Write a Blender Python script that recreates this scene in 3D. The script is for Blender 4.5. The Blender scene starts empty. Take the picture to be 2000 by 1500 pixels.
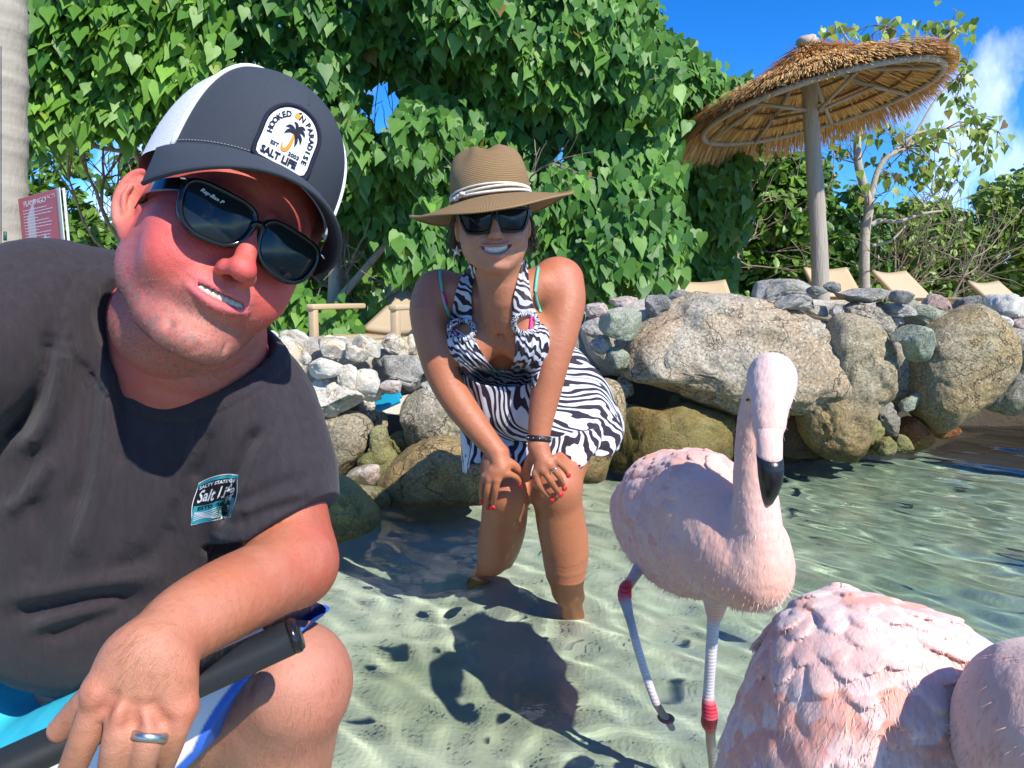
import bpy, math, random
import numpy as np
from mathutils import Vector, Matrix, Euler
from mathutils.bvhtree import BVHTree
from mathutils import noise as mnoise

# ------------------------------------------------------------------ camera, sky, sun, exposure
S = bpy.context.scene
COL = S.collection
FPX = 1428.0                      # focal length in photograph pixels (2000 wide)
CAM_H = 0.65
PITCH = math.atan((750 - 580) / FPX)
cam_data = bpy.data.cameras.new('camera')
cam_data.sensor_width = 36.0
cam_data.lens = 36.0 * FPX / 2000.0
cam_data.clip_start = 0.02
cam_data.clip_end = 2000.0
cam = bpy.data.objects.new('camera', cam_data)
COL.objects.link(cam)
cam.location = (0, 0, CAM_H)
cam.rotation_euler = (math.pi / 2 - PITCH, 0, 0)
S.camera = cam

SUN_DIR = Vector((0.40, -0.50, 0.62)).normalized()     # towards the sun
sun_el = math.asin(SUN_DIR.z)
sun_az = math.atan2(SUN_DIR.x, SUN_DIR.y)

world = bpy.data.worlds.new('World')
S.world = world
world.use_nodes = True
wn, wl = world.node_tree.nodes, world.node_tree.links
wn.clear()
w_out = wn.new('ShaderNodeOutputWorld')
w_bg = wn.new('ShaderNodeBackground')
w_bg.inputs['Strength'].default_value = 0.15
sky = wn.new('ShaderNodeTexSky')
sky.sky_type = 'NISHITA'
sky.sun_disc = False
sky.sun_elevation = sun_el
sky.sun_rotation = sun_az
sky.altitude = 0
sky.air_density = 0.7
sky.dust_density = 0.05
sky.ozone_density = 3.0
tc = wn.new('ShaderNodeTexCoord')
mp = wn.new('ShaderNodeMapping')
mp.inputs['Scale'].default_value = (3.2, 3.2, 1.5)
mp.inputs['Location'].default_value = (1.2, 0.35, 0.75)
mp.inputs['Rotation'].default_value = (0, math.radians(35), 0)
nz = wn.new('ShaderNodeTexNoise')
nz.inputs['Scale'].default_value = 1.3
nz.inputs['Detail'].default_value = 7
nz.inputs['Roughness'].default_value = 0.55
nz.inputs['Distortion'].default_value = 0.2
cr = wn.new('ShaderNodeValToRGB')
cr.color_ramp.elements[0].position = 0.56
cr.color_ramp.elements[0].color = (0, 0, 0, 1)
cr.color_ramp.elements[1].position = 0.78
cr.color_ramp.elements[1].color = (1, 1, 1, 1)
hs = wn.new('ShaderNodeHueSaturation')
hs.inputs['Saturation'].default_value = 1.35
hs.inputs['Value'].default_value = 1.0
mx = wn.new('ShaderNodeMix')
mx.data_type = 'RGBA'
mx.inputs['B'].default_value = (9.0, 9.4, 10.0, 1)
wl.new(tc.outputs['Generated'], mp.inputs['Vector'])
wl.new(mp.outputs['Vector'], nz.inputs['Vector'])
wl.new(nz.outputs['Fac'], cr.inputs['Fac'])
wl.new(sky.outputs['Color'], hs.inputs['Color'])
mf = wn.new('ShaderNodeMix'); mf.data_type = 'RGBA'; mf.blend_type = 'MULTIPLY'; mf.inputs['Factor'].default_value = 1.0
mf.inputs['B'].default_value = (0.62, 0.84, 1.06, 1)
wl.new(hs.outputs['Color'], mf.inputs['A']); wl.new(mf.outputs['Result'], mx.inputs['A'])
wl.new(cr.outputs['Color'], mx.inputs['Factor'])
wl.new(mx.outputs['Result'], w_bg.inputs['Color'])
wl.new(w_bg.outputs['Background'], w_out.inputs['Surface'])

sun_data = bpy.data.lights.new('sun', 'SUN')
sun_data.energy = 3.9
sun_data.angle = math.radians(0.53)
sun_data.color = (1.0, 0.95, 0.87)
sun = bpy.data.objects.new('sun', sun_data)
COL.objects.link(sun)
sun.rotation_euler = (-SUN_DIR).to_track_quat('-Z', 'Y').to_euler()
sun.location = (3, -3, 6)
try:
    sun_data.cycles.is_caustics_light = True
except Exception:
    pass
S.view_settings.view_transform = 'Standard'
S.view_settings.look = 'None'
S.view_settings.exposure = 0.75
S.view_settings.gamma = 1
S.cycles.use_denoising = True
S.cycles.max_bounces = 8
S.cycles.diffuse_bounces = 3
S.cycles.glossy_bounces = 4
S.cycles.transmission_bounces = 6
S.cycles.transparent_max_bounces = 16
S.cycles.sample_clamp_indirect = 4.0
S.cycles.sample_clamp_direct = 0.0
S.cycles.caustics_reflective = False
S.cycles.caustics_refractive = True
S.cycles.blur_glossy = 0.3

# ------------------------------------------------------------------ helpers
RX = Matrix.Rotation(math.pi / 2 - PITCH, 3, 'X')


def P(px, py, Y):
    """point at world distance Y seen at photograph pixel (px, py)"""
    d = RX @ Vector(((px - 1000) / FPX, (750 - py) / FPX, -1.0))
    return Vector((0, 0, CAM_H)) + d * (Y / d.y)


def pix(V):
    """photograph pixel of points (n,3)"""
    V = np.asarray(V, float)
    R = np.array(RX)
    q = (V - np.array([0, 0, CAM_H])) @ R
    z = -q[:, 2]
    z = np.where(np.abs(z) < 1e-6, 1e-6, z)
    return 1000 + q[:, 0] / z * FPX, 750 - q[:, 1] / z * FPX, z


def mpp(Y):
    return Y / FPX


def tag(o, label=None, cat=None, group=None, kind=None):
    if label: o['label'] = label
    if cat: o['category'] = cat
    if group: o['group'] = group
    if kind: o['kind'] = kind
    return o


def empty(name, loc, label=None, cat=None, group=None):
    o = bpy.data.objects.new(name, None)
    COL.objects.link(o)
    o.location = loc
    o.empty_display_size = 0.05
    return tag(o, label, cat, group)


def mk(name, V, F, mats=None, parent=None, smooth=True, cols=None, mi=None, uv=None):
    """one mesh object from arrays; F is an (n,3|4) array or a list of tuples"""
    me = bpy.data.meshes.new(name)
    V = np.asarray(V, np.float32).reshape(-1, 3)
    if isinstance(F, np.ndarray):
        F = F.astype(np.int32)
        n, k = F.shape
        me.vertices.add(len(V))
        me.vertices.foreach_set('co', V.ravel())
        me.loops.add(n * k)
        me.loops.foreach_set('vertex_index', F.ravel())
        me.polygons.add(n)
        me.polygons.foreach_set('loop_start', np.arange(0, n * k, k, dtype=np.int32))
        me.update(calc_edges=True)
    else:
        me.from_pydata(V.tolist(), [], [tuple(f) for f in F])
        me.update()
    npoly = len(me.polygons)
    me.polygons.foreach_set('use_smooth', np.full(npoly, bool(smooth)))
    if mats is not None:
        for m in (mats if isinstance(mats, (list, tuple)) else [mats]):
            me.materials.append(m)
    if mi is not None:
        me.polygons.foreach_set('material_index', np.asarray(mi, np.int32))
    if cols is not None:
        for nm, c in cols.items():
            c = np.asarray(c, np.float32)
            if c.ndim == 1:
                a = me.attributes.new(nm, 'FLOAT', 'POINT')
                a.data.foreach_set('value', c)
            else:
                if c.shape[1] == 3:
                    c = np.concatenate([c, np.ones((len(c), 1), np.float32)], 1)
                a = me.attributes.new(nm, 'FLOAT_COLOR', 'POINT')
                a.data.foreach_set('color', c.ravel())
    if uv is not None:
        l = me.uv_layers.new(name='uv')
        vi = np.empty(len(me.loops), np.int32)
        me.loops.foreach_get('vertex_index', vi)
        l.data.foreach_set('uv', np.asarray(uv, np.float32)[vi].ravel())
    me.update()
    o = bpy.data.objects.new(name, me)
    COL.objects.link(o)
    if parent is not None:
        o.parent = parent
        o.matrix_parent_inverse = Matrix.Translation(-parent.location)
        # keep world placement: parents are unrotated empties or meshes at the origin
    return o


class NT:
    """small node-tree builder"""
    def __init__(s, name):
        s.m = bpy.data.materials.new(name)
        s.m.use_nodes = True
        s.n, s.l = s.m.node_tree.nodes, s.m.node_tree.links
        s.n.clear()
        s.out = s.n.new('ShaderNodeOutputMaterial')
        s.bs = s.n.new('ShaderNodeBsdfPrincipled')
        s.l.new(s.bs.outputs[0], s.out.inputs['Surface'])
        s.tc = None

    def new(s, t, **kw):
        n = s.n.new(t)
        for k, v in kw.items():
            if k.startswith('_'):
                setattr(n, k[1:], v)
            else:
                n.inputs[k.replace('__', ' ')].default_value = v
        return n

    def co(s, kind='Object'):
        if s.tc is None:
            s.tc = s.n.new('ShaderNodeTexCoord')
        return s.tc.outputs[kind]

    def link(s, a, b):
        s.l.new(a, b)

    def noise(s, scale, detail=4, rough=0.55, dist=0.0, co=None, stretch=None):
        n = s.new('ShaderNodeTexNoise', Scale=scale, Detail=detail, Roughness=rough, Distortion=dist)
        c = co if co is not None else s.co()
        if stretch:
            m = s.new('ShaderNodeMapping')
            m.inputs['Scale'].default_value = stretch
            s.link(c, m.inputs['Vector'])
            c = m.outputs['Vector']
        s.link(c, n.inputs['Vector'])
        return n.outputs['Fac']

    def ramp(s, fac, stops, interp='LINEAR'):
        r = s.n.new('ShaderNodeValToRGB')
        e = r.color_ramp.elements
        r.color_ramp.interpolation = interp
        while len(e) < len(stops):
            e.new(0.5)
        for el, (p, c) in zip(e, stops):
            el.position = p
            el.color = (c, c, c, 1) if isinstance(c, (int, float)) else (*c[:3], 1)
        s.link(fac, r.inputs['Fac'])
        return r.outputs['Color']

    def mix(s, fac, a, b, mode='MIX'):
        m = s.n.new('ShaderNodeMix')
        m.data_type = 'RGBA'
        m.blend_type = mode
        for v, i in ((fac, 'Factor'), (a, 'A'), (b, 'B')):
            if isinstance(v, bpy.types.NodeSocket):
                s.link(v, m.inputs[i])
            elif isinstance(v, (int, float)):
                if i == 'Factor':
                    m.inputs[i].default_value = v
                else:
                    m.inputs[i].default_value = (v, v, v, 1)
            else:
                m.inputs[i].default_value = (*v[:3], 1)
        return m.outputs['Result']

    def math(s, op, a, b=0.0, clamp=False):
        m = s.n.new('ShaderNodeMath')
        m.operation = op
        m.use_clamp = clamp
        for i, v in enumerate((a, b)):
            if isinstance(v, bpy.types.NodeSocket):
                s.link(v, m.inputs[i])
            else:
                m.inputs[i].default_value = v
        return m.outputs[0]

    def attr(s, name, out='Color'):
        a = s.n.new('ShaderNodeAttribute')
        a.attribute_name = name
        return a.outputs[out]

    def bump(s, h, strength=0.3, dist=0.01, normal=None):
        b = s.new('ShaderNodeBump', Strength=strength, Distance=dist)
        s.link(h, b.inputs['Height'])
        if normal is not None:
            s.link(normal, b.inputs['Normal'])
        return b.outputs[0]

    def set(s, **kw):
        for k, v in kw.items():
            k = k.replace('__', ' ')
            i = s.bs.inputs[k]
            if isinstance(v, bpy.types.NodeSocket):
                s.link(v, i)
            elif isinstance(v, (tuple, list)) and len(v) == 3 and i.type == 'RGBA':
                i.default_value = (*v, 1)
            else:
                i.default_value = v
        return s


def simple(name, col, rough=0.5, spec=0.5, var=0.12, scale=30, bump=0.0, metal=0.0, bscale=None, bdist=0.002):
    t = NT(name)
    n = t.noise(scale, 5)
    c = t.mix(n, tuple(x * (1 - var) for x in col), tuple(min(1, x * (1 + var)) for x in col))
    t.set(Base__Color=c, Roughness=rough, Specular__IOR__Level=spec, Metallic=metal)
    if bump:
        t.set(Normal=t.bump(t.noise(bscale or scale * 3, 6), bump, bdist))
    return t.m


def tube(pts, rad, seg=8, cap=True):
    """swept tube; returns V,F"""
    pts = [Vector(p) for p in pts]
    n = len(pts)
    if isinstance(rad, (int, float)):
        rad = [rad] * n
    V, F = [], []
    up = None
    for i, p in enumerate(pts):
        t = (pts[min(i + 1, n - 1)] - pts[max(i - 1, 0)])
        if t.length < 1e-9: t = Vector((0, 0, 1))
        t.normalize()
        if up is None:
            up = Vector((0, 0, 1)) if abs(t.z) < 0.9 else Vector((1, 0, 0))
        a = t.cross(up)
        if a.length < 1e-6:
            a = t.cross(Vector((1, 0.3, 0)))
        a.normalize()
        b = t.cross(a).normalized()
        up = -b if False else up
        for k in range(seg):
            w = 2 * math.pi * k / seg
            V.append(p + (a * math.cos(w) + b * math.sin(w)) * rad[i])
    for i in range(n - 1):
        for k in range(seg):
            k2 = (k + 1) % seg
            F.append((i * seg + k, i * seg + k2, (i + 1) * seg + k2, (i + 1) * seg + k))
    if cap:
        F.append(tuple(range(seg - 1, -1, -1)))
        F.append(tuple((n - 1) * seg + k for k in range(seg)))
    return V, F


def join(parts):
    V, F = [], []
    for v, f in parts:
        o = len(V)
        V += [tuple(x) for x in v]
        F += [tuple(i + o for i in q) for q in f]
    return V, F


def boxm(c, sx, sy, sz, R=None, bev=0.0):
    """box with optional 45-degree edge bevel; R 3x3"""
    c = Vector(c)
    h = (sx / 2, sy / 2, sz / 2)
    import bmesh
    bm = bmesh.new()
    bmesh.ops.create_cube(bm, size=1)
    for v in bm.verts:
        v.co = Vector((v.co.x * sx, v.co.y * sy, v.co.z * sz))
    if bev:
        bmesh.ops.bevel(bm, geom=bm.edges[:], offset=bev, segments=2, profile=0.5, affect='EDGES')
    bm.verts.ensure_lookup_table()
    V = [((R @ v.co) if R is not None else v.co.copy()) + c for v in bm.verts]
    F = [tuple(v.index for v in f.verts) for f in bm.faces]
    bm.free()
    return V, F


def catmull(pts, n=8, closed=False):
    pts = [np.array(p, float) for p in pts]
    out = []
    m = len(pts)
    rng = range(m if closed else m - 1)
    for i in rng:
        if closed:
            p0, p1, p2, p3 = pts[(i - 1) % m], pts[i], pts[(i + 1) % m], pts[(i + 2) % m]
        else:
            p0, p1, p2, p3 = pts[max(i - 1, 0)], pts[i], pts[i + 1], pts[min(i + 2, m - 1)]
        for k in range(n):
            t = k / n
            out.append(0.5 * ((2 * p1) + (-p0 + p2) * t + (2 * p0 - 5 * p1 + 4 * p2 - p3) * t * t + (-p0 + 3 * p1 - 3 * p2 + p3) * t ** 3))
    if not closed:
        out.append(pts[-1])
    return np.array(out)


def vnoise(Pn, seed=0, octaves=4, rough=0.5):
    """value-noise fbm for (n,3) points, numpy only, range about -1..1"""
    Pn = np.asarray(Pn, np.float64)
    out = np.zeros(len(Pn)); amp = 1.0; tot = 0
    def h(i, j, k, s):
        n = (i * 374761393 + j * 668265263 + k * 2147483647 + s * 1274126177) & 0xffffffff
        n = ((n ^ (n >> 13)) * 1274126177) & 0xffffffff
        n = n ^ (n >> 16)
        return (n & 0xffff) / 32767.5 - 1.0
    for o in range(octaves):
        q = Pn * (2 ** o) + 17.3 * o
        f = np.floor(q).astype(np.int64)
        t = q - f
        t = t * t * (3 - 2 * t)
        r = 0
        for a in (0, 1):
            for b in (0, 1):
                for c in (0, 1):
                    w = (t[:, 0] if a else 1 - t[:, 0]) * (t[:, 1] if b else 1 - t[:, 1]) * (t[:, 2] if c else 1 - t[:, 2])
                    r = r + w * h(f[:, 0] + a, f[:, 1] + b, f[:, 2] + c, seed + o * 31)
        out += amp * r; tot += amp; amp *= rough
    return out / tot


def ico(sub):
    import bmesh
    bm = bmesh.new()
    bmesh.ops.create_icosphere(bm, subdivisions=sub, radius=1)
    V = np.array([v.co[:] for v in bm.verts])
    F = np.array([[v.index for v in f.verts] for f in bm.faces])
    bm.free()
    return V, F
_ICO = {}
def icos(sub):
    if sub not in _ICO: _ICO[sub] = ico(sub)
    return _ICO[sub]


def frames(normal, down):
    """orthonormal frames with local Z = normal and local -Y near 'down'"""
    n = normal / np.linalg.norm(normal, axis=1, keepdims=True)
    d = down - (down * n).sum(1, keepdims=True) * n
    d /= np.maximum(np.linalg.norm(d, axis=1, keepdims=True), 1e-6)
    y = -d
    x = np.cross(y, n)
    return np.stack([x, y, n], 2)       # columns


# ------------------------------------------------------------------ ground, seabed, water
def axis(lo, hi, dense_lo, dense_hi, step, grow=1.25):
    a = list(np.arange(dense_lo, dense_hi + step * 0.5, step))
    s, x = step, dense_hi
    while x < hi:
        s *= grow; x += s; a.append(min(x, hi))
    s, x = step, dense_lo
    while x > lo:
        s *= grow; x -= s; a.insert(0, max(x, lo))
    return np.array(a)


def sheet(name, xs, ys, zf, mat):
    X, Y = np.meshgrid(xs, ys)
    Z = zf(X, Y)
    V = np.stack([X, Y, Z], -1).reshape(-1, 3)
    nx, ny = len(xs), len(ys)
    i = np.arange((ny - 1) * (nx - 1))
    r, c = i // (nx - 1), i % (nx - 1)
    F = np.stack([r * nx + c, r * nx + c + 1, (r + 1) * nx + c + 1, (r + 1) * nx + c], 1)
    return mk(name, V, F, mat)


# sand of the seabed
t = NT('sea_sand')
n1 = t.noise(3.2, 6, 0.6)
n2 = t.noise(60, 4, 0.6)
n3 = t.noise(1.3, 3, 0.5)
c = t.mix(t.ramp(n1, [(0.3, 0.0), (0.7, 1.0)]), (0.54, 0.53, 0.43), (0.70, 0.68, 0.57))
c = t.mix(t.ramp(n3, [(0.5, 0.0), (0.72, 1.0)]), c, (0.24, 0.26, 0.13))
sx = t.n.new('ShaderNodeSeparateXYZ'); t.link(t.co(), sx.inputs[0])
mr = t.n.new('ShaderNodeMapRange'); mr.inputs['From Min'].default_value = 0.5; mr.inputs['From Max'].default_value = 1.7
t.link(t.math('ADD', sx.outputs['X'], t.math('MULTIPLY', n3, 0.9)), mr.inputs['Value'])
c = t.mix(t.math('MULTIPLY', mr.outputs['Result'], 0.75), c, (0.16, 0.25, 0.20))      # green dimming of deeper water, painted into the bed colour towards the right
c = t.mix(t.math('MULTIPLY', n2, 0.25), c, (0.60, 0.57, 0.46))
t.set(Base__Color=c, Roughness=0.95, Specular__IOR__Level=0.1, Normal=t.bump(n2, 0.4, 0.01))
M_SEASAND = t.m


def sstep(a, b, x):
    u = np.clip((x - a) / (b - a), 0, 1)
    return u * u * (3 - 2 * u)


def seabed_z(X, Y):
    z = -0.235 - 0.20 * sstep(0.2, 1.6, X) * sstep(0.0, 1.2, Y) - 0.10 * sstep(-0.5, -3, Y)
    z = z - 0.6 * sstep(-2, -12, Y) - 0.25 * sstep(1.6, 6, X)
    # the bed rises towards the left bank where the man crouches
    z = z + 0.07 * sstep(-0.1, -1.6, X)
    q = np.stack([X.ravel(), Y.ravel(), 0 * X.ravel()], 1)
    z = z + 0.035 * vnoise(q * 1.8, 3, 4).reshape(X.shape) + 0.006 * vnoise(q * 9, 5, 2).reshape(X.shape)
    return z


xs = axis(-60, 60, -2.2, 3.2, 0.03)
ys = axis(-60, 6.2, 0.2, 3.6, 0.03)
seabed = sheet('seabed', xs, ys, seabed_z, M_SEASAND)
tag(seabed, kind='structure')

# water
t = NT('sea_water')
t.n.remove(t.bs)
gl = t.new('ShaderNodeBsdfRefraction', Color=(0.86, 0.95, 0.90, 1), Roughness=0.0, IOR=1.17)
gs = t.new('ShaderNodeBsdfGlossy', Color=(1, 1, 1, 1), Roughness=0.02)
fr = t.new('ShaderNodeFresnel', IOR=1.333)
ms = t.n.new('ShaderNodeMixShader')
bp = t.bump(t.noise(38, 3, 0.5, co=t.co('Object'), stretch=(1, 1.8, 1)), 0.12, 0.004)
for nd in (gs,):
    t.link(bp, nd.inputs['Normal'])
t.link(fr.outputs[0], ms.inputs[0]); t.link(gl.outputs[0], ms.inputs[1]); t.link(gs.outputs[0], ms.inputs[2])
t.link(gl.outputs[0], ms.inputs[1])
t.link(ms.outputs[0], t.out.inputs['Surface'])
M_WATER = t.m


WAVE_A = 0.0036
def water_z(X, Y):
    rs = np.random.RandomState(7)
    Z = np.zeros_like(X)
    for k in range(38):
        lam = 0.06 * (8.0 ** rs.rand())
        ang = math.radians(54) + rs.randn() * 0.5
        kx, ky = math.cos(ang) * 2 * math.pi / lam, math.sin(ang) * 2 * math.pi / lam
        along = abs(math.cos(ang - math.atan2(-SUN_DIR.y, -SUN_DIR.x)))   # share of the wave that runs with the sun
        a = WAVE_A * lam * (0.6 + 0.8 * rs.rand()) * (1.0 - 0.75 * along)
        ph = rs.rand() * 6.28
        w = 1.2 * np.sin(X * 1.7 + k) * np.cos(Y * 1.9 - 2 * k)
        Z += a * np.sin(kx * X + ky * Y + ph + w)
    # rings round the legs that stand in the water
    for (cx, cy, am) in RINGS:
        r = np.hypot(X - cx, Y - cy)
        Z += am * np.sin(r * 2 * math.pi / 0.085 + 1) * np.exp(-r / 0.16)
    far = np.clip((np.hypot(X, Y - 1) - 5) / 8, 0, 1)
    return Z * (1 - far)


RINGS = []
for (px, py) in ((1100, 1160), (965, 1110), (1388, 1440), (1298, 1415)):
    Yw = 0
    for k in range(60):           # distance at which this pixel's ray meets z = 0
        Yw = 0.3 + k * 0.05
        if P(px, py, Yw).z < 0: break
    q = P(px, py, Yw)
    RINGS.append((q.x, q.y, 0.0012 if px > 1250 else 0.0020))
xs = axis(-60, 60, -2.0, 3.2, 0.0125, 1.2)
ys = axis(-60, 5.2, 0.35, 3.7, 0.0125, 1.2)
water = sheet('water', xs, ys, water_z, M_WATER)
tag(water, kind='structure')
try:
    water.cycles.is_caustics_caster = True
    seabed.cycles.is_caustics_receiver = True
except Exception as e:
    print('caustics flags', e)
# ------------------------------------------------------------------ rocks
def rock_mat(name, a, b, c2, speck=0.25, wet=True, algae=(0.20, 0.15, 0.03), scale=9, layer=False, bumpd=0.012, hi=0.30):
    t = NT(name)
    g = t.n.new('ShaderNodeNewGeometry')
    info = t.n.new('ShaderNodeObjectInfo')
    pos = g.outputs['Position']
    n1 = t.noise(scale, 8, 0.62, 0.4, co=pos)
    n2 = t.noise(scale * 14, 6, 0.7, co=pos)
    n3 = t.noise(scale * 0.35, 4, 0.55, 0.6, co=pos)
    col = t.mix(t.ramp(n1, [(0.32, 0), (0.68, 1)]), a, b)
    col = t.mix(t.ramp(n3, [(0.45, 0), (0.62, 1)]), col, c2)
    if speck:
        col = t.mix(t.math('MULTIPLY', t.ramp(n2, [(0.36, 1), (0.5, 0)]), speck * 2.2), col, tuple(x * 0.32 for x in a))
        col = t.mix(t.math('MULTIPLY', t.ramp(n2, [(0.56, 0), (0.66, 1)]), speck * 1.8), col, tuple(min(0.75, x * 1.6 + 0.1) for x in b))
    # thin dark cracks
    v = t.new('ShaderNodeTexVoronoi', Scale=scale * 0.55)
    v.feature = 'DISTANCE_TO_EDGE'
    dn = t.n.new('ShaderNodeTexNoise'); dn.inputs['Scale'].default_value = scale * 1.2; dn.inputs['Detail'].default_value = 5
    t.link(pos, dn.inputs['Vector'])
    ad = t.n.new('ShaderNodeVectorMath'); ad.operation = 'ADD'
    sc = t.n.new('ShaderNodeVectorMath'); sc.operation = 'SCALE'; sc.inputs['Scale'].default_value = 0.35
    t.link(dn.outputs['Color'], sc.inputs[0]); t.link(pos, ad.inputs[0]); t.link(sc.outputs[0], ad.inputs[1])
    t.link(ad.outputs[0], v.inputs['Vector'])
    crack = t.ramp(v.outputs['Distance'], [(0.0, 1), (0.018, 0)])
    crm = t.math('MULTIPLY', crack, t.ramp(n3, [(0.42, 0), (0.6, 0.55)]))
    col = t.mix(crm, col, tuple(x * 0.3 for x in a))
    rr = 0.85
    if wet:
        sep = t.n.new('ShaderNodeSeparateXYZ')
        t.link(pos, sep.inputs[0])
        zz = t.math('ADD', sep.outputs['Z'], t.math('MULTIPLY', t.math('SUBTRACT', n1, 0.5), 0.22))
        zz = t.math('ADD', zz, t.math('MULTIPLY', t.math('SUBTRACT', n3, 0.5), 0.25))
        mr = t.n.new('ShaderNodeMapRange')
        mr.inputs['From Min'].default_value = hi
        mr.inputs['From Max'].default_value = 0.04
        t.link(zz, mr.inputs['Value'])
        stain = mr.outputs['Result']
        alg = t.mix(t.ramp(n2, [(0.35, 0), (0.6, 1)]), tuple(x * 0.45 for x in algae), algae)
        col = t.mix(t.math('MULTIPLY', stain, 0.85), col, alg)
        mr2 = t.n.new('ShaderNodeMapRange')
        mr2.inputs['From Min'].default_value = 0.07
        mr2.inputs['From Max'].default_value = 0.01
        t.link(zz, mr2.inputs['Value'])
        col = t.mix(t.math('MULTIPLY', mr2.outputs['Result'], 0.6), col, (0.03, 0.028, 0.012))
        rr = t.ramp(stain, [(0, 0.88), (1, 0.5)])
    h = t.math('ADD', t.math('MULTIPLY', n1, 1.0), t.math('MULTIPLY', n2, 0.28))
    h = t.math('SUBTRACT', h, t.math('MULTIPLY', crm, 0.8))
    t.set(Base__Color=col, Roughness=rr, Specular__IOR__Level=0.35, Normal=t.bump(h, 0.95, bumpd * 1.5))
    return t.m


RM = {
    'lime': rock_mat('limestone', (0.58, 0.54, 0.45), (0.78, 0.75, 0.66), (0.60, 0.50, 0.33), 0.12, scale=14, bumpd=0.012, hi=0.2),
    'grey': rock_mat('grey_coral_stone', (0.30, 0.285, 0.25), (0.56, 0.53, 0.47), (0.38, 0.36, 0.31), 0.35, scale=18),
    'dark': rock_mat('dark_stone', (0.17, 0.165, 0.15), (0.40, 0.385, 0.35), (0.25, 0.24, 0.22), 0.35, scale=20),
    'granite': rock_mat('grey_granite', (0.27, 0.25, 0.20), (0.42, 0.39, 0.31), (0.36, 0.31, 0.22), 0.42, scale=8, algae=(0.22, 0.16, 0.06), hi=0.32),
    'big': rock_mat('tan_granite', (0.30, 0.26, 0.19), (0.52, 0.46, 0.35), (0.42, 0.30, 0.18), 0.40, scale=7, algae=(0.22, 0.19, 0.11), hi=0.42),
    'ochre': rock_mat('ochre_stone', (0.22, 0.17, 0.07), (0.36, 0.29, 0.13), (0.30, 0.18, 0.05), 0.25, scale=9, algae=(0.20, 0.15, 0.03), hi=0.45),
    'gold': rock_mat('golden_stained_granite', (0.27, 0.22, 0.14), (0.42, 0.36, 0.24), (0.34, 0.25, 0.12), 0.35, scale=8, algae=(0.27, 0.17, 0.045), hi=0.36),
    'rust': rock_mat('rusty_stone', (0.22, 0.08, 0.03), (0.36, 0.15, 0.04), (0.26, 0.07, 0.03), 0.2, scale=12, algae=(0.30, 0.14, 0.02), hi=0.2),
    'maroon': rock_mat('maroon_stone', (0.10, 0.045, 0.03), (0.20, 0.09, 0.05), (0.14, 0.08, 0.03), 0.2, scale=12, algae=(0.12, 0.06, 0.02)),
    'pink': rock_mat('pink_quartz_stone', (0.50, 0.40, 0.33), (0.68, 0.60, 0.52), (0.46, 0.32, 0.26), 0.22, scale=20, hi=0.1),
    'green': rock_mat('green_grey_stone', (0.26, 0.29, 0.20), (0.42, 0.45, 0.34), (0.30, 0.31, 0.21), 0.25, scale=10, hi=0.2),
    'yellow': rock_mat('algae_yellow_stone', (0.28, 0.26, 0.12), (0.42, 0.39, 0.22), (0.22, 0.22, 0.11), 0.3, scale=14, algae=(0.25, 0.23, 0.06), hi=0.3),
    'mortar': rock_mat('mortar', (0.44, 0.40, 0.32), (0.58, 0.54, 0.45), (0.46, 0.42, 0.34), 0.15, scale=16, hi=0.2),
}


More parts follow.
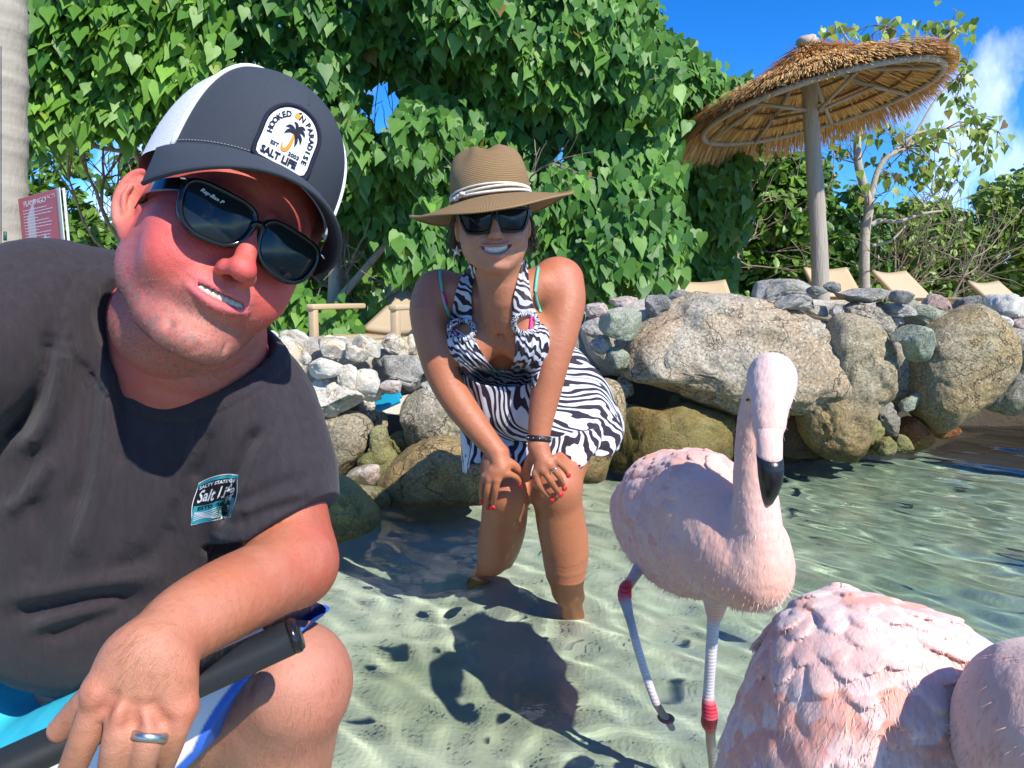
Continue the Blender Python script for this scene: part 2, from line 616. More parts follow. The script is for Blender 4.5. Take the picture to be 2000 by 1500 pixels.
def rock(poly, Y, kind, thick=0.8, sub=4, rough=0.10, facet=0.0, seed=None, origin=None, name='stone', parent=None, power=0.62, crop=None, lean=0.0, fineness=1.0):
    """a solid rock: the outline seen from the shore, at its own distance, swelled to real thickness"""
    if crop == 'A': poly = [(500 + x / 2.678, 540 + y / 2.678) for x, y in poly]
    elif crop == 'B': poly = [(1120 + x / 3.408, 520 + y / 3.408) for x, y in poly]
    elif crop == 'C': poly = [(1520 + x / 3.408, 520 + y / 3.408) for x, y in poly]
    W = [P(x, y, Y) for x, y in poly]
    xz = np.array([(w.x, w.z) for w in W])
    xz = catmull(xz, 5, closed=True)
    # area centroid
    x, z = xz[:, 0], xz[:, 1]
    x2, z2 = np.roll(x, -1), np.roll(z, -1)
    cr_ = x * z2 - x2 * z
    A = cr_.sum() / 2
    cx = ((x + x2) * cr_).sum() / (6 * A); cz = ((z + z2) * cr_).sum() / (6 * A)
    th = np.arctan2(z - cz, x - cx); r = np.hypot(x - cx, z - cz)
    o = np.argsort(th); th, r = th[o], r[o]
    th = np.concatenate([th - 2 * math.pi, th, th + 2 * math.pi]); r = np.tile(r, 3)
    Vi, F = icos(sub)
    a = np.arctan2(Vi[:, 2], Vi[:, 0])
    m = np.hypot(Vi[:, 0], Vi[:, 2])
    R = np.interp(a, th, r) * (1.07 if parent is not None else 1.03)
    size = math.sqrt(abs(A) / math.pi)
    dep = size * thick
    mm = m ** power
    sd = seed if seed is not None else int(abs(cx) * 977 + abs(cz) * 7919 + len(poly) * 31) % 1000
    yy = Vi[:, 1]
    yy = np.sign(yy) * np.abs(yy) ** 0.8
    V = np.stack([cx + mm * R * np.cos(a), Y + dep * 0.15 + yy * dep, cz + mm * R * np.sin(a)], 1)
    V[:, 1] += (V[:, 2] - cz) * lean
    N = Vi
    q = V * (1.0 / max(size, 0.05))
    d = vnoise(q * 1.3 + sd, sd, 3, 0.5) * 1.1
    rg = np.abs(vnoise(q * 2.3 + sd * 2, sd + 4, 3, 0.5))
    d = d - np.clip(0.22 - rg, 0, 1) * 2.4 + 0.25
    d = d + vnoise(q * 6.5 + sd, sd + 9, 4, 0.62) * 0.55 * fineness
    # flattened facets
    if facet:
        rs = np.random.RandomState(sd)
        for k in range(9):
            nn = rs.randn(3); nn[1] = -abs(nn[1]) * 1.3; nn /= np.linalg.norm(nn)
            s = (V - np.array([cx, Y, cz])) @ nn
            lim = np.percentile(s, 100 - facet * 16)
            ex = np.clip(s - lim, 0, None)
            V = V - np.outer(ex * 0.85, nn)
    edge = 1 - 0.6 * m[:, None] ** 6      # keep the outline, roughen the face
    V = V + N * (d * rough * 1.25 * size)[:, None] * np.clip(edge, 0.25, 1)
    mat = RM[kind]
    return mk(name, V, F, mat, parent)


ROCKWALL = empty('rock_wall', (0.3, 3.0, 0.0), 'low mortared wall of pale and grey stones behind the water', 'wall')
def boulder(poly, Y, kind, label, **kw):
    g = kw.pop('group', 'boulders along the waterline')
    o = rock(poly, Y, kind, name='boulder', **kw)
    c = sum((Vector(v.co) for v in o.data.vertices), Vector()) / len(o.data.vertices)
    o.data.transform(Matrix.Translation(-c)); o.location = c
    return tag(o, label, 'boulder', g)
def stone(poly, Y, kind, **kw):
    kw.setdefault('sub', 4)
    kw.setdefault('rough', 0.19); kw.setdefault('facet', .85); kw.setdefault('power', .50)
    return rock(poly, Y, kind, parent=ROCKWALL, **kw)

# left stretch, pale limestone
L = 2.42
stone([(90,300),(180,280),(270,320),(275,370),(200,385),(110,350)], L+.2, 'lime', crop='A')
stone([(30,290),(90,290),(120,340),(60,360),(20,330)], L+.22, 'lime', crop='A')
stone([(20,320),(150,330),(240,390),(250,480),(220,540),(150,530),(60,440)], L+.02, 'lime', crop='A', sub=4)
stone([(300,340),(400,330),(480,360),(545,440),(520,480),(420,450),(320,400)], L+.08, 'lime', crop='A', sub=4)
stone([(485,310),(560,310),(690,390),(685,425),(630,425),(500,360)], L+.06, 'lime', crop='A', rough=.06)
stone([(650,310),(720,305),(790,360),(785,415),(740,415),(670,370)], L+.1, 'lime', crop='A')
stone([(440,350),(590,400),(595,440),(560,465),(470,420)], L+.02, 'lime', crop='A')
stone([(270,455),(330,430),(450,470),(465,500),(380,532),(280,520)], L-.04, 'lime', crop='A', rough=.1)
stone([(430,490),(500,470),(530,540),(510,600),(440,600)], L-.02, 'lime', crop='A')
stone([(190,560),(240,530),(430,560),(540,620),(550,690),(480,720),(260,715),(200,640)], L+.0, 'lime', crop='A', facet=.8, sub=5, rough=.14, power=.5)
stone([(530,500),(620,505),(650,580),(630,640),(570,660),(530,600)], L+.02, 'lime', crop='A')
stone([(600,470),(640,410),(760,410),(850,430),(900,520),(890,590),(800,600),(740,550),(650,560),(600,520)], L+.12, 'grey', crop='A', sub=4, rough=.22)
stone([(655,560),(700,545),(765,555),(760,600),(700,612),(655,600)], L+.0, 'pink', crop='A')
stone([(280,330),(480,322),(500,355),(400,375),(300,365)], L+.25, 'lime', crop='A')
stone([(800,310),(840,330),(835,420),(795,400)], L+.12, 'lime', crop='A')
stone([(230,410),(260,400),(285,430),(270,460),(240,460)], L-.05, 'lime', crop='A')
stone([(830,420),(900,400),(960,450),(960,520),(900,530)], L+.15, 'lime', crop='A')
stone([(860,560),(940,555),(1040,590),(1000,620),(880,610)], L+.1, 'lime', crop='A')
stone([(900,400),(1000,380),(1100,430),(1100,600),(980,560),(940,480)], L+.2, 'grey', crop='A')
stone([(170,520),(250,520),(240,570),(180,570)], L+.05, 'lime', crop='A')
stone([(540,650),(640,640),(640,690),(600,720),(540,700)], L+.16, 'lime', crop='A')
stone([(520,710),(660,715),(680,790),(600,810),(560,770)], L+.12, 'granite', crop='A')
stone([(690,860),(760,815),(795,900),(745,945)], L+.12, 'yellow', crop='A')
stone([(-120,260),(20,270),(60,330),(20,430),(-140,420)], L+.1, 'lime', crop='A')
stone([(-120,420),(40,420),(160,540),(180,640),(60,700),(-140,640)], L+.1, 'lime', crop='A')

boulder([(230,730),(420,712),(560,730),(602,800),(592,900),(500,1000),(430,1065),(340,1020),(250,900)], L+.06, 'granite', 'rounded speckled grey boulder left of the gap under the pale stones', crop='A', sub=5, rough=.07)
boulder([(752,620),(860,600),(970,600),(1060,700),(1120,800),(1120,880),(960,880),(800,915),(770,800),(745,720)], L+.06, 'granite', 'squarish grey granite block beside the gap with the blue plastic', crop='A', sub=5, facet=.9, rough=.06, power=.45)
boulder([(690,1010),(780,920),(900,860),(1000,850),(1110,880),(1220,960),(1260,1080),(1240,1190),(1020,1240),(800,1260),(680,1230),(640,1110)], L-.05, 'gold', 'large golden brown boulder at the waterline left of the woman', crop='A', sub=5, rough=.10)
boulder([(600,800),(670,795),(692,880),(737,940),(705,990),(560,1005),(535,960),(595,900)], L+.02, 'yellow', 'pitted yellow green stone between grey boulder and squarish granite block', crop='A', rough=.2)
boulder([(465,1050),(530,1000),(640,990),(635,1080),(560,1100),(465,1095)], L-.02, 'pink', 'small reddish pink stone low between the left boulders', crop='A')
boulder([(620,1000),(700,960),(765,945),(705,1040),(660,1100),(610,1090)], L-.0, 'yellow', 'small yellow stone right beside the reddish pink stone', crop='A')
boulder([(330,1060),(430,1055),(520,1110),(620,1230),(632,1300),(590,1370),(490,1440),(400,1470),(300,1300)], 2.02, 'yellow', 'greenish yellow boulder in the water behind the man\'s sleeve', crop='A', sub=5, rough=.1)
boulder([(1000,650),(1160,600),(1300,640),(1380,760),(1340,900),(1180,920),(1040,880)], L+.3, 'granite', 'grey boulder hidden in part behind the woman\'s arms', crop='A', rough=.1)
boulder([(1180,900),(1320,860),(1520,900),(1600,1000),(1560,1160),(1380,1220),(1220,1160)], L+.15, 'gold', 'brown wet boulder behind the woman\'s knees', crop='A', rough=.1)
boulder([(1300,600),(1450,560),(1600,620),(1660,760),(1560,900),(1380,880)], L+.4, 'granite', 'speckled boulder behind the woman\'s waist', crop='A', rough=.1)
boulder([(450,1090),(560,1100),(680,1120),(700,1220),(620,1260),(520,1180)], 2.28, 'green', 'low dark wet boulder behind the greenish yellow one', crop='A', rough=.12)

# right stretch, small stones
K = 2.9
for pl, dy, kd, kw in [
    ([(80,265),(200,248),(243,290),(220,335),(100,335)], .22, 'pink', {}),
    ([(240,230),(330,205),(440,215),(480,260),(430,290),(330,308),(260,300)], .25, 'pink', {}),
    ([(485,220),(560,192),(640,210),(678,280),(640,320),(560,352),(500,320)], .1, 'dark', dict(rough=.22)),
    ([(640,190),(720,155),(778,170),(770,220),(690,262),(650,240)], .18, 'grey', {}),
    ([(165,380),(220,320),(330,295),(450,298),(472,350),(450,440),(370,492),(260,472),(180,425)], -.05, 'green', dict(sub=4, rough=.08)),
    ([(60,390),(160,345),(180,400),(230,445),(180,485),(80,440)], .1, 'grey', {}),
    ([(130,495),(200,455),(255,490),(252,545),(190,585),(120,545)], .0, 'grey', {}),
    ([(225,550),(300,545),(372,600),(360,660),(300,722),(255,690),(228,620)], -.02, 'green', dict(facet=.8, rough=.08)),
    ([(290,730),(370,760),(402,820),(390,875),(335,915),(300,850)], .08, 'granite', {}),
    ([(258,488),(380,495),(345,535),(290,530)], .05, 'grey', {}),
    ([(-100,250),(60,250),(100,340),(60,440),(-80,440)], .3, 'grey', {}),
    ([(-80,430),(100,430),(200,560),(240,700),(60,760),(-80,700)], .3, 'grey', {}),
    ([(330,470),(440,430),(480,480),(400,560),(330,560)], .12, 'mortar', {}),
    ([(440,290),(520,330),(560,370),(480,440),(440,380)], .16, 'mortar', {}),
    ([(640,860),(700,870),(740,930),(700,990),(640,960)], .15, 'yellow', {}),
    ([(300,900),(360,920),(360,1000),(320,1050),(290,960)], .05, 'granite', {}),
]:
    stone(pl, K + dy, kd, crop='B', **kw)

boulder([(1224,735),(1224,690),(1240,655),(1280,622),(1322,593),(1355,577),(1400,575),(1443,581),(1500,592),(1560,610),(1620,636),(1665,668),(1690,690),(1684,735),(1640,780),(1560,800),(1500,803),(1440,806),(1385,792),(1330,768),(1280,748)], K+.08, 'big', 'largest boulder, tan and grey, lying on top behind the flamingo head', sub=6, rough=.10, thick=.72, power=.55, lean=.35)
boulder([(420,330),(600,360),(700,440),(742,540),(752,700),(742,820),(700,890),(640,935),(590,1080),(560,1195),(500,1290),(430,1300),(330,1270),(240,1200),(170,1080),(150,960),(220,850),(300,700),(330,500)], K-.02, 'gold', 'tall boulder with orange stained foot right of the flamingo head', crop='C', sub=6, rough=.10, thick=.6, power=.55)
boulder([(320,980),(400,945),(460,955),(600,990),(640,982),(760,945),(880,930),(1050,970),(1130,1010),(1180,1150),(1150,1320),(1000,1420),(700,1440),(480,1440),(330,1440),(250,1410),(300,1200)], K-.06, 'ochre', 'broad ochre brown boulder at the waterline behind the flamingo back', crop='B', sub=5, facet=.7, rough=.08, power=.45)
boulder([(40,980),(110,940),(190,1080),(262,1210),(245,1290),(150,1310),(30,1290),(-20,1120)], K+.1, 'maroon', 'dark maroon boulder low under the largest boulder', crop='C')
boulder([(-60,960),(60,850),(200,760),(300,800),(332,900),(322,1060),(290,1160),(222,1370),(170,1480),(60,1500),(-60,1480),(-160,1300)], 2.62, 'gold', 'tall yellow stained boulder just behind the woman\'s skirt', crop='B', sub=5, rough=.1)
boulder([(735,490),(800,485),(872,540),(902,640),(922,780),(892,875),(830,900),(715,895),(730,800),(730,650)], K+.1, 'granite', 'smooth tan oblong boulder between the tall boulder and the round one', crop='C', sub=5, rough=.06, power=.5)
boulder([(745,400),(800,378),(950,400),(1062,440),(1092,510),(1098,600),(1000,645),(930,655),(895,640),(866,540),(825,495),(755,470)], K-.16, 'green', 'angular pale green block wedged left of the big round boulder', crop='C', sub=5, facet=1.0, rough=.05, power=.45)
boulder([(1165,340),(1250,290),(1350,262),(1440,330),(1532,440),(1556,560),(1560,650),(1500,760),(1380,890),(1250,990),(1130,1060),(1060,1098),(1000,1050),(925,960),(915,850),(915,740),(925,630),(960,520),(1040,420),(1110,370)], K+.0, 'gold', 'big round speckled boulder narrowing to a rusty tip above the dark opening', crop='C', sub=6, rough=.05, thick=.75)
boulder([(1500,440),(1640,430),(1760,480),(1800,700),(1720,900),(1600,935),(1540,985),(1400,935),(1375,885),(1480,760),(1540,650)], K+.12, 'granite', 'grey and ochre boulder over the dark opening at the right edge', crop='C', sub=5, rough=.08)
boulder([(808,990),(860,978),(960,1050),(1060,1140),(1105,1190),(1055,1225),(920,1240),(845,1160),(797,1090)], K+.02, 'rust', 'rust orange wedge shaped stone at the waterline', crop='C', facet=.8, rough=.06)
boulder([(1030,1070),(1150,1052),(1218,1100),(1160,1135),(1060,1145)], K+.12, 'rust', 'small dark red stone at the tip of the big round boulder', crop='C')
for pl, dy, kd, kw in [
    ([(830,330),(900,225),(960,255),(1060,290),(1162,330),(1142,400),(1080,455),(990,400),(850,368)], .12, 'green', dict(facet=.6, sub=4)),
    ([(968,240),(1040,188),(1130,230),(1188,290),(1150,325),(1050,305)], .16, 'pink', dict(rough=.2)),
    ([(1168,240),(1280,208),(1320,198),(1380,230),(1395,285),(1300,275),(1190,295)], .2, 'dark', dict(rough=.2)),
    ([(1382,240),(1440,193),(1560,198),(1660,240),(1680,330),(1520,382),(1430,335)], .25, 'lime', dict(rough=.2, sub=4)),
    ([(805,930),(920,848),(962,850),(982,880),(940,922),(850,978),(813,972)], -.03, 'green', dict(rough=.05)),
    ([(645,950),(700,905),(782,930),(807,990),(802,1090),(770,1135),(705,1080),(655,1000)], .0, 'grey', dict(sub=4)),
    ([(620,960),(700,1050),(725,1110),(685,1180),(625,1250),(545,1220),(555,1150),(590,1050)], -.0, 'yellow', dict(sub=4)),
    ([(645,1200),(740,1145),(785,1170),(795,1230),(740,1260),(650,1260)], -.05, 'yellow', dict(rough=.25)),
    ([(775,1150),(840,1130),(900,1215),(800,1240)], -.03, 'yellow', dict(rough=.2)),
    ([(1072,470),(1110,452),(1168,480),(1152,545),(1098,548)], -.0, 'grey', {}),
    ([(300,110),(360,102),(455,145),(435,178),(340,162)], .12, 'dark', {}),
    ([(330,240),(400,190),(500,155),(600,152),(740,165),(885,188),(912,220),(880,252),(760,252),(640,242),(500,250),(400,275)], .06, 'grey', dict(sub=4, rough=.14)),
    ([(740,165),(800,160),(905,190),(910,240),(840,250),(760,225)], .0, 'dark', dict(sub=3, rough=.14)),
    ([(640,268),(760,248),(900,268),(928,310),(860,335),(720,328)], .06, 'grey', {}),
    ([(420,250),(500,235),(600,265),(740,305),(755,370),(742,475),(700,445),(610,385),(560,355),(440,325)], .05, 'granite', dict(facet=.6, sub=4)),
    ([(325,290),(400,268),(455,320),(430,345),(350,315)], .02, 'grey', {}),
    ([(745,342),(835,342),(825,385),(750,380)], .08, 'grey', {}),
    ([(140,280),(320,265),(340,330),(250,325)], .16, 'mortar', {}),
    ([(1520,385),(1636,350),(1720,370),(1700,412),(1560,415)], .18, 'pink', {}),
    ([(1430,310),(1500,330),(1565,370),(1560,440),(1500,400)], .12, 'lime', {}),
    ([(1560,400),(1700,400),(1720,470),(1600,460)], .2, 'lime', {}),
    ([(-290,200),(-230,150),(-110,105),(60,90),(200,105),(300,140),(340,185),(250,200),(120,195),(0,215),(-150,235)], .1, 'grey', dict(sub=4, rough=.13)),
    ([(-120,240),(0,205),(180,190),(340,200),(400,240),(320,270),(120,285),(-20,280)], .04, 'grey', dict(sub=4, rough=.15)),
    ([(180,150),(260,135),(320,165),(300,190),(220,190)], .02, 'dark', {}),
    ([(1640,190),(1800,200),(1850,300),(1700,350),(1640,280)], .3, 'lime', {}),
    ([(1720,350),(1900,330),(1950,500),(1800,520)], .2, 'grey', {}),
]:
    stone(pl, K + dy, kd, crop='C', **kw)

# rocks that carry the wall on beyond the right edge and the shaded bank behind all of it
for k, (x0, z0, r) in enumerate([(2.75, .12, .34), (3.3, .2, .36), (3.9, .15, .4), (4.6, .2, .45), (-1.75, .15, .35), (-2.4, .2, .4), (-3.1, .1, .45)]):
    V, F = icos(4)
    q = V * np.array([r, r * .8, r * .85])
    q = q * (1 + .12 * vnoise(V * 1.7 + k * 7, k, 3))[:, None] + np.array([x0, 3.1 if x0 > 0 else 2.6, z0])
    o = mk('stone', q, F, RM['granite' if k % 2 else 'gold'], ROCKWALL)

t = NT('earth_bank')
n = t.noise(6, 6)
t.set(Base__Color=t.mix(n, (0.035, 0.026, 0.016), (0.09, 0.07, 0.045)), Roughness=0.95, Normal=t.bump(t.noise(30, 6), .6, .02))
M_EARTH = t.m
def bank_edge(x):
    """Y of the bank behind the rocks"""
    return np.interp(x, [-60, -3, -0.6, 0.0, 0.35, 2.2, 60], [2.95, 2.85, 2.78, 2.85, 3.2, 3.62, 3.8])
t = NT('beach_sand')
n = t.noise(5, 6); n2 = t.noise(90, 4)
t.set(Base__Color=t.mix(n, (0.42, 0.37, 0.28), (0.56, 0.51, 0.41)), Roughness=0.95, Normal=t.bump(n2, .5, .01))
M_BEACH = t.m
# terrace: front face (bank) and the sand behind, one sheet out to the horizon
xs = np.concatenate([np.linspace(-900, -12, 10), np.linspace(-8, 8, 120), np.linspace(12, 900, 10)])
rows = []
for s, (dy, z) in enumerate([(0, -0.6), (0.02, -0.2), (0.05, 0.1), (0.1, 0.30), (0.22, 0.36)]):
    rows.append((dy, z))
V = []
for dy, z in rows:
    for x in xs:
        V.append((x, float(bank_edge(x)) + dy + .05 * math.sin(x * 5 + z * 9), z - (0.12 if x < 0.1 else 0) * (z > 0)))
far = [4.2, 5.5, 7.5, 10, 16, 40, 200, 1200]
for y in far:
    for x in xs:
        V.append((x, y, 0.15))
nx = len(xs)
F = [(r * nx + c, r * nx + c + 1, (r + 1) * nx + c + 1, (r + 1) * nx + c) for r in range(len(rows) + len(far) - 1) for c in range(nx - 1)]
mi = [1 if r < 3 else 0 for r in range(len(rows) + len(far) - 1) for c in range(nx - 1)]
beach = mk('beach_ground', V, F, [M_BEACH, M_EARTH], mi=mi)
tag(beach, kind='structure')

# mortar core that shows pale between the upper stones
def core(pts, Y, dep, kind):
    return rock(pts, Y, kind, thick=dep, sub=4, rough=.08, name='mortar', parent=ROCKWALL, power=.4)
core([(520, 690), (620, 665), (760, 680), (860, 700), (940, 730), (940, 760), (800, 765), (700, 800), (560, 790)], L + .22, .35, 'mortar')
core([(1140, 640), (1220, 600), (1290, 585), (1330, 600), (1280, 660), (1240, 720), (1180, 720)], K + .25, .4, 'mortar')
core([(1440, 600), (1520, 585), (1640, 590), (1760, 600), (1860, 600), (1900, 640), (1840, 660), (1700, 650), (1560, 620)], K + .3, .3, 'mortar')

# blue plastic piece caught in the gap
c0 = P(757, 786, L + .1)
V, F = boxm(c0, .09, .05, .012, Matrix.Rotation(math.radians(-24), 3, 'Y') @ Matrix.Rotation(math.radians(38), 3, 'X'), .003)
V2, F2 = boxm(c0 + Vector((0.012, .012, .018)), .07, .045, .01, Matrix.Rotation(math.radians(-30), 3, 'Y') @ Matrix.Rotation(math.radians(60), 3, 'X'), .003)
V, F = join([(V, F), (V2, F2)])
o = mk('plastic_scrap', V, F, simple('blue_plastic', (0.01, 0.30, 0.48), 0.35, var=.1), smooth=False)
tag(o, 'bent bright blue plastic piece caught in the gap between rocks', 'plastic piece')
# ------------------------------------------------------------------ foliage
def leaf_mat(name, lo, hi, back, gloss=0.48, trans=0.25):
    t = NT(name)
    a = t.attr('tint', 'Fac')
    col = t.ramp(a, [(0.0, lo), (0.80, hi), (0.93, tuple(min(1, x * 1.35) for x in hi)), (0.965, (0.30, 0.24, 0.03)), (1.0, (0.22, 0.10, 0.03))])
    gp = t.n.new('ShaderNodeNewGeometry').outputs['Position']
    n = t.noise(25, 3, co=gp)
    col = t.mix(t.math('MULTIPLY', n, 0.5), col, tuple(x * 0.6 for x in lo))
    t.set(Base__Color=col, Roughness=gloss, Specular__IOR__Level=0.40, Normal=t.bump(t.noise(60, 2, co=gp), .25, .004))
    tr = t.new('ShaderNodeBsdfTranslucent')
    t.link(t.mix(0.5, col, back), tr.inputs['Color'])
    ms = t.n.new('ShaderNodeMixShader'); ms.inputs[0].default_value = trans
    t.link(t.bs.outputs[0], ms.inputs[1]); t.link(tr.outputs[0], ms.inputs[2])
    t.link(ms.outputs[0], t.out.inputs['Surface'])
    return t.m


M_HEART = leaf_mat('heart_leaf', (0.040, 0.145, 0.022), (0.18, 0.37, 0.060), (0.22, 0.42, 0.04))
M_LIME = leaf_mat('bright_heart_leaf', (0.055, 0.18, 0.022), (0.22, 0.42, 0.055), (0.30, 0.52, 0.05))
M_OVAL = leaf_mat('oval_leaf', (0.05, 0.15, 0.02), (0.20, 0.35, 0.045), (0.26, 0.42, 0.04), 0.4)
M_OLIVE = leaf_mat('olive_leaf', (0.09, 0.19, 0.025), (0.30, 0.40, 0.055), (0.34, 0.44, 0.05), 0.4)


def heart_leaf():
    """unit heart-shaped leaf in local XY, stalk at origin, tip at -Y, folded along the midrib, about 20 triangles"""
    half = [(0.0, 0.0), (0.18, 0.10), (0.38, 0.04), (0.46, -0.22), (0.36, -0.52), (0.17, -0.82), (0.0, -1.22)]
    V = []
    mid = [(0, 0.0), (0, -0.2), (0, -0.5), (0, -0.8), (0, -1.22)]
    for x, y in mid:
        V.append((0, y, -0.10 * (y * y)))
    nm = len(mid)
    R = []
    for x, y in half[1:-1]:
        R.append(len(V)); V.append((x, y, -0.10 * y * y + 0.16 * x - 0.22 * x * x))
    Lf = []
    for x, y in half[1:-1]:
        Lf.append(len(V)); V.append((-x, y, -0.10 * y * y + 0.16 * x - 0.22 * x * x))
    F = []
    m = [0, 1, 2, 3, 4]
    for s, q in ((1, R), (-1, Lf)):
        tr = [(0, q[0], q[1]), (0, q[1], 1), (1, q[1], q[2]), (1, q[2], 2), (2, q[2], q[3]), (2, q[3], 3), (3, q[3], q[4]), (3, q[4], 4)]
        for f in tr:
            F.append(f if s < 0 else (f[0], f[2], f[1]))
    return np.array(V, float), np.array(F)


def oval_leaf():
    V = [(0, 0, 0), (0, -.5, -.04), (0, -1, -.14)]
    for s in (1, -1):
        V += [(.16 * s, -.22, .03), (.25 * s, -.52, .0), (.17 * s, -.8, -.05)]
    F = []
    for s, o in ((1, 3), (-1, 6)):
        for f in [(0, o, 1), (o, o + 1, 1), (1, o + 1, o + 2), (1, o + 2, 2)]:
            F.append(f if s < 0 else (f[0], f[2], f[1]))
    return np.array(V, float), np.array(F)


HEART, OVAL = heart_leaf(), oval_leaf()


def scatter(name, templ, pos, fr, size, tint, mat, parent=None, kind='stuff'):
    TV, TF = templ
    n, k = len(pos), len(TV)
    V = np.einsum('nij,kj->nki', fr, TV) * size[:, None, None] + pos[:, None, :]
    F = (TF[None] + (np.arange(n) * k)[:, None, None]).reshape(-1, 3)
    o = mk(name, V.reshape(-1, 3), F, mat, parent, cols={'tint': np.repeat(tint, k)})
    if kind: o['kind'] = kind
    return o


_leafmesh = {}
def single_leaves(name, templ, key, pos, fr, size, tint, mat, parent):
    """leaves as single objects that share a few meshes"""
    TV, TF = templ
    for i in range(len(pos)):
        b = int(min(7, tint[i] * 8))
        if (key, b) not in _leafmesh:
            o = mk(name, TV, TF, mat, None, cols={'tint': np.full(len(TV), (b + .5) / 8 if b < 7 else .95)})
            _leafmesh[(key, b)] = o.data
            bpy.data.objects.remove(o)
        o = bpy.data.objects.new(name, _leafmesh[(key, b)])
        COL.objects.link(o)
        M = Matrix(fr[i].tolist()).to_4x4()
        o.parent = parent
        o.matrix_parent_inverse = Matrix.Translation(-parent.location)
        o.matrix_basis = Matrix.Translation(Vector(pos[i])) @ M @ Matrix.Scale(float(size[i]), 4)


def branch_set(rs, starts, n_child, length, rad, spread, depth, up=0.6):
    """recursive twigs; returns list of (V,F)"""
    out = []
    def rec(p, d, L, r, k):
        pts = [p]; q = p.copy(); dd = d.copy()
        for s in range(5):
            dd = (dd + Vector(rs.randn(3) * .16) + Vector((0, 0, up * .06))).normalized()
            q = q + dd * L / 5
            pts.append(q.copy())
        out.append(tube(pts, [r * (1 - .55 * i / 5) for i in range(6)], 6 if r > .012 else 4, False))
        if k > 0:
            for c in range(n_child):
                i = rs.randint(2, 6)
                nd = (dd + Vector(rs.randn(3)) * spread).normalized()
                rec(pts[i], nd, L * (.55 + .3 * rs.rand()), r * .5, k - 1)
    for p, d in starts:
        rec(Vector(p), Vector(d).normalized(), length, rad, depth)
    return out


M_BARK = simple('grey_brown_bark', (0.27, 0.22, 0.16), .9, .2, .35, 9, .7, bscale=40, bdist=.01)
M_BARKP = simple('pale_bark', (0.42, 0.36, 0.28), .9, .2, .3, 9, .7, bscale=40, bdist=.01)


def in_poly(px, py, poly):
    inside = np.zeros(len(px), bool)
    n = len(poly)
    for i in range(n):
        x1, y1 = poly[i]; x2, y2 = poly[(i + 1) % n]
        c = ((y1 > py) != (y2 > py)) & (px < (x2 - x1) * (py - y1) / (y2 - y1 + 1e-9) + x1)
        inside ^= c
    return inside


def ray_pts(px, py, Y):
    R = np.array(RX)
    d = np.stack([(px - 1000) / FPX, (750 - py) / FPX, -np.ones_like(px)], 1) @ R.T
    return np.array([0, 0, CAM_H]) + d * (Y / d[:, 1])[:, None]


HOLES = [(752, 190, 34, 50), (735, 235, 22, 30), (150, 395, 40, 26), (120, 355, 26, 16), (160, 445, 46, 34), (1262, 205, 8, 12), (1330, 260, 10, 10), (615, 120, 9, 7), (1010, 300, 10, 8), (60, 300, 12, 10)]


def holed(px, py, grow=1.0):
    h = np.zeros(len(px), bool)
    for cx, cy, rx, ry in HOLES:
        h |= ((px - cx) / (rx * grow)) ** 2 + ((py - cy) / (ry * grow)) ** 2 < 1
    return h


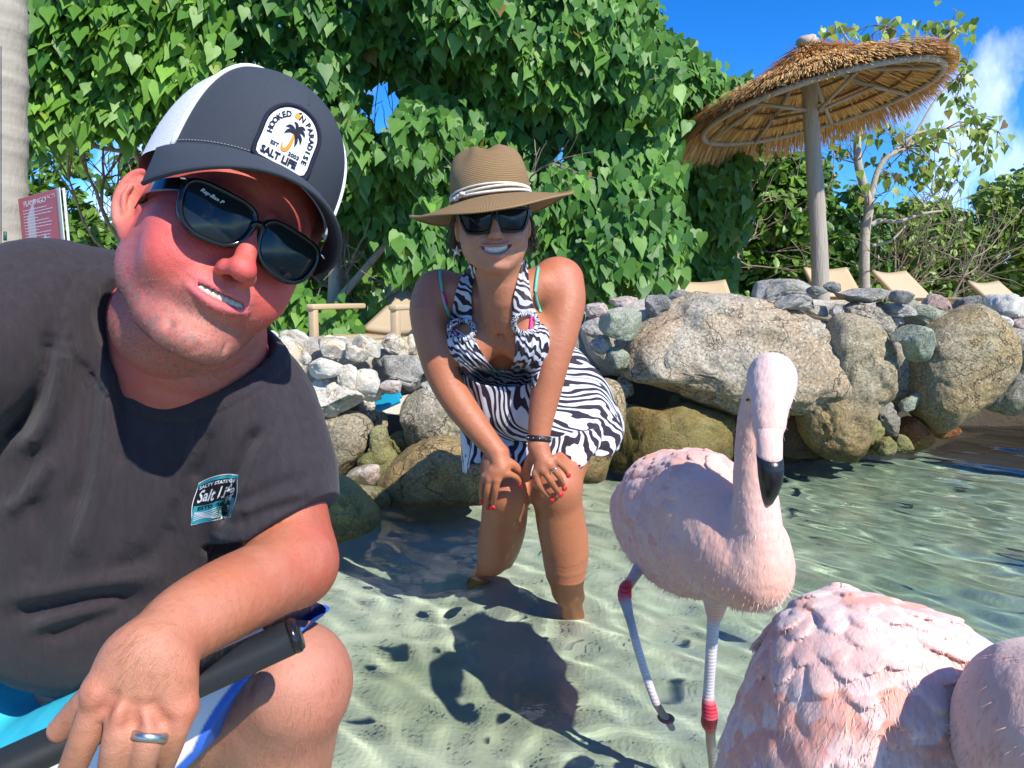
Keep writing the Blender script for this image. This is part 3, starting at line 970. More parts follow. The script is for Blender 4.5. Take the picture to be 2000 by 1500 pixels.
def heart_crown(tree, rs, poly, n_cl, Y0, leaf, mat, n_single, depth_lobes=0.45, per=13, back=True):
    """drooping clusters of heart leaves on a lumpy outer face, plus darker layers within"""
    xs_ = [p[0] for p in poly]; ys_ = [p[1] for p in poly]
    def sample(n):
        X, Yp = [], []
        while len(X) < n:
            x = rs.uniform(min(xs_), max(xs_), n); y = rs.uniform(min(ys_), max(ys_), n)
            k = in_poly(x, y, poly)
            X += x[k].tolist(); Yp += y[k].tolist()
        X, Yp = np.array(X[:n]), np.array(Yp[:n])
        w = np.stack([X / 55, Yp / 55, 0 * X], 1)
        return X + 38 * vnoise(w, 31, 2), Yp + 34 * vnoise(w, 32, 2)
    cx, cy = sample(n_cl)
    g = np.stack([cx / 150, cy / 120, np.zeros(n_cl)], 1)
    lump = vnoise(g, 11, 3, .6)
    # shelf profile: each lump hangs outwards at its foot
    Yc = Y0 - depth_lobes * lump - 0.10 * rs.rand(n_cl)
    k = ~holed(cx, cy, 1.15) & (vnoise(g * 2.6 + 40, 19, 2) > -.30)
    cx, cy, Yc, lump = cx[k], cy[k], Yc[k], lump[k]
    cpos = ray_pts(cx, cy, Yc)
    n_cl = len(cx)
    P_, Nn, Dn, Sz, Tn = [], [], [], [], []
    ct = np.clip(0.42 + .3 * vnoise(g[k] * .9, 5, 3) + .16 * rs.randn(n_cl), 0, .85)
    for layer in range(per):
        # leaves strung down a hanging twig
        f = layer / per
        off = np.stack([rs.randn(n_cl) * leaf * .55, -rs.rand(n_cl) * leaf * .9 + f * .25 * leaf, -f * leaf * 2.3 + rs.randn(n_cl) * leaf * .3], 1)
        P_.append(cpos + off)
        nn = np.stack([0.10 + rs.randn(n_cl) * .55, -1.0 + rs.randn(n_cl) * .25, 0.45 + rs.randn(n_cl) * .45], 1)
        Nn.append(nn)
        Dn.append(np.stack([rs.randn(n_cl) * .3, -.35 + rs.randn(n_cl) * .15, -1 + 0 * ct], 1))
        Sz.append(leaf * (.50 + .72 * rs.rand(n_cl) ** 1.2))
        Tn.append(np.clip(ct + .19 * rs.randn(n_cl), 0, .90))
    P_, Nn, Dn, Sz, Tn = map(np.concatenate, (P_, Nn, Dn, Sz, Tn))
    Tn = np.where(rs.rand(len(Tn)) < .018, .93 + .07 * rs.rand(len(Tn)), Tn)
    px, py, z = pix(P_)
    k = ~holed(px, py + 10)
    P_, Nn, Dn, Sz, Tn, px, py = (a[k] for a in (P_, Nn, Dn, Sz, Tn, px, py))
    fr = frames(Nn, Dn)
    vis = (px > 0) & (px < 2000) & (py > 0) & (py < 620)
    front = np.where(vis)[0]
    order = front[np.argsort(P_[front, 1])][:max(n_single * 3, 1)]
    pick = rs.permutation(order)[:n_single]
    mask = np.ones(len(P_), bool); mask[pick] = False
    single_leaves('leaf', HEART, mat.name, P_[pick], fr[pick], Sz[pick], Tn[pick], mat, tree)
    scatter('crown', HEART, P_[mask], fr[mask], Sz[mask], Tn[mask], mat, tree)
    if back:
        bx, by = sample(int(n_cl * 3.6))
        bp = ray_pts(bx, by, Y0 + .35 + .9 * rs.rand(len(bx)))
        px, py, z = pix(bp)
        bp = bp[~holed(px, py, .9)]
        n = len(bp)
        nn = np.stack([rs.randn(n) * .6, -1 + rs.randn(n) * .4, .3 + rs.randn(n) * .5], 1)
        dd = np.stack([rs.randn(n) * .5, rs.randn(n) * .3, -np.ones(n)], 1)
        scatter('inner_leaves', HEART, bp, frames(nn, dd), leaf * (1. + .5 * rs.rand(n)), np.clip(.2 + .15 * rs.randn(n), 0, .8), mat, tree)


rs = np.random.RandomState(3)
# --- main heart-leaved tree (centre) and its neighbours
def tree(label, loc, group=None):
    return empty('tree', loc, label, 'tree', group)


def crown_wood(tr, rs, starts, depth=3, length=1.6, rad=.06, mat=M_BARK, spread=.55, nc=4):
    length *= .72
    starts = [((p[0], p[1] + .25, p[2]), d) for p, d in starts]
    V, F = join(branch_set(rs, starts, nc, length, rad, spread, depth))
    return mk('branches', V, F, mat, tr)


tA = tree('bright green heart leaved tree behind the man and the red sign', (-2.6, 5.2, .3), 'heart leaved trees along the shore')
heart_crown(tA, rs, [(-160, -140), (420, -140), (430, 60), (400, 200), (300, 230), (210, 190), (120, 230), (40, 215), (-20, 200), (-160, 240)], 520, 4.3, .094, M_LIME, 110, .42, per=12)
V, F = join([tube([(-2.55, 5.3, .2), (-2.5, 5.25, .9), (-2.45, 5.3, 1.6), (-2.2, 5.2, 2.4)], [.045, .04, .035, .02]),
             tube([(-2.35, 5.0, .2), (-2.5, 5.1, 1.0), (-2.62, 5.3, 1.6), (-2.9, 5.3, 2.2)], [.03, .028, .024, .02])])
mk('trunk', V, F, M_BARKP, tA)
crown_wood(tA, rs, [((-2.5, 5.3, .4), (.2, 0, 1)), ((-2.9, 5.4, .3), (-.1, 0, 1)), ((-2.1, 5.6, .4), (.1, 0, 1)), ((-1.6, 5.6, .3), (-.3, 0, 1)), ((-2.4, 5.3, 1.5), (-1, 0, .2)), ((-1.9, 5.3, 1.6), (.6, -.2, .2))], 3, 1.3, .03)

tB = tree('tall dense heart leaved tree filling the middle behind the woman', (-.6, 5.6, .3), 'heart leaved trees along the shore')
polyB = [(380, -160), (1230, -160), (1258, -20), (1275, 45), (1300, 100), (1320, 180), (1330, 420), (1300, 540), (1150, 560), (1040, 545), (860, 520), (740, 500), (660, 440), (600, 400), (560, 300), (430, 260), (330, 240), (330, 100)]
heart_crown(tB, rs, polyB, 1500, 4.75, .088, M_HEART, 120, .75, per=13)
# --- dim layer low down with trunks and twigs
V, F = join([tube([(-1.25, 5.0, .1), (-1.2, 5.0, .8), (-1.28, 5.05, 1.4), (-1.1, 5.1, 2.2)], [.05, .042, .038, .03]),
             tube([(-1.0, 5.2, .2), (-.8, 5.2, .8), (-.55, 5.3, 1.5), (-.3, 5.3, 2.4)], [.045, .04, .036, .03]),
             tube([(-1.5, 4.9, .2), (-1.15, 4.95, .65), (-.85, 5.0, 1.0), (-.5, 5.0, 1.3)], [.03, .026, .022, .02]),
             tube([(-1.55, 5.1, .5), (-1.45, 5.0, .9), (-1.6, 5.0, 1.3)], [.03, .03, .03])])
mk('trunk', V, F, M_BARKP, tB)
crown_wood(tB, rs, [((-1.3, 5.2, .3), (0, 0, 1)), ((-.9, 5.2, .3), (.2, 0, 1)), ((-.5, 5.3, .3), (.1, 0, 1)), ((-1.6, 5.2, .3), (-.2, 0, 1)), ((.0, 5.3, .8), (.3, -.1, 1)), ((-1.1, 4.9, .5), (.7, 0, .5))], 3, 1.35, .032)

tC = tree('drooping heart leaved tree on the left of the thatched parasol', (1.6, 5.6, .3), 'heart leaved trees along the shore')
polyC = [(1268, 60), (1300, 62), (1335, 105), (1360, 110), (1400, 90), (1412, 130), (1425, 175), (1455, 130), (1475, 140), (1470, 240), (1440, 330), (1445, 420), (1430, 500), (1390, 550), (1330, 570), (1240, 575), (1130, 575), (1110, 520), (1200, 420), (1240, 200)]
heart_crown(tC, rs, polyC, 640, 6.15, .104, M_HEART, 80, .55, per=13)
crown_wood(tC, rs, [((1.5, 6.5, .2), (0, 0, 1)), ((1.9, 6.5, .2), (.1, 0, 1)), ((1.1, 6.5, .2), (-.1, 0, 1))], 3, 1.3, .035)
V, F = tube([(1.65, 6.6, .1), (1.62, 6.6, .9), (1.7, 6.6, 1.6), (1.8, 6.6, 2.3)], [.06, .05, .045, .03])
mk('trunk', V, F, M_BARK, tC)

# low bush between the man and the woman
bush = empty('bush', (-1.3, 4.3, .3), 'low bright heart leaved bush behind the pale stones beside the man', 'bush')
heart_crown(bush, rs, [(540, 560), (600, 540), (650, 570), (668, 620), (660, 655), (600, 660), (540, 655)], 60, 4.1, .075, M_LIME, 30, .12, per=9, back=True)
V, F = join(branch_set(rs, [((-1.25, 4.25, .2), (0, 0, 1)), ((-1.35, 4.3, .2), (-.2, 0, 1))], 3, .35, .01, .6, 1))
mk('stems', V, F, M_BARK, bush)
bush = empty('bush', (-.8, 4.6, .3), 'small leafy bush low behind the left lounger back', 'bush')
heart_crown(bush, rs, [(668, 590), (720, 560), (735, 600), (710, 640), (668, 650)], 22, 4.7, .07, M_LIME, 10, .1, per=7, back=False)
V, F = join(branch_set(rs, [((-.95, 4.75, .2), (0, 0, 1))], 3, .35, .01, .6, 1))
mk('stems', V, F, M_BARK, bush)


# --- shrubs with small oval leaves on the right
def rosette_bush(label, poly, Y0, n_cl, leaf, mat, depth, n_single, wood=6, group='broad leaved shrubs behind the loungers', shell=.5, dens=9, seed=0, thin=None):
    rs = np.random.RandomState(seed + 50)
    xs_ = [p[0] for p in poly]; ys_ = [p[1] for p in poly]
    X = rs.uniform(min(xs_), max(xs_), n_cl * 6); Yp = rs.uniform(min(ys_), max(ys_), n_cl * 6)
    k = in_poly(X, Yp, poly)
    X, Yp = X[k][:n_cl], Yp[k][:n_cl]
    g = np.stack([X / 110, Yp / 80, 0 * X], 1)
    if thin is not None:
        keep = vnoise(g * 1.6, seed + 3, 3) > thin
        X, Yp, g = X[keep], Yp[keep], g[keep]
    n = len(X)
    lump = vnoise(g, seed, 3, .6)
    Yc = Y0 - shell * lump + depth * rs.rand(n) ** 1.5
    c = ray_pts(X, Yp, Yc)
    loc = (float(c[:, 0].mean()), Y0 + depth * .5, .36)
    root = empty('shrub', loc, label, 'shrub', group)
    Pp, Nn, Dn, Sz, Tn = [], [], [], [], []
    axis_ = np.stack([rs.randn(n) * .5 + .1, -.7 + rs.randn(n) * .4, .7 + rs.randn(n) * .4], 1)
    axis_ /= np.linalg.norm(axis_, axis=1, keepdims=True)
    ct = np.clip(.42 + .3 * lump + .18 * rs.randn(n), 0, .9)
    for j in range(dens):
        rad = rs.randn(n, 3); rad -= (rad * axis_).sum(1, keepdims=True) * axis_
        rad /= np.linalg.norm(rad, axis=1, keepdims=True)
        Pp.append(c - axis_ * leaf * .3 * j / dens + rs.randn(n, 3) * leaf * .15)
        Nn.append(axis_ + rad * .5 + rs.randn(n, 3) * .25)
        Dn.append(rad + axis_ * .25)
        Sz.append(leaf * (.75 + .45 * rs.rand(n)))
        Tn.append(np.clip(ct + .1 * rs.randn(n), 0, .9))
    Pp, Nn, Dn, Sz, Tn = map(np.concatenate, (Pp, Nn, Dn, Sz, Tn))
    Tn = np.where(rs.rand(len(Tn)) < .012, .95 + .05 * rs.rand(len(Tn)), Tn)
    fr = frames(Nn, Dn)
    px, py, _ = pix(Pp)
    vis = np.where((px > 10) & (px < 1990) & (py > 0) & (py < 560))[0]
    order = vis[np.argsort(Pp[vis, 1])][:n_single * 3]
    pick = rs.permutation(order)[:n_single]
    mask = np.ones(len(Pp), bool); mask[pick] = False
    single_leaves('leaf', OVAL, mat.name, Pp[pick], fr[pick], Sz[pick], Tn[pick], mat, root)
    scatter('foliage', OVAL, Pp[mask], fr[mask], Sz[mask], Tn[mask], mat, root)
    if wood:
        lo, hi = c[:, 0].min(), c[:, 0].max()
        H = c[:, 2].max() - .3
        st = [((rs.uniform(lo, hi), Y0 + depth * .6 * rs.rand(), .3), (rs.randn() * .3, -.1, 1)) for _ in range(wood)]
        V, F = join(branch_set(rs, st, 4, H * .55, .018, .5, 2))
        mk('branches', V, F, M_BARK, root)
    return root


rosette_bush('dark green shrub with pointed rosettes left of the parasol pole', [(1330, 330), (1420, 300), (1560, 290), (1600, 300), (1610, 600), (1330, 600), (1280, 560), (1340, 470)], 7.3, 1100, .125, M_OVAL, .9, 60, 7, seed=1)
rosette_bush('twiggy green shrub between the parasol pole and the bare trunked tree', [(1580, 310), (1640, 330), (1700, 380), (1740, 420), (1760, 600), (1590, 600)], 7.8, 620, .115, M_OVAL, 1.1, 40, 8, seed=2, thin=-.35)
rosette_bush('yellowish green shrub right of the bare trunked tree', [(1730, 420), (1780, 390), (1850, 400), (1900, 420), (1920, 600), (1740, 600)], 8.2, 760, .105, M_OLIVE, 1.1, 40, 7, seed=3)
rosette_bush('olive green shrub bank at the right edge behind the last lounger', [(1880, 400), (1930, 360), (1990, 330), (2080, 320), (2300, 340), (2300, 600), (1890, 600)], 8.6, 1300, .105, M_OLIVE, 1.3, 40, 9, seed=4)
rosette_bush('dark shrub low behind the heart leaved trees', [(-260, 260), (60, 240), (330, 250), (700, 400), (1000, 520), (1350, 480), (1350, 620), (700, 640), (-260, 640)], 7.2, 1400, .14, M_OVAL, 1.2, 0, 8, seed=5, thin=-.12)

# --- far dark wood closing the view under the crowns
V = []
rsf = np.random.RandomState(9)
n = 5000
px = rsf.uniform(-2500, 4600, n); py = rsf.uniform(430, 640, n)
pp = ray_pts(px, py, 12 + 3 * rsf.rand(n))
far = scatter('far_shrubs', OVAL, pp, frames(rsf.randn(n, 3) * .5 + [0, -1, .5], rsf.randn(n, 3) + [0, 0, -1]), .38 + .3 * rsf.rand(n), rsf.rand(n) * .8, M_OVAL)

# --- small bare-trunked tree with sparse leaves
def bough(pts, r0, r1, seg=8):
    c = catmull(pts, 5)
    return tube([tuple(x) for x in c], list(np.linspace(r0, r1, len(c))), seg, True)
tD = tree('slender pale trunked tree with thin yellowing leaves right of the parasol', tuple(P(1690, 545, 7.2)))
YD = 7.2
def Q(x, y, dy=0): return tuple(P(x, y, YD + dy))
parts = [bough([Q(1690, 600), Q(1688, 520), Q(1690, 450), Q(1697, 405), Q(1686, 360), Q(1676, 320), Q(1674, 270)], .055, .035),
         bough([Q(1697, 408), Q(1704, 370), Q(1716, 330), Q(1736, 305), Q(1770, 290), Q(1800, 270)], .035, .014),
         bough([Q(1700, 440), Q(1722, 430), Q(1752, 433), Q(1800, 418), Q(1840, 412)], .026, .010),
         bough([Q(1674, 275), Q(1690, 230), Q(1700, 170), Q(1712, 110), Q(1730, 50)], .03, .008),
         bough([Q(1685, 240), Q(1720, 200), Q(1780, 150), Q(1830, 90), Q(1860, 60)], .022, .006),
         bough([Q(1700, 190), Q(1690, 130), Q(1650, 70), Q(1640, 50)], .016, .005),
         bough([Q(1770, 290), Q(1800, 240), Q(1830, 190), Q(1870, 150)], .015, .005),
         bough([Q(1736, 305), Q(1790, 262), Q(1850, 250), Q(1900, 240), Q(1930, 250)], .018, .006),
         bough([Q(1704, 480), Q(1740, 470), Q(1770, 440)], .016, .006)]
V, F = join(parts)
mk('trunk', V, F, M_BARKP, tD)
rsd = np.random.RandomState(21)
tips, tw = [], []
for (x, y) in [(1610, 75), (1635, 60), (1660, 70), (1700, 80), (1715, 60), (1735, 45), (1755, 60), (1775, 85), (1690, 100), (1720, 95), (1760, 110), (1790, 65), (1815, 50), (1830, 40), (1840, 60), (1860, 40), (1880, 60), (1800, 95), (1850, 90), (1870, 75),
               (1880, 110), (1830, 75), (1860, 165), (1875, 160), (1885, 180), (1850, 190), (1880, 205), (1900, 160), (1870, 240), (1900, 240), (1780, 260), (1800, 250), (1850, 250), (1830, 270), (1740, 255), (1760, 275), (1920, 245), (1930, 235), (1900, 275), (1870, 290),
               (1890, 305), (1910, 300), (1930, 320), (1940, 290), (1925, 260), (1800, 300), (1820, 320), (1760, 310), (1730, 320), (1750, 340), (1720, 340), (1780, 340), (1800, 360), (1830, 350), (1850, 330), (1870, 350), (1780, 375), (1740, 370), (1700, 365), (1820, 380), (1660, 250), (1640, 280), (1690, 270), (1715, 260), (1660, 290), (1610, 290), (1635, 300)]:
    tips.append(P(x + rsd.randn() * 5, y + rsd.randn() * 5, YD + rsd.randn() * .25))
tr_pts = [Vector(Q(*a)) for a in [(1697, 405), (1716, 330), (1770, 290), (1800, 270), (1752, 433), (1840, 412), (1700, 170), (1730, 50), (1780, 150), (1830, 90), (1860, 60), (1640, 50), (1690, 130), (1830, 190), (1870, 150), (1850, 250), (1900, 240), (1930, 250), (1676, 320)]]
pos, fr_n, fr_d, sz, tn = [], [], [], [], []
for tp in tips:
    near = min(tr_pts, key=lambda q: (q - tp).length)
    mid = (near + tp) / 2 + Vector(rsd.randn(3) * .03) + Vector((0, 0, .03))
    tw.append(tube([near, mid, tp], [.007, .005, .003], 4, False))
    for _ in range(2):
        e = tp + Vector(rsd.randn(3) * .07)
        tw.append(tube([mid, (mid + e) / 2 + Vector(rsd.randn(3) * .015), e], [.004, .003, .002], 4, False))
    for k in range(rsd.randint(5, 11)):
        pos.append(tp + Vector(rsd.randn(3) * .065)); fr_n.append((rsd.randn() * .6, -1 + rsd.randn() * .4, .3 + rsd.randn() * .4)); fr_d.append((rsd.randn() * .5, 0, -1))
        sz.append(.055 + .035 * rsd.rand()); u = rsd.rand(); tn.append(.95 + .05 * rsd.rand() if u < .10 else .35 + .55 * rsd.rand())
V, F = join(tw)
mk('twigs', V, F, M_BARK, tD)['kind'] = 'stuff'
pos, fr_n, fr_d, sz, tn = map(np.array, (pos, fr_n, fr_d, sz, tn))
FR = frames(fr_n, fr_d)
ns = min(140, len(pos))
pk = rsd.permutation(len(pos))
single_leaves('leaf', HEART, 'small_olive', pos[pk[:ns]], FR[pk[:ns]], sz[pk[:ns]], tn[pk[:ns]], M_OLIVE, tD)
scatter('crown', HEART, pos[pk[ns:]], FR[pk[ns:]], sz[pk[ns:]], tn[pk[ns:]], M_OLIVE, tD)
# ------------------------------------------------------------------ palm trunk, sign, loungers, parasol
M_PALM = None
t = NT('palm_bark')
n = t.noise(7, 5, co=t.co('Object'), stretch=(1, 1, 5)); n2 = t.noise(60, 5, co=t.co('Object'), stretch=(1, 1, .3))
t.set(Base__Color=t.mix(n, (0.27, 0.23, 0.17), (0.46, 0.42, 0.34)), Roughness=.9, Normal=t.bump(n2, .5, .01))
c = [tuple(P(-5, y, 3.5)) for y in np.linspace(-700, 640, 40)][::-1]
c = [(x, y, z) for (x, y, z) in c]
rr = [.105 + .005 * math.sin(i * 1.9) + .02 * (1 - i / 40) for i in range(40)]
c2, r2 = [], []
for i in range(39):
    for s in range(4):
        u = s / 4
        a = np.array(c[i]) * (1 - u) + np.array(c[i + 1]) * u
        c2.append(tuple(a)); r2.append(rr[i] * (1 - u) + rr[i + 1] * u + (.004 if s == 0 else 0))
V, F = tube(c2, r2, 28)
palm = mk('palm_trunk', V, F, t.m)
tag(palm, 'pale ringed palm trunk at the left edge of the picture', 'palm tree')
wire = mk('hanging_cord', *tube([tuple(P(2, y, 3.37)) for y in np.linspace(90, 460, 12)], .0022, 5), simple('dark_cord', (.03, .05, .06), .6))
tag(wire, 'thin dark cord hanging down in front of the palm trunk', 'cord')
V, F = tube([tuple(P(10, 452, 3.37)), tuple(P(10, 470, 3.37))], .007, 8)
mk('clip', V, F, simple('green_clip', (.02, .09, .07), .5), wire)

# red information sign on a post
M_RED = simple('red_print', (0.62, 0.05, 0.04), .45, var=.06)
M_PALE = simple('pale_print', (0.80, 0.50, 0.44), .45, var=.04)
M_WHITE = simple('white_print', (0.82, 0.80, 0.78), .45, var=.02)
M_PLATE = simple('sign_edge', (0.62, 0.60, 0.55), .5)
sgY = 3.1
s_tl, s_tr = P(34, 388, 3.3), P(112, 366, 2.96)
s_br = s_tr - Vector((-.01, 0, .3))
sign = empty('information_sign', tuple(P(78, 600, sgY + .05)), 'red flamingo information sign behind the man\'s shoulder', 'sign')
ux = (s_tr - s_tl); Wd = ux.length; ux.normalize()
dn = (s_br - s_tr).normalized(); dn = (dn - ux * dn.dot(ux)).normalized()
nn = ux.cross(dn) * -1
if nn.y > 0: nn = -nn
SM = Matrix((ux, -dn, nn)).transposed()
def sg(u, v, h=0.0):    # u 0..1 across, v metres down
    return s_tl + ux * (u * Wd) + dn * v + nn * h
H_ = .32
V, F = boxm(sg(.5, H_ / 2, -.008), Wd, H_, .004, SM, .0005)
board = mk('board', V, F, M_PLATE, sign, smooth=False)
def quad(name, u0, v0, u1, v1, mat, h=.0, parent=None):
    return mk(name, [sg(u0, v0, h), sg(u1, v0, h), sg(u1, v1, h), sg(u0, v1, h)], [(0, 1, 2, 3)], mat, parent, smooth=False)
quad('print', .02, .003, .94, H_ - .004, M_RED, .0006, board)
V, F = boxm(sg(1.0, H_ / 2, -.022), .0025, H_, .010, SM, .0005)
mk('edge_strip', V, F, M_PLATE, sign, smooth=False)
V, F = tube([sg(.4, H_, -.04), sg(.4, H_ + .7, -.04)], .03, 12)
mk('post', V, F, M_BARK, sign)
mk('print_bird', [sg(.22, .09, .001), sg(.42, .02, .001), sg(.40, .30, .001), sg(.18, .30, .001)], [(0, 1, 2, 3)], M_PALE, board, smooth=False)
mk('print_bird', [sg(.62, .165, .0012), sg(.70, .20, .0012), sg(.86, .30, .0012), sg(.44, .30, .0012), sg(.52, .22, .0012)], [(0, 1, 2, 3, 4)], M_PALE, board, smooth=False)
lines = []
rsn = np.random.RandomState(2)
for k in range(13):
    v = .058 + k * .0125
    a = .12 + .02 * rsn.rand(); b = .72 + .2 * rsn.rand()
    if k % 4 == 3: b = .5
    x = a
    while x < b:
        w = .02 + .05 * rsn.rand()
        lines.append(((sg(x, v, .0016), sg(min(x + w, b), v, .0016), sg(min(x + w, b), v + .0035, .0016), sg(x, v + .0035, .0016)), ((0, 1, 2, 3),)))
        x += w + .012
V, F = join(lines)
mk('text_lines', V, F, M_WHITE, board, smooth=False)


def text_obj(name, s, size, mat, parent, M, extrude=0.0002, align='CENTER', fit=None, bold=False):
    """lettering converted to a mesh, M is its 4x4 placement"""
    cu = bpy.data.curves.new(name, 'FONT')
    cu.body = s; cu.size = size; cu.align_x = align; cu.align_y = 'CENTER'; cu.extrude = extrude
    cu.resolution_u = 3
    if bold: cu.offset = size * .022
    ob = bpy.data.objects.new(name, cu)
    me = ob.to_mesh().copy()
    bpy.data.objects.remove(ob); bpy.data.curves.remove(cu)
    if fit:
        xs_ = [v.co.x for v in me.vertices]
        k = fit / max(1e-6, max(xs_) - min(xs_))
        me.transform(Matrix.Diagonal((k, 1, 1, 1)))
    me.transform(M)
    me.materials.clear(); me.materials.append(mat)
    me.name = name
    o = bpy.data.objects.new(name, me)
    COL.objects.link(o)
    if parent:
        o.parent = parent
        o.matrix_parent_inverse = Matrix.Translation(-parent.location)
    return o


def place(p, R):
    M = R.to_4x4(); M.translation = p
    return M


text_obj('title', 'FLAMINGO', .032, M_WHITE, board, place(sg(.44, .034, .0016), SM), fit=Wd * .55)
text_obj('title', 'FACTS', .024, M_PALE, board, place(sg(.83, .028, .0016), SM), fit=Wd * .22)

# sun loungers
t = NT('woven_wicker')
w1 = t.new('ShaderNodeTexWave', Scale=60.0, Distortion=.4); w2 = t.new('ShaderNodeTexWave', Scale=60.0, Distortion=.4)

w1.bands_direction = 'X'; w2.bands_direction = 'Z'
t.link(t.co(), w1.inputs['Vector']); t.link(t.co(), w2.inputs['Vector'])
wv = t.math('MULTIPLY', w1.outputs['Fac'], w2.outputs['Fac'])
wc = t.mix(wv, (0.50, 0.37, 0.21), (0.66, 0.52, 0.34))
t.set(Base__Color=wc, Roughness=.6, Normal=t.bump(wv, .5, .004))
M_WICK = t.m


def panel(p00, p10, p11, p01, sag, thick, nu=14, nv=12, out=None):
    """slung panel with a slightly concave sag and real thickness"""
    p00, p10, p11, p01 = map(Vector, (p00, p10, p11, p01))
    n = (p10 - p00).cross(p01 - p00).normalized()
    top, bot = [], []
    for j in range(nv + 1):
        for i in range(nu + 1):
            u, v = i / nu, j / nv
            p = (p00 * (1 - u) + p10 * u) * (1 - v) + (p01 * (1 - u) + p11 * u) * v
            p = p - n * sag * math.sin(math.pi * u) * (0.6 + .4 * v)
            top.append(p); bot.append(p - n * thick)
    V = top + bot
    o = len(top); F = []
    for j in range(nv):
        for i in range(nu):
            a = j * (nu + 1) + i
            F.append((a, a + 1, a + nu + 2, a + nu + 1)); F.append((o + a, o + a + nu + 1, o + a + nu + 2, o + a + 1))
    rim = [i for i in range(nu + 1)] + [j * (nu + 1) + nu for j in range(1, nv + 1)] + [nv * (nu + 1) + i for i in range(nu - 1, -1, -1)] + [j * (nu + 1) for j in range(nv - 1, 0, -1)]
    for k in range(len(rim)):
        a, b = rim[k], rim[(k + 1) % len(rim)]
        F.append((b, a, o + a, o + b))
    return V, F


def lounger(label, loc, rot, back_angle=48, group='wicker sun loungers on the sand'):
    """local: seat along +Y away from backrest, backrest at y=0"""
    r = bpy.data.objects.new('sun_lounger', None); COL.objects.link(r)
    tag(r, label, 'sun lounger', group)
    def part(name, VF, smooth=True):
        o = mk(name, VF[0], VF[1], M_WICK, None, smooth)
        o.parent = r
        return o
    W_, SH = .21, .26
    part('seat', panel((-W_, 0, SH), (W_, 0, SH), (W_, 1.3, SH), (-W_, 1.3, SH), .02, .035))
    a = math.radians(back_angle)
    part('backrest', panel((-W_, 0, SH), (W_, 0, SH), (W_, -.56 * math.cos(a), SH + .56 * math.sin(a)), (-W_, -.56 * math.cos(a), SH + .56 * math.sin(a)), -.03, .035))
    for s in (-1, 1):
        part('side_rail', boxm((s * (W_ + .02), .3, SH - .03), .05, 2.0, .06, None, .012))
        for yy in (-.62, 1.22):
            part('leg', boxm((s * (W_ + .02), yy, SH / 2 - .03), .05, .06, SH, None, .01))
        if s == -1 or True:
            part('armrest', boxm((s * (W_ + .025), .22, SH + .15), .05, .5, .03, None, .01))
            part('arm_post', boxm((s * (W_ + .025), .44, SH + .06), .04, .04, .18, None, .008))
    r.location = loc
    r.rotation_euler = (0, 0, rot)
    return r


GZ = .15
def put_lounger(px, Y, rot, label, ba=48, z=GZ):
    q = P(px, 560, Y)
    return lounger(label, (q.x, Y, z), rot, ba)
lg = put_lounger(738, 4.15, math.radians(18), 'wicker sun lounger behind the pale stones left of the woman, armrest showing', 24, .25)
lg.rotation_euler = (0, 0, math.radians(160)); lg.location = (P(775, 600, 4.05).x, 4.05, .19)
put_lounger(1262, 4.6, math.radians(186), 'wicker lounger back nearest the woman\'s shoulder, partly under leaves', 44, GZ)
put_lounger(1402, 4.6, math.radians(186), 'second wicker lounger back from the woman, left of the grey slab stones', 44, GZ+.01)
put_lounger(1660, 6.25, math.radians(190), 'wicker lounger right beside the foot of the parasol pole', 46, GZ+.08)
put_lounger(1820, 6.0, math.radians(206), 'wicker lounger above the green and pink stones, right of the parasol', 42, GZ+.07)
put_lounger(2015, 6.2, math.radians(205), 'wicker lounger cut off by the right edge of the picture', 40, GZ)

for o_ in bpy.data.objects:
    if o_.get('category') == 'sun lounger' and 4.5 < o_.location.y < 4.7: o_.scale = (.86, .86, .9)
# thatched parasol
YU = 5.2
t = NT('weathered_pole')
n = t.noise(5, 6, .6, co=t.co('Object'), stretch=(6, 6, .6)); n2 = t.noise(40, 4, co=t.co('Object'), stretch=(3, 3, .3))
t.set(Base__Color=t.mix(n, (0.24, 0.20, 0.15), (0.50, 0.45, 0.37)), Roughness=.85, Normal=t.bump(n2, .6, .01))
M_POLE = t.m
def thatch_mat(name, a, b):
    t = NT(name)
    s = t.attr('tint', 'Fac')
    t.set(Base__Color=t.ramp(s, [(0, a), (1, b)]), Roughness=.8, Specular__IOR__Level=.25)
    return t.m
M_THATCH = thatch_mat('thatch', (0.42, 0.22, 0.07), (0.92, 0.60, 0.26))
M_THIN = thatch_mat('thatch_inner', (0.42, 0.25, 0.08), (0.85, 0.57, 0.24))
M_RIB = simple('grey_rib_wood', (0.36, 0.33, 0.29), .8, .3, .25, 12)
foot, apex = P(1608, 700, YU), P(1576, 88, YU)
# the canopy is a cone about a tilted axis; its rim ring passes these picture points
rc = P(1592, 196, YU)
par = empty('thatched_parasol', tuple(foot), 'round thatched palm leaf parasol on a weathered wooden pole', 'parasol')
V, F = tube([tuple(x) for x in catmull([foot, P(1600, 480, YU), P(1592, 350, YU), P(1584, 240, YU), P(1578, 130, YU), P(1577, 84, YU)], 6)], list(np.linspace(.062, .043, 31)), 20)
k = vnoise(np.array([v[:] for v in V]) * 6, 2, 3) * .007
V = [Vector(v) + Vector((float(e), 0, 0)) for v, e in zip(V, k)]
mk('pole', V, F, M_POLE, par)
RAD = P(1808, 222, YU).x - P(1590, 222, YU).x
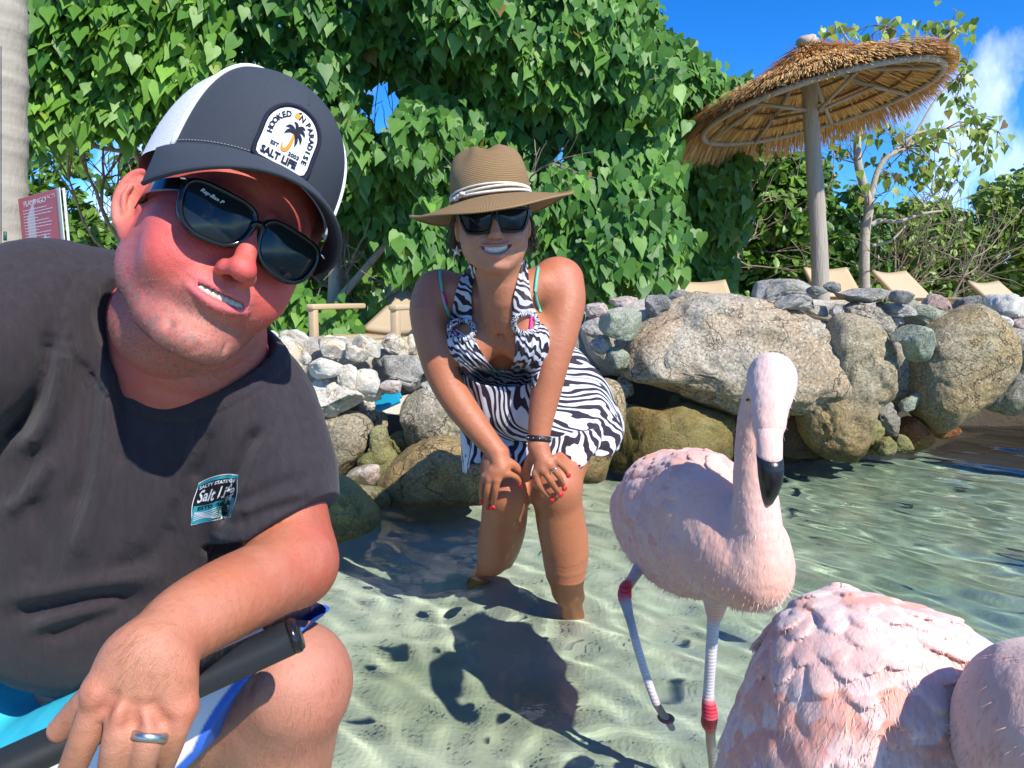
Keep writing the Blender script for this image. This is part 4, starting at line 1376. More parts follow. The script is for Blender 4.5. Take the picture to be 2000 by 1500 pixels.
# axis tilted: right side higher, and the near side raised so that the underside shows
ax_n = Vector((-.20, .06, 1)).normalized()
e1 = Vector((1, 0, 0)); e1 = (e1 - ax_n * e1.dot(ax_n)).normalized(); e2 = ax_n.cross(e1)
top = rc + ax_n * (RAD * .42)
def can(r, th, h=0.0):
    """point of the cone surface; r 0..1.x of the ring radius"""
    rise = .46 * (1 - r) - .05 * math.sin(math.pi * min(r, 1)) 
    return rc + (e1 * math.cos(th) + e2 * math.sin(th)) * (RAD * r) + ax_n * (RAD * rise + h)
rsu = np.random.RandomState(4)
NR = 8
for k in range(NR):
    th = 2 * math.pi * (k + .3) / NR
    V, F = tube([can(.04, th, -.055), can(.5, th, -.06), can(1.0, th, -.05)], [.016, .017, .015], 6)
    mk('rib', V, F, M_RIB, par)
hub = rc + ax_n * (-RAD * .10) + Vector((.0, 0, .0))
for k in range(NR):
    th = 2 * math.pi * (k + .3) / NR
    if k % 2 == 0:
        V, F = tube([hub, can(.62, th, -.06)], .013, 6)
        mk('strut', V, F, M_RIB, par)
for rr_, w, dark in ((1.0, .020, 0), (.78, .010, 1), (.58, .010, 1), (.38, .010, 1)):
    ring = [can(rr_, 2 * math.pi * i / 48, -.045) for i in range(49)]
    V, F = tube(ring, w, 6, False)
    mk('ring', V, F, M_RIB if not dark else simple('twine_ring', (.22, .12, .05), .8), par)


def strands(n, r0a, r0b, La, Lb, h, hang, wid, seed, mat, name, jitter=.03, thick=.003):
    rs = np.random.RandomState(seed)
    th = rs.rand(n) * 2 * math.pi
    r0 = r0a + (r0b - r0a) * np.sqrt(rs.rand(n))
    L_ = La + (Lb - La) * rs.rand(n)
    farside = np.clip(.5 + 1.2 * np.sin(th), 0, 1)      # the seaward fringe is worn short
    if name == 'thatch_fringe': L_ = L_ * (.40 + .60 * farside)
    if name == 'thatch_cover': r0 = r0 * (.84 + .16 * farside); L_ = L_ * (.75 + .25 * farside)
    hang = hang * (.25 + .75 * farside) if hang > 0 else hang + 0 * farside
    P0 = np.array([can(a, b)[:] for a, b in zip(r0, th)])
    out = np.stack([np.cos(th), np.sin(th)], 1) @ np.array([e1[:], e2[:]])
    slope = out * 1.0 - np.array(ax_n[:]) * .42
    slope /= np.linalg.norm(slope, axis=1, keepdims=True)
    side = np.cross(slope, np.array(ax_n[:])); side /= np.linalg.norm(side, axis=1, keepdims=True)
    side += rs.randn(n, 3) * .15
    Vs, k = [], 4
    P0 = P0 + np.array(ax_n[:]) * (h + rs.rand(n)[:, None] * jitter)
    d = slope + rs.randn(n, 3) * .10
    tint = np.clip(rs.rand(n) * .7 + .15 + .2 * vnoise(P0 * 5, 3, 2), 0, 1)
    pts = []
    for s in range(k):
        u = s / (k - 1)
        c = P0 + d * (L_ * u)[:, None] + np.array([0, 0, -1.]) * (hang * (u ** 2) * L_)[:, None]
        w = wid * (1 - .75 * u) * (.7 + .6 * rs.rand(n))[:, None] if False else (wid * (1 - .7 * u))
        pts.append(np.stack([c - side * w, c + side * w], 1))
    V = np.stack(pts, 1).reshape(-1, 3)      # n, k, 2
    F = []
    base = np.arange(n) * k * 2
    for s in range(k - 1):
        F.append(np.stack([base + 2 * s, base + 2 * s + 1, base + 2 * s + 3, base + 2 * s + 2], 1))
    F = np.concatenate(F)
    o = mk(name, V, F, mat, par, smooth=False, cols={'tint': np.repeat(tint, 2 * k)})
    o['kind'] = 'stuff'
    return o


strands(6500, .0, .84, .14, .22, -.012, .0, .008, 11, M_THIN, 'thatch_underlay', .006)
strands(3500, .60, .90, .12, .18, -.004, .03, .007, 12, M_THIN, 'thatch_underlay', .006)
strands(9000, .0, .92, .12, .20, .015, -.10, .005, 13, M_THATCH, 'thatch_cover', .05)
strands(6500, .93, 1.03, .12, .21, .0, .55, .0045, 14, M_THATCH, 'thatch_fringe', .05)
strands(3000, .88, 1.02, .10, .17, .03, .05, .0045, 15, M_THATCH, 'thatch_fringe', .06)
kn = catmull([P(1560, 92, YU), P(1570, 74, YU), P(1588, 74, YU), P(1594, 90, YU)], 4)
V, F = icos(3)
q = V * np.array([.075, .075, .05]) * (1 + .25 * vnoise(V * 4, 3, 3))[:, None] + np.array(P(1577, 84, YU)[:])
mk('top_knot', q, F, simple('frayed_knot', (.42, .36, .28), .9, .2, .4, 30, .8), par)
# ------------------------------------------------------------------ modelling with distance fields
class Field:
    def __init__(s, lo, hi, h):
        s.lo = np.array(lo, float); s.h = h
        s.n = np.ceil((np.array(hi, float) - s.lo) / h).astype(int) + 1
        s.f = np.full(tuple(s.n), 0.05, np.float32)
        s.ax = [(s.lo[i] + h * np.arange(s.n[i])).astype(np.float32) for i in range(3)]

    def sl(s, lo, hi):
        a = np.clip(np.floor((np.asarray(lo) - s.lo) / s.h).astype(int), 0, s.n)
        b = np.clip(np.ceil((np.asarray(hi) - s.lo) / s.h).astype(int) + 1, 0, s.n)
        return tuple(slice(int(x), int(y)) for x, y in zip(a, b))

    def grid(s, S_):
        return np.meshgrid(s.ax[0][S_[0]], s.ax[1][S_[1]], s.ax[2][S_[2]], indexing='ij', sparse=True)

    def op(s, fn, lo, hi, k=0.01, mode='add'):
        m = k + 3 * s.h
        S_ = s.sl(np.asarray(lo) - m, np.asarray(hi) + m)
        if any(q.stop <= q.start for q in S_): return
        X, Y, Z = s.grid(S_)
        d = fn(X, Y, Z).astype(np.float32)
        f = s.f[S_]
        k = max(k, 1e-5)
        if mode == 'add':
            h = np.clip(.5 + .5 * (f - d) / k, 0, 1)
            s.f[S_] = f * (1 - h) + d * h - k * h * (1 - h)
        elif mode == 'sub':
            h = np.clip(.5 - .5 * (f + d) / k, 0, 1)
            s.f[S_] = f * (1 - h) - d * h + k * h * (1 - h)
        elif mode == 'inter':
            h = np.clip(.5 - .5 * (d - f) / k, 0, 1)
            s.f[S_] = d * (1 - h) + f * h + k * h * (1 - h)

    def cap(s, a, b, ra, rb=None, k=0.01, mode='add'):
        """round cone"""
        rb = ra if rb is None else rb
        a = np.array(a, float); b = np.array(b, float)
        ba = b - a; L2 = max((ba * ba).sum(), 1e-12)
        def fn(X, Y, Z):
            px, py, pz = X - a[0], Y - a[1], Z - a[2]
            t = np.clip((px * ba[0] + py * ba[1] + pz * ba[2]) / L2, 0, 1)
            return np.sqrt((px - ba[0] * t) ** 2 + (py - ba[1] * t) ** 2 + (pz - ba[2] * t) ** 2) - (ra + (rb - ra) * t)
        r = max(ra, rb)
        s.op(fn, np.minimum(a, b) - r, np.maximum(a, b) + r, k, mode)

    def chain(s, pts, rad, k=0.01, smooth=0, mode='add'):
        """a limb of round cones, merged hard among themselves and then blended once into the rest"""
        if smooth:
            q = catmull([list(p) + [r] for p, r in zip(pts, rad)], smooth)
            pts, rad = q[:, :3], q[:, 3]
        pts = np.array([np.array(p, float) for p in pts]); rad = np.array(rad, float)
        lo = (pts - rad[:, None]).min(0); hi = (pts + rad[:, None]).max(0)
        m = k + 3 * s.h
        S_ = s.sl(lo - m, hi + m)
        if any(q.stop <= q.start for q in S_): return
        D = np.full(s.f[S_].shape, 0.05, np.float32)
        off = np.array([q.start for q in S_])
        for i in range(len(pts) - 1):
            a, b, ra, rb = pts[i], pts[i + 1], rad[i], rad[i + 1]
            r = max(ra, rb)
            T_ = s.sl(np.minimum(a, b) - r - m, np.maximum(a, b) + r + m)
            T_ = tuple(slice(max(q.start, o.start), min(q.stop, o.stop)) for q, o in zip(T_, S_))
            if any(q.stop <= q.start for q in T_): continue
            X, Y, Z = s.grid(T_)
            ba = b - a; L2 = max((ba * ba).sum(), 1e-12)
            px, py, pz = X - a[0], Y - a[1], Z - a[2]
            t = np.clip((px * ba[0] + py * ba[1] + pz * ba[2]) / L2, 0, 1)
            d = np.sqrt((px - ba[0] * t) ** 2 + (py - ba[1] * t) ** 2 + (pz - ba[2] * t) ** 2) - (ra + (rb - ra) * t)
            U = tuple(slice(q.start - o, q.stop - o) for q, o in zip(T_, off))
            D[U] = np.minimum(D[U], d)
        f = s.f[S_]; d = D; k = max(k, 1e-5)
        if mode == 'add':
            h = np.clip(.5 + .5 * (f - d) / k, 0, 1)
            s.f[S_] = f * (1 - h) + d * h - k * h * (1 - h)
        else:
            h = np.clip(.5 - .5 * (f + d) / k, 0, 1)
            s.f[S_] = f * (1 - h) - d * h + k * h * (1 - h)

    def ell(s, c, r, R=None, k=0.01, mode='add', p=2.0):
        c = np.array(c, float); r = np.array(r, float)
        M = np.eye(3) if R is None else np.array(R, float)
        if M.shape == (3, 3): pass
        def fn(X, Y, Z):
            x, y, z = X - c[0], Y - c[1], Z - c[2]
            u = x * M[0, 0] + y * M[1, 0] + z * M[2, 0]
            v = x * M[0, 1] + y * M[1, 1] + z * M[2, 1]
            w = x * M[0, 2] + y * M[1, 2] + z * M[2, 2]
            k0 = np.sqrt((u / r[0]) ** 2 + (v / r[1]) ** 2 + (w / r[2]) ** 2)
            k1 = np.sqrt((u / r[0] ** 2) ** 2 + (v / r[1] ** 2) ** 2 + (w / r[2] ** 2) ** 2)
            return k0 * (k0 - 1) / np.maximum(k1, 1e-6)
        ext = np.sqrt(((M * r) ** 2).sum(1))
        s.op(fn, c - ext, c + ext, k, mode)

    def plane(s, p, n, k=0.003, lo=None, hi=None):
        """keep the side the normal points away from"""
        n = np.array(n, float); n /= np.linalg.norm(n)
        p = np.array(p, float)
        fn = lambda X, Y, Z: (X - p[0]) * n[0] + (Y - p[1]) * n[1] + (Z - p[2]) * n[2]
        S_ = (slice(None),) * 3 if lo is None else s.sl(lo, hi)
        X, Y, Z = s.grid(S_)
        d = fn(X, Y, Z).astype(np.float32); f = s.f[S_]
        s.f[S_] = np.maximum(f, d)

    def displace(s, amp, scale, seed=0, octaves=3, band=None, stretch=(1, 1, 1), fn=None, weight=None):
        band = band or (amp * 2 + 2 * s.h)
        idx = np.nonzero(np.abs(s.f) < band)
        q = np.stack([s.ax[i][idx[i]] for i in range(3)], 1).astype(float)
        d = vnoise(q * scale * np.array(stretch), seed, octaves) if fn is None else fn(q)
        w = 1 if weight is None else weight(q)
        s.f[idx] -= (amp * d * w).astype(np.float32)

    def mesh(s):
        f = s.f
        m = f < 0
        c = m[:-1, :-1, :-1]
        a = np.zeros(c.shape, bool); al = np.ones(c.shape, bool)
        for i in (0, 1):
            for j in (0, 1):
                for k in (0, 1):
                    q = m[i:m.shape[0] - 1 + i, j:m.shape[1] - 1 + j, k:m.shape[2] - 1 + k]
                    a |= q; al &= q
        act = a & ~al
        idx = np.argwhere(act)
        if len(idx) == 0: return np.zeros((0, 3)), np.zeros((0, 4), int)
        vid = np.full(act.shape, -1, np.int32); vid[act] = np.arange(len(idx))
        corner = {}
        for i in (0, 1):
            for j in (0, 1):
                for k in (0, 1):
                    corner[(i, j, k)] = f[idx[:, 0] + i, idx[:, 1] + j, idx[:, 2] + k].astype(np.float64)
        acc = np.zeros((len(idx), 3)); cnt = np.zeros(len(idx))
        for ax in range(3):
            for u in (0, 1):
                for v in (0, 1):
                    p0 = [0, 0, 0]; o = [d for d in range(3) if d != ax]
                    p0[o[0]] = u; p0[o[1]] = v
                    p1 = list(p0); p1[ax] = 1
                    fa, fb = corner[tuple(p0)], corner[tuple(p1)]
                    x = (fa < 0) != (fb < 0)
                    t = np.where(x, fa / np.where(x, fa - fb, 1), 0)
                    pt = np.tile(np.array(p0, float), (len(idx), 1)); pt[:, ax] = t
                    acc[x] += pt[x]; cnt[x] += 1
        V = s.lo + (idx + acc / cnt[:, None]) * s.h
        Fs = []
        for ax in range(3):
            o = [d for d in range(3) if d != ax]
            sl0 = [slice(None)] * 3; sl1 = [slice(None)] * 3
            sl0[ax] = slice(0, m.shape[ax] - 1); sl1[ax] = slice(1, m.shape[ax])
            x = m[tuple(sl0)] != m[tuple(sl1)]
            e = np.argwhere(x)
            ok = (e[:, o[0]] > 0) & (e[:, o[1]] > 0) & (e[:, o[0]] < act.shape[o[0]]) & (e[:, o[1]] < act.shape[o[1]]) & (e[:, ax] < act.shape[ax])
            e = e[ok]
            inside = m[e[:, 0], e[:, 1], e[:, 2]]
            def cell(a, b):
                q = e.copy(); q[:, o[0]] -= a; q[:, o[1]] -= b
                return vid[q[:, 0], q[:, 1], q[:, 2]]
            quad = np.stack([cell(0, 0), cell(1, 0), cell(1, 1), cell(0, 1)], 1)
            flip = inside if ax != 1 else ~inside
            quad[~flip] = quad[~flip][:, ::-1]
            Fs.append(quad)
        F = np.concatenate(Fs)
        F = F[(F >= 0).all(1)]
        return V, F


def tri_of(F):
    return np.concatenate([F[:, [0, 1, 2]], F[:, [0, 2, 3]]])


def bvh_of(V, F):
    return BVHTree.FromPolygons([tuple(v) for v in V.tolist()], [tuple(f) for f in F.tolist()])


def gaus(q, c, r):
    """soft blob weight round c with radii r"""
    d = (q - np.asarray(c)) / np.asarray(r)
    return np.exp(-(d * d).sum(1))


def lerp_col(base, col, w):
    return base * (1 - w[:, None]) + np.asarray(col)[None] * w[:, None]


def skin_mat(name, rough=.42, sss=.12, bump=.25, spec=.45, dist=.0012, fleck=.08, pore=900):
    t = NT(name)
    a = t.attr('col')
    gp = t.n.new('ShaderNodeNewGeometry').outputs['Position']
    n1 = t.noise(22, 4, co=gp); n2 = t.noise(pore, 3, co=gp); n3 = t.noise(130, 4, co=gp)
    c = t.mix(t.ramp(n1, [(.35, 0), (.7, fleck * 2)]), a, t.mix(1.0, a, (.78, .62, .58), 'MULTIPLY'))
    c = t.mix(t.ramp(n3, [(.58, 0), (.72, fleck * 2.2)]), c, t.mix(1.0, a, (.62, .42, .34), 'MULTIPLY'))
    r = t.math('ADD', rough - .08, t.math('MULTIPLY', n3, .2))
    t.set(Base__Color=c, Roughness=r, Specular__IOR__Level=spec, Subsurface__Weight=sss, Subsurface__Radius=(1.0, .32, .16), Subsurface__Scale=.006,
          Normal=t.bump(t.math('ADD', t.math('MULTIPLY', n2, .7), n3), bump, dist))
    return t.m


def grid_faces(nu, nv, closed_u=False):
    F = []
    for j in range(nv - 1):
        for i in range(nu - (0 if closed_u else 1)):
            i2 = (i + 1) % nu
            F.append((j * nu + i, j * nu + i2, (j + 1) * nu + i2, (j + 1) * nu + i))
    return F


def rotm(ax, deg):
    return Matrix.Rotation(math.radians(deg), 3, ax)

def vec(*a): return np.array(P(*a)[:])


def fibres(name, pos, nor, dirn, length, width, col, parent, mat, seed=0):
    """fine down: slim three-sided slivers lying close to the body"""
    rs = np.random.RandomState(seed)
    n = len(pos)
    d = dirn + nor * (.15 + .35 * rs.rand(n))[:, None] + rs.randn(n, 3) * .25
    d /= np.linalg.norm(d, axis=1, keepdims=True)
    s = np.cross(d, nor); s /= np.maximum(np.linalg.norm(s, axis=1, keepdims=True), 1e-6)
    L_ = (length * (.5 + rs.rand(n)))[:, None]
    V = np.stack([pos + s * width, pos - s * width, pos + d * L_], 1).reshape(-1, 3)
    F = np.arange(n * 3).reshape(-1, 3)
    o = mk(name, V, F, mat, parent, cols={'col': np.repeat(col, 3, axis=0)})
    o['kind'] = 'stuff'
    return o


def surface_samples(V, F, n, seed=0, want=None):
    rs = np.random.RandomState(seed)
    T = tri_of(F) if F.shape[1] == 4 else F
    A, B, C = V[T[:, 0]], V[T[:, 1]], V[T[:, 2]]
    N = np.cross(B - A, C - A); ar = np.linalg.norm(N, axis=1)
    w = ar.copy()
    if want is not None: w = w * want((A + B + C) / 3)
    i = rs.choice(len(T), n, p=w / w.sum())
    u, v = rs.rand(n), rs.rand(n)
    f = u + v > 1; u[f], v[f] = 1 - u[f], 1 - v[f]
    p = A[i] + (B - A)[i] * u[:, None] + (C - A)[i] * v[:, None]
    return p, N[i] / np.maximum(ar[i][:, None], 1e-12)




# ------------------------------------------------------------------ flamingos
def plumage(name, rough=.75):
    t = NT(name)
    a = t.attr('col')
    gp = t.n.new('ShaderNodeNewGeometry').outputs['Position']
    n = t.noise(260, 4, .6, co=gp, stretch=(1, 1, .35)); n2 = t.noise(40, 4, co=gp)
    c = t.mix(t.ramp(n, [(.35, .0), (.7, .35)]), a, t.mix(1.0, a, (.86, .72, .70), 'MULTIPLY'))
    c = t.mix(t.ramp(n2, [(.5, 0), (.75, .25)]), c, (.84, .64, .57))
    t.set(Base__Color=c, Roughness=rough, Specular__IOR__Level=.15, Subsurface__Weight=.1, Subsurface__Radius=(1, .5, .4), Subsurface__Scale=.01,
          Sheen__Weight=.25, Normal=t.bump(n, .5, .0022))
    return t.m


M_PLUME = plumage('plumage')
M_BEAKB = simple('black_beak', (0.012, 0.012, 0.014), .28, .5, .3, 60, .15)
t = NT('scaly_leg')
a = t.attr('col')
gp = t.n.new('ShaderNodeNewGeometry').outputs['Position']
w = t.new('ShaderNodeTexWave', Scale=55.0, Distortion=1.2); w.bands_direction = 'Z'
t.link(gp, w.inputs['Vector'])
t.set(Base__Color=t.mix(t.math('MULTIPLY', w.outputs['Fac'], .25), a, (.28, .25, .26)), Roughness=.5, Normal=t.bump(w.outputs['Fac'], .35, .001))
M_LEG = t.m


def feather_mesh(nl=7, nw=5):
    """unit vane, root at origin, tip at -Y, curved and softly cupped"""
    V = []
    for j in range(nl):
        v = j / (nl - 1)
        w = .34 * (math.sin(math.pi * min(1, v * .82 + .12)) ** .7) * (1 if j < nl - 1 else .25)
        for i in range(nw):
            u = (i / (nw - 1) - .5) * 2
            rag = .0 if abs(u) < .8 else .03 * math.sin(j * 5.1 + i)
            V.append((u * w + rag, -v + .05 * u * u * v, -.05 * u * u * w * 3 - .05 * v * v + (.006 if i == nw // 2 else 0)))
    F = np.array([(j * nw + i, (j + 1) * nw + i, (j + 1) * nw + i + 1, j * nw + i + 1) for j in range(nl - 1) for i in range(nw - 1)])
    return np.array(V), F


FEATHER = feather_mesh()


def downy_feather():
    """soft body feather: slim overlapping barbs fanned from a shaft"""
    V, F = [], []
    rs = np.random.RandomState(77)
    nb = 40
    for side in (-1, 1):
        for j in range(nb):
            v = .06 + .84 * j / (nb - 1)
            L_ = .42 * math.sin(math.pi * min(1, .16 + v * .72)) ** .8 * (.9 + .2 * rs.rand())
            a = math.radians(30 - 18 * v + rs.randn() * 3)
            d = np.array([side * math.sin(a), -math.cos(a)])
            w = .0095
            z0 = .01 - .05 * v * v
            for q, (t_, ww) in enumerate(((0, w), (.55, w * .95), (1.0, w * .25))):
                c = np.array([0, -v]) + d * L_ * t_
                nrm = np.array([d[1], -d[0]]) * ww
                z = z0 - .12 * (t_ * L_) ** 2 + .003 * rs.randn()
                V += [(c[0] + nrm[0], c[1] + nrm[1], z), (c[0] - nrm[0], c[1] - nrm[1], z + .006)]
            b = len(V) - 6
            F += [(b, b + 1, b + 3, b + 2), (b + 2, b + 3, b + 5, b + 4)]
    return np.array(V), np.array(F)


DOWNY = downy_feather()
_m = DOWNY[0][:, 1] < -.45
SOFT2 = (np.concatenate([FEATHER[0] * [.9, .96, 1], DOWNY[0] * [.98, 1.02, .6] + [0, 0, .002]]), np.concatenate([FEATHER[1], DOWNY[1] + len(FEATHER[0])]))
SOFT = (np.concatenate([FEATHER[0] * [.86, .93, 1], DOWNY[0]]), None)
SOFT = (SOFT[0], np.concatenate([FEATHER[1], DOWNY[1] + len(FEATHER[0])]))


def feathers(name, pos, nor, dirn, size, colA, colB, parent, mat, lift=.12, seed=0, templ=None):
    rs = np.random.RandomState(seed)
    TV, TF = templ or FEATHER
    n, k = len(pos), len(TV)
    nor = nor + dirn * lift + rs.randn(n, 3) * .05
    fr = frames(nor, dirn + rs.randn(n, 3) * .14)
    V = np.einsum('nij,kj->nki', fr, TV) * size[:, None, None] + pos[:, None, :]
    F = (TF[None] + (np.arange(n) * k)[:, None, None]).reshape(-1, 4)
    v = np.clip(-TV[:, 1], 0, 1)
    col = colA[:, None, :] * (1 - v)[None, :, None] + colB[:, None, :] * v[None, :, None]
    o = mk(name, V.reshape(-1, 3), F, mat, parent, cols={'col': col.reshape(-1, 3)})
    o['kind'] = 'stuff'
    return o


t = NT('feather_vane')
a = t.attr('col')
gp = t.n.new('ShaderNodeNewGeometry').outputs['Position']
n = t.noise(300, 3, .6, co=gp)
t.set(Base__Color=t.mix(t.math('MULTIPLY', n, .2), a, t.mix(1.0, a, (.8, .68, .66), 'MULTIPLY')), Roughness=.7, Specular__IOR__Level=.2, Sheen__Weight=.3, Normal=t.bump(n, .35, .0012))
tr = t.new('ShaderNodeBsdfTranslucent'); t.link(a, tr.inputs['Color'])
ms = t.n.new('ShaderNodeMixShader'); ms.inputs[0].default_value = .35
t.link(t.bs.outputs[0], ms.inputs[1]); t.link(tr.outputs[0], ms.inputs[2]); t.link(ms.outputs[0], t.out.inputs['Surface'])
M_VANE = t.m

def feather_relief(g, base_bvh, pp, nn_, dd, ln, wd, th, tilt, k=.0012):
    """flattened, tilted scallops merged into the body so that each tip stands a little proud"""
    for p, n, d, l in zip(pp, nn_, dd, ln):
        d = d - n * (d @ n); d /= np.linalg.norm(d)
        a = d * math.cos(tilt) + n * math.sin(tilt); b = np.cross(n, d); c = np.cross(a, b)
        R = np.stack([a, b, c], 1)
        g.ell(p + n * .0005, (l, l * wd, th), R, k=k)


def spaced(pp, nn_, r, seed=0):
    """thin out samples to an even spacing"""
    keep = []; cells = {}
    for i, p in enumerate(pp):
        c = tuple((p / r).astype(int)); ok = True
        for dx in (-1, 0, 1):
            for dy in (-1, 0, 1):
                for dz in (-1, 0, 1):
                    for j in cells.get((c[0] + dx, c[1] + dy, c[2] + dz), ()):
                        if ((pp[j] - p) ** 2).sum() < r * r: ok = False; break
                    if not ok: break
                if not ok: break
            if not ok: break
        if ok: keep.append(i); cells.setdefault(c, []).append(i)
    return np.array(keep)


def nearest_feather(V, pp):
    out = np.zeros(len(V), int)
    for a in range(0, len(V), 20000):
        q = V[a:a + 20000]
        out[a:a + 20000] = np.argmin(((q[:, None, :] - pp[None]) ** 2).sum(2), 1)
    return out


PINK = np.array((.82, .45, .35)); PALE = np.array((.84, .60, .52)); SALM = np.array((.80, .34, .22)); LILAC = np.array((.74, .38, .32)); CORAL = np.array((.80, .25, .16))


# ---- flamingo facing the camera
fl = empty('flamingo', tuple(P(1388, 1440, 1.08)), 'pale pink flamingo wading upright and facing the camera, black beak tip pointing down', 'flamingo', 'flamingos wading in the water')
g = Field((.12, .76, .10), (.46, 1.46, .62), .0022)
hd = vec(1505, 742, .905)
RB = np.array(rotm('Z', 20) @ rotm('X', 12))
g.ell(vec(1345, 1010, 1.17), (.098, .150, .098), RB, k=.02)
g.ell(vec(1300, 1040, 1.23), (.070, .150, .080), RB, k=.03)
g.ell(vec(1375, 975, 1.10), (.068, .095, .070), RB, k=.03)
g.ell(vec(1470, 1105, 1.01), (.050, .060, .062), k=.05)
g.ell(vec(1430, 1070, 1.05), (.070, .080, .070), k=.04)
g.chain([vec(1484, 1120, .99), vec(1481, 1060, .98), vec(1476, 985, .98), vec(1471, 910, .98), vec(1472, 835, .975), vec(1485, 775, .965), vec(1498, 742, .945), hd],
        [.040, .035, .031, .0255, .0225, .0225, .023, .024], k=.018, smooth=4)
# skull and the slope down to the beak
g.ell(hd + [0, -.004, .004], (.0285, .034, .031), k=.01)
g.ell(vec(1505, 765, .885), (.0275, .026, .030), k=.012)
g.ell(vec(1503, 805, .868), (.0205, .020, .028), k=.014)
g.ell(vec(1501, 838, .858), (.0165, .017, .022), k=.012)
for sx in (1461, 1549):        # eye sockets
    g.ell(vec(sx, 782, .885), (.0032, .005, .0045), k=.003, mode='sub')
g.displace(.0012, 90, 2, 3)
g.displace(.003, 16, 5, 3, weight=lambda q: np.clip((q[:, 1] - 1.0) / .05, 0, 1))
_V, _F = g.mesh()
pp1, nn1 = surface_samples(_V, _F, 5000, 3, want=lambda c: sstep(1.05, 1.10, c[:, 1]) * (c[:, 2] > .15))
kp = spaced(pp1, nn1, .0125); pp1, nn1 = pp1[kp], nn1[kp]
rsf = np.random.RandomState(8)
dd1 = np.tile(np.array([-.35, .75, -.45]), (len(pp1), 1)) + rsf.randn(len(pp1), 3) * .12
feather_relief(g, None, pp1, nn1, dd1, .014 + .006 * rsf.rand(len(pp1)), .62, .0024, .12)
tips1 = pp1 + dd1 / np.linalg.norm(dd1, axis=1, keepdims=True) * .005
tone1 = rsf.rand(len(pp1))
V, F = g.mesh()
FV, FF = V, F
col = np.tile(PINK, (len(V), 1))
nz_ = vnoise(V * 22, 4, 3); nz2 = vnoise(V * np.array([60, 14, 60]), 8, 3)
px, py, _ = pix(V)
col = lerp_col(col, PALE, np.clip(gaus(V, hd, (.05, .06, .07)) * 1.6, 0, .9))
col = lerp_col(col, PALE, np.clip(.35 + .5 * nz_, 0, .6))
col = lerp_col(col, SALM, np.clip(gaus(V, vec(1500, 1150, .98), (.06, .08, .05)) * .5, 0, .5))
col = lerp_col(col, LILAC, np.clip(sstep(1.05, 1.12, V[:, 1]) * (.45 + .4 * nz_), 0, .6))
col = lerp_col(col, CORAL, np.clip(sstep(1.06, 1.10, V[:, 1]) * np.clip(nz2 * 2.2 - .35, 0, 1) * .6 * sstep(.22, .30, V[:, 2]), 0, .6))
nf_ = nearest_feather(V, tips1)
on = sstep(1.05, 1.12, V[:, 1]) * (V[:, 2] > .14)
tn_ = tone1[nf_]
col = lerp_col(col, CORAL * .55 + PINK * .45, on * (tn_ < .16) * .75)
col = lerp_col(col, PALE, on * (tn_ > .6) * .45)
body = mk('body', V, F, M_PLUME, fl, cols={'col': col})
pp, nn_ = surface_samples(V, F, 9000, 4)
cc = np.clip(np.tile(PALE * .6 + PINK * .4, (len(pp), 1)) + rsf.randn(len(pp), 1) * .05, 0, .9)
dd = np.tile(np.array([0, .35, -1.0]), (len(pp), 1))
fibres('down', pp - nn_ * .0006, nn_, dd, .0075, .0006, cc, fl, M_PLUME, 6)
# beak
def loft(rows, seg=20, cols=None):
    """rows: (center, ax_u, ax_v) with radii vectors; returns V,F"""
    V, F = [], []
    for c, u, v in rows:
        for k in range(seg):
            w = 2 * math.pi * k / seg
            V.append(Vector(c) + Vector(u) * math.cos(w) + Vector(v) * math.sin(w))
    for i in range(len(rows) - 1):
        for k in range(seg):
            k2 = (k + 1) % seg
            F.append((i * seg + k, i * seg + k2, (i + 1) * seg + k2, (i + 1) * seg + k))
    F.append(tuple(range(seg - 1, -1, -1))); F.append(tuple((len(rows) - 1) * seg + k for k in range(seg)))
    return V, F
def bk(px, py, Y, rx, ry, tilt=0):
    return (P(px, py, Y), (rx, 0, 0), (0, ry * math.cos(tilt), ry * math.sin(tilt)))
V, F = loft([bk(1502, 822, .862, .0140, .0150), bk(1502, 840, .852, .0148, .0165), bk(1503, 865, .842, .0146, .0160), bk(1503, 885, .836, .0145, .0155, .2), bk(1503, 897, .834, .0145, .0155, .3)], 24)
bkc = [tuple(PALE * .6 + PINK * .4)] * len(V)
bbase = mk('beak_base', V, F, M_PLUME, fl, cols={'col': np.array(bkc)})
V, F = loft([bk(1503, 890, .8345, .0149, .0158, .3), bk(1505, 910, .832, .0150, .0155, .3), bk(1505, 932, .834, .0143, .0150, .5), bk(1503, 953, .842, .0115, .0130, .8), bk(1500, 972, .852, .0075, .0095, 1.0), bk(1497, 986, .862, .003, .004, 1.1)], 24)
mk('beak_tip', V, F, M_BEAKB, fl)
for sx in (1464, 1546):
    V, F = icos(2)
    e = mk('eye', V * .0034 + vec(sx, 781, .8845), F, simple('yellow_eye', (.75, .50, .06), .2), fl)
    mk('pupil', V * .0019 + vec(sx + (-4 if sx < 1500 else 4), 781, .882), F, M_BEAKB, e)
RED = (.62, .03, .06); GREYP = (.52, .42, .44); WHT = (.66, .60, .60); BLU = (.30, .32, .42)
def leg(pts, rad, cols_, name='leg'):
    q = catmull([list(vec(*p)) + [r] + list(c) for p, r, c in zip(pts, rad, cols_)], 6)
    V, F = tube([tuple(x[:3]) for x in q], list(q[:, 3]), 14)
    c = np.repeat(np.clip(q[:, 4:7], 0, 1), 14, axis=0)
    return mk(name, V, F, M_LEG, fl, cols={'col': c})
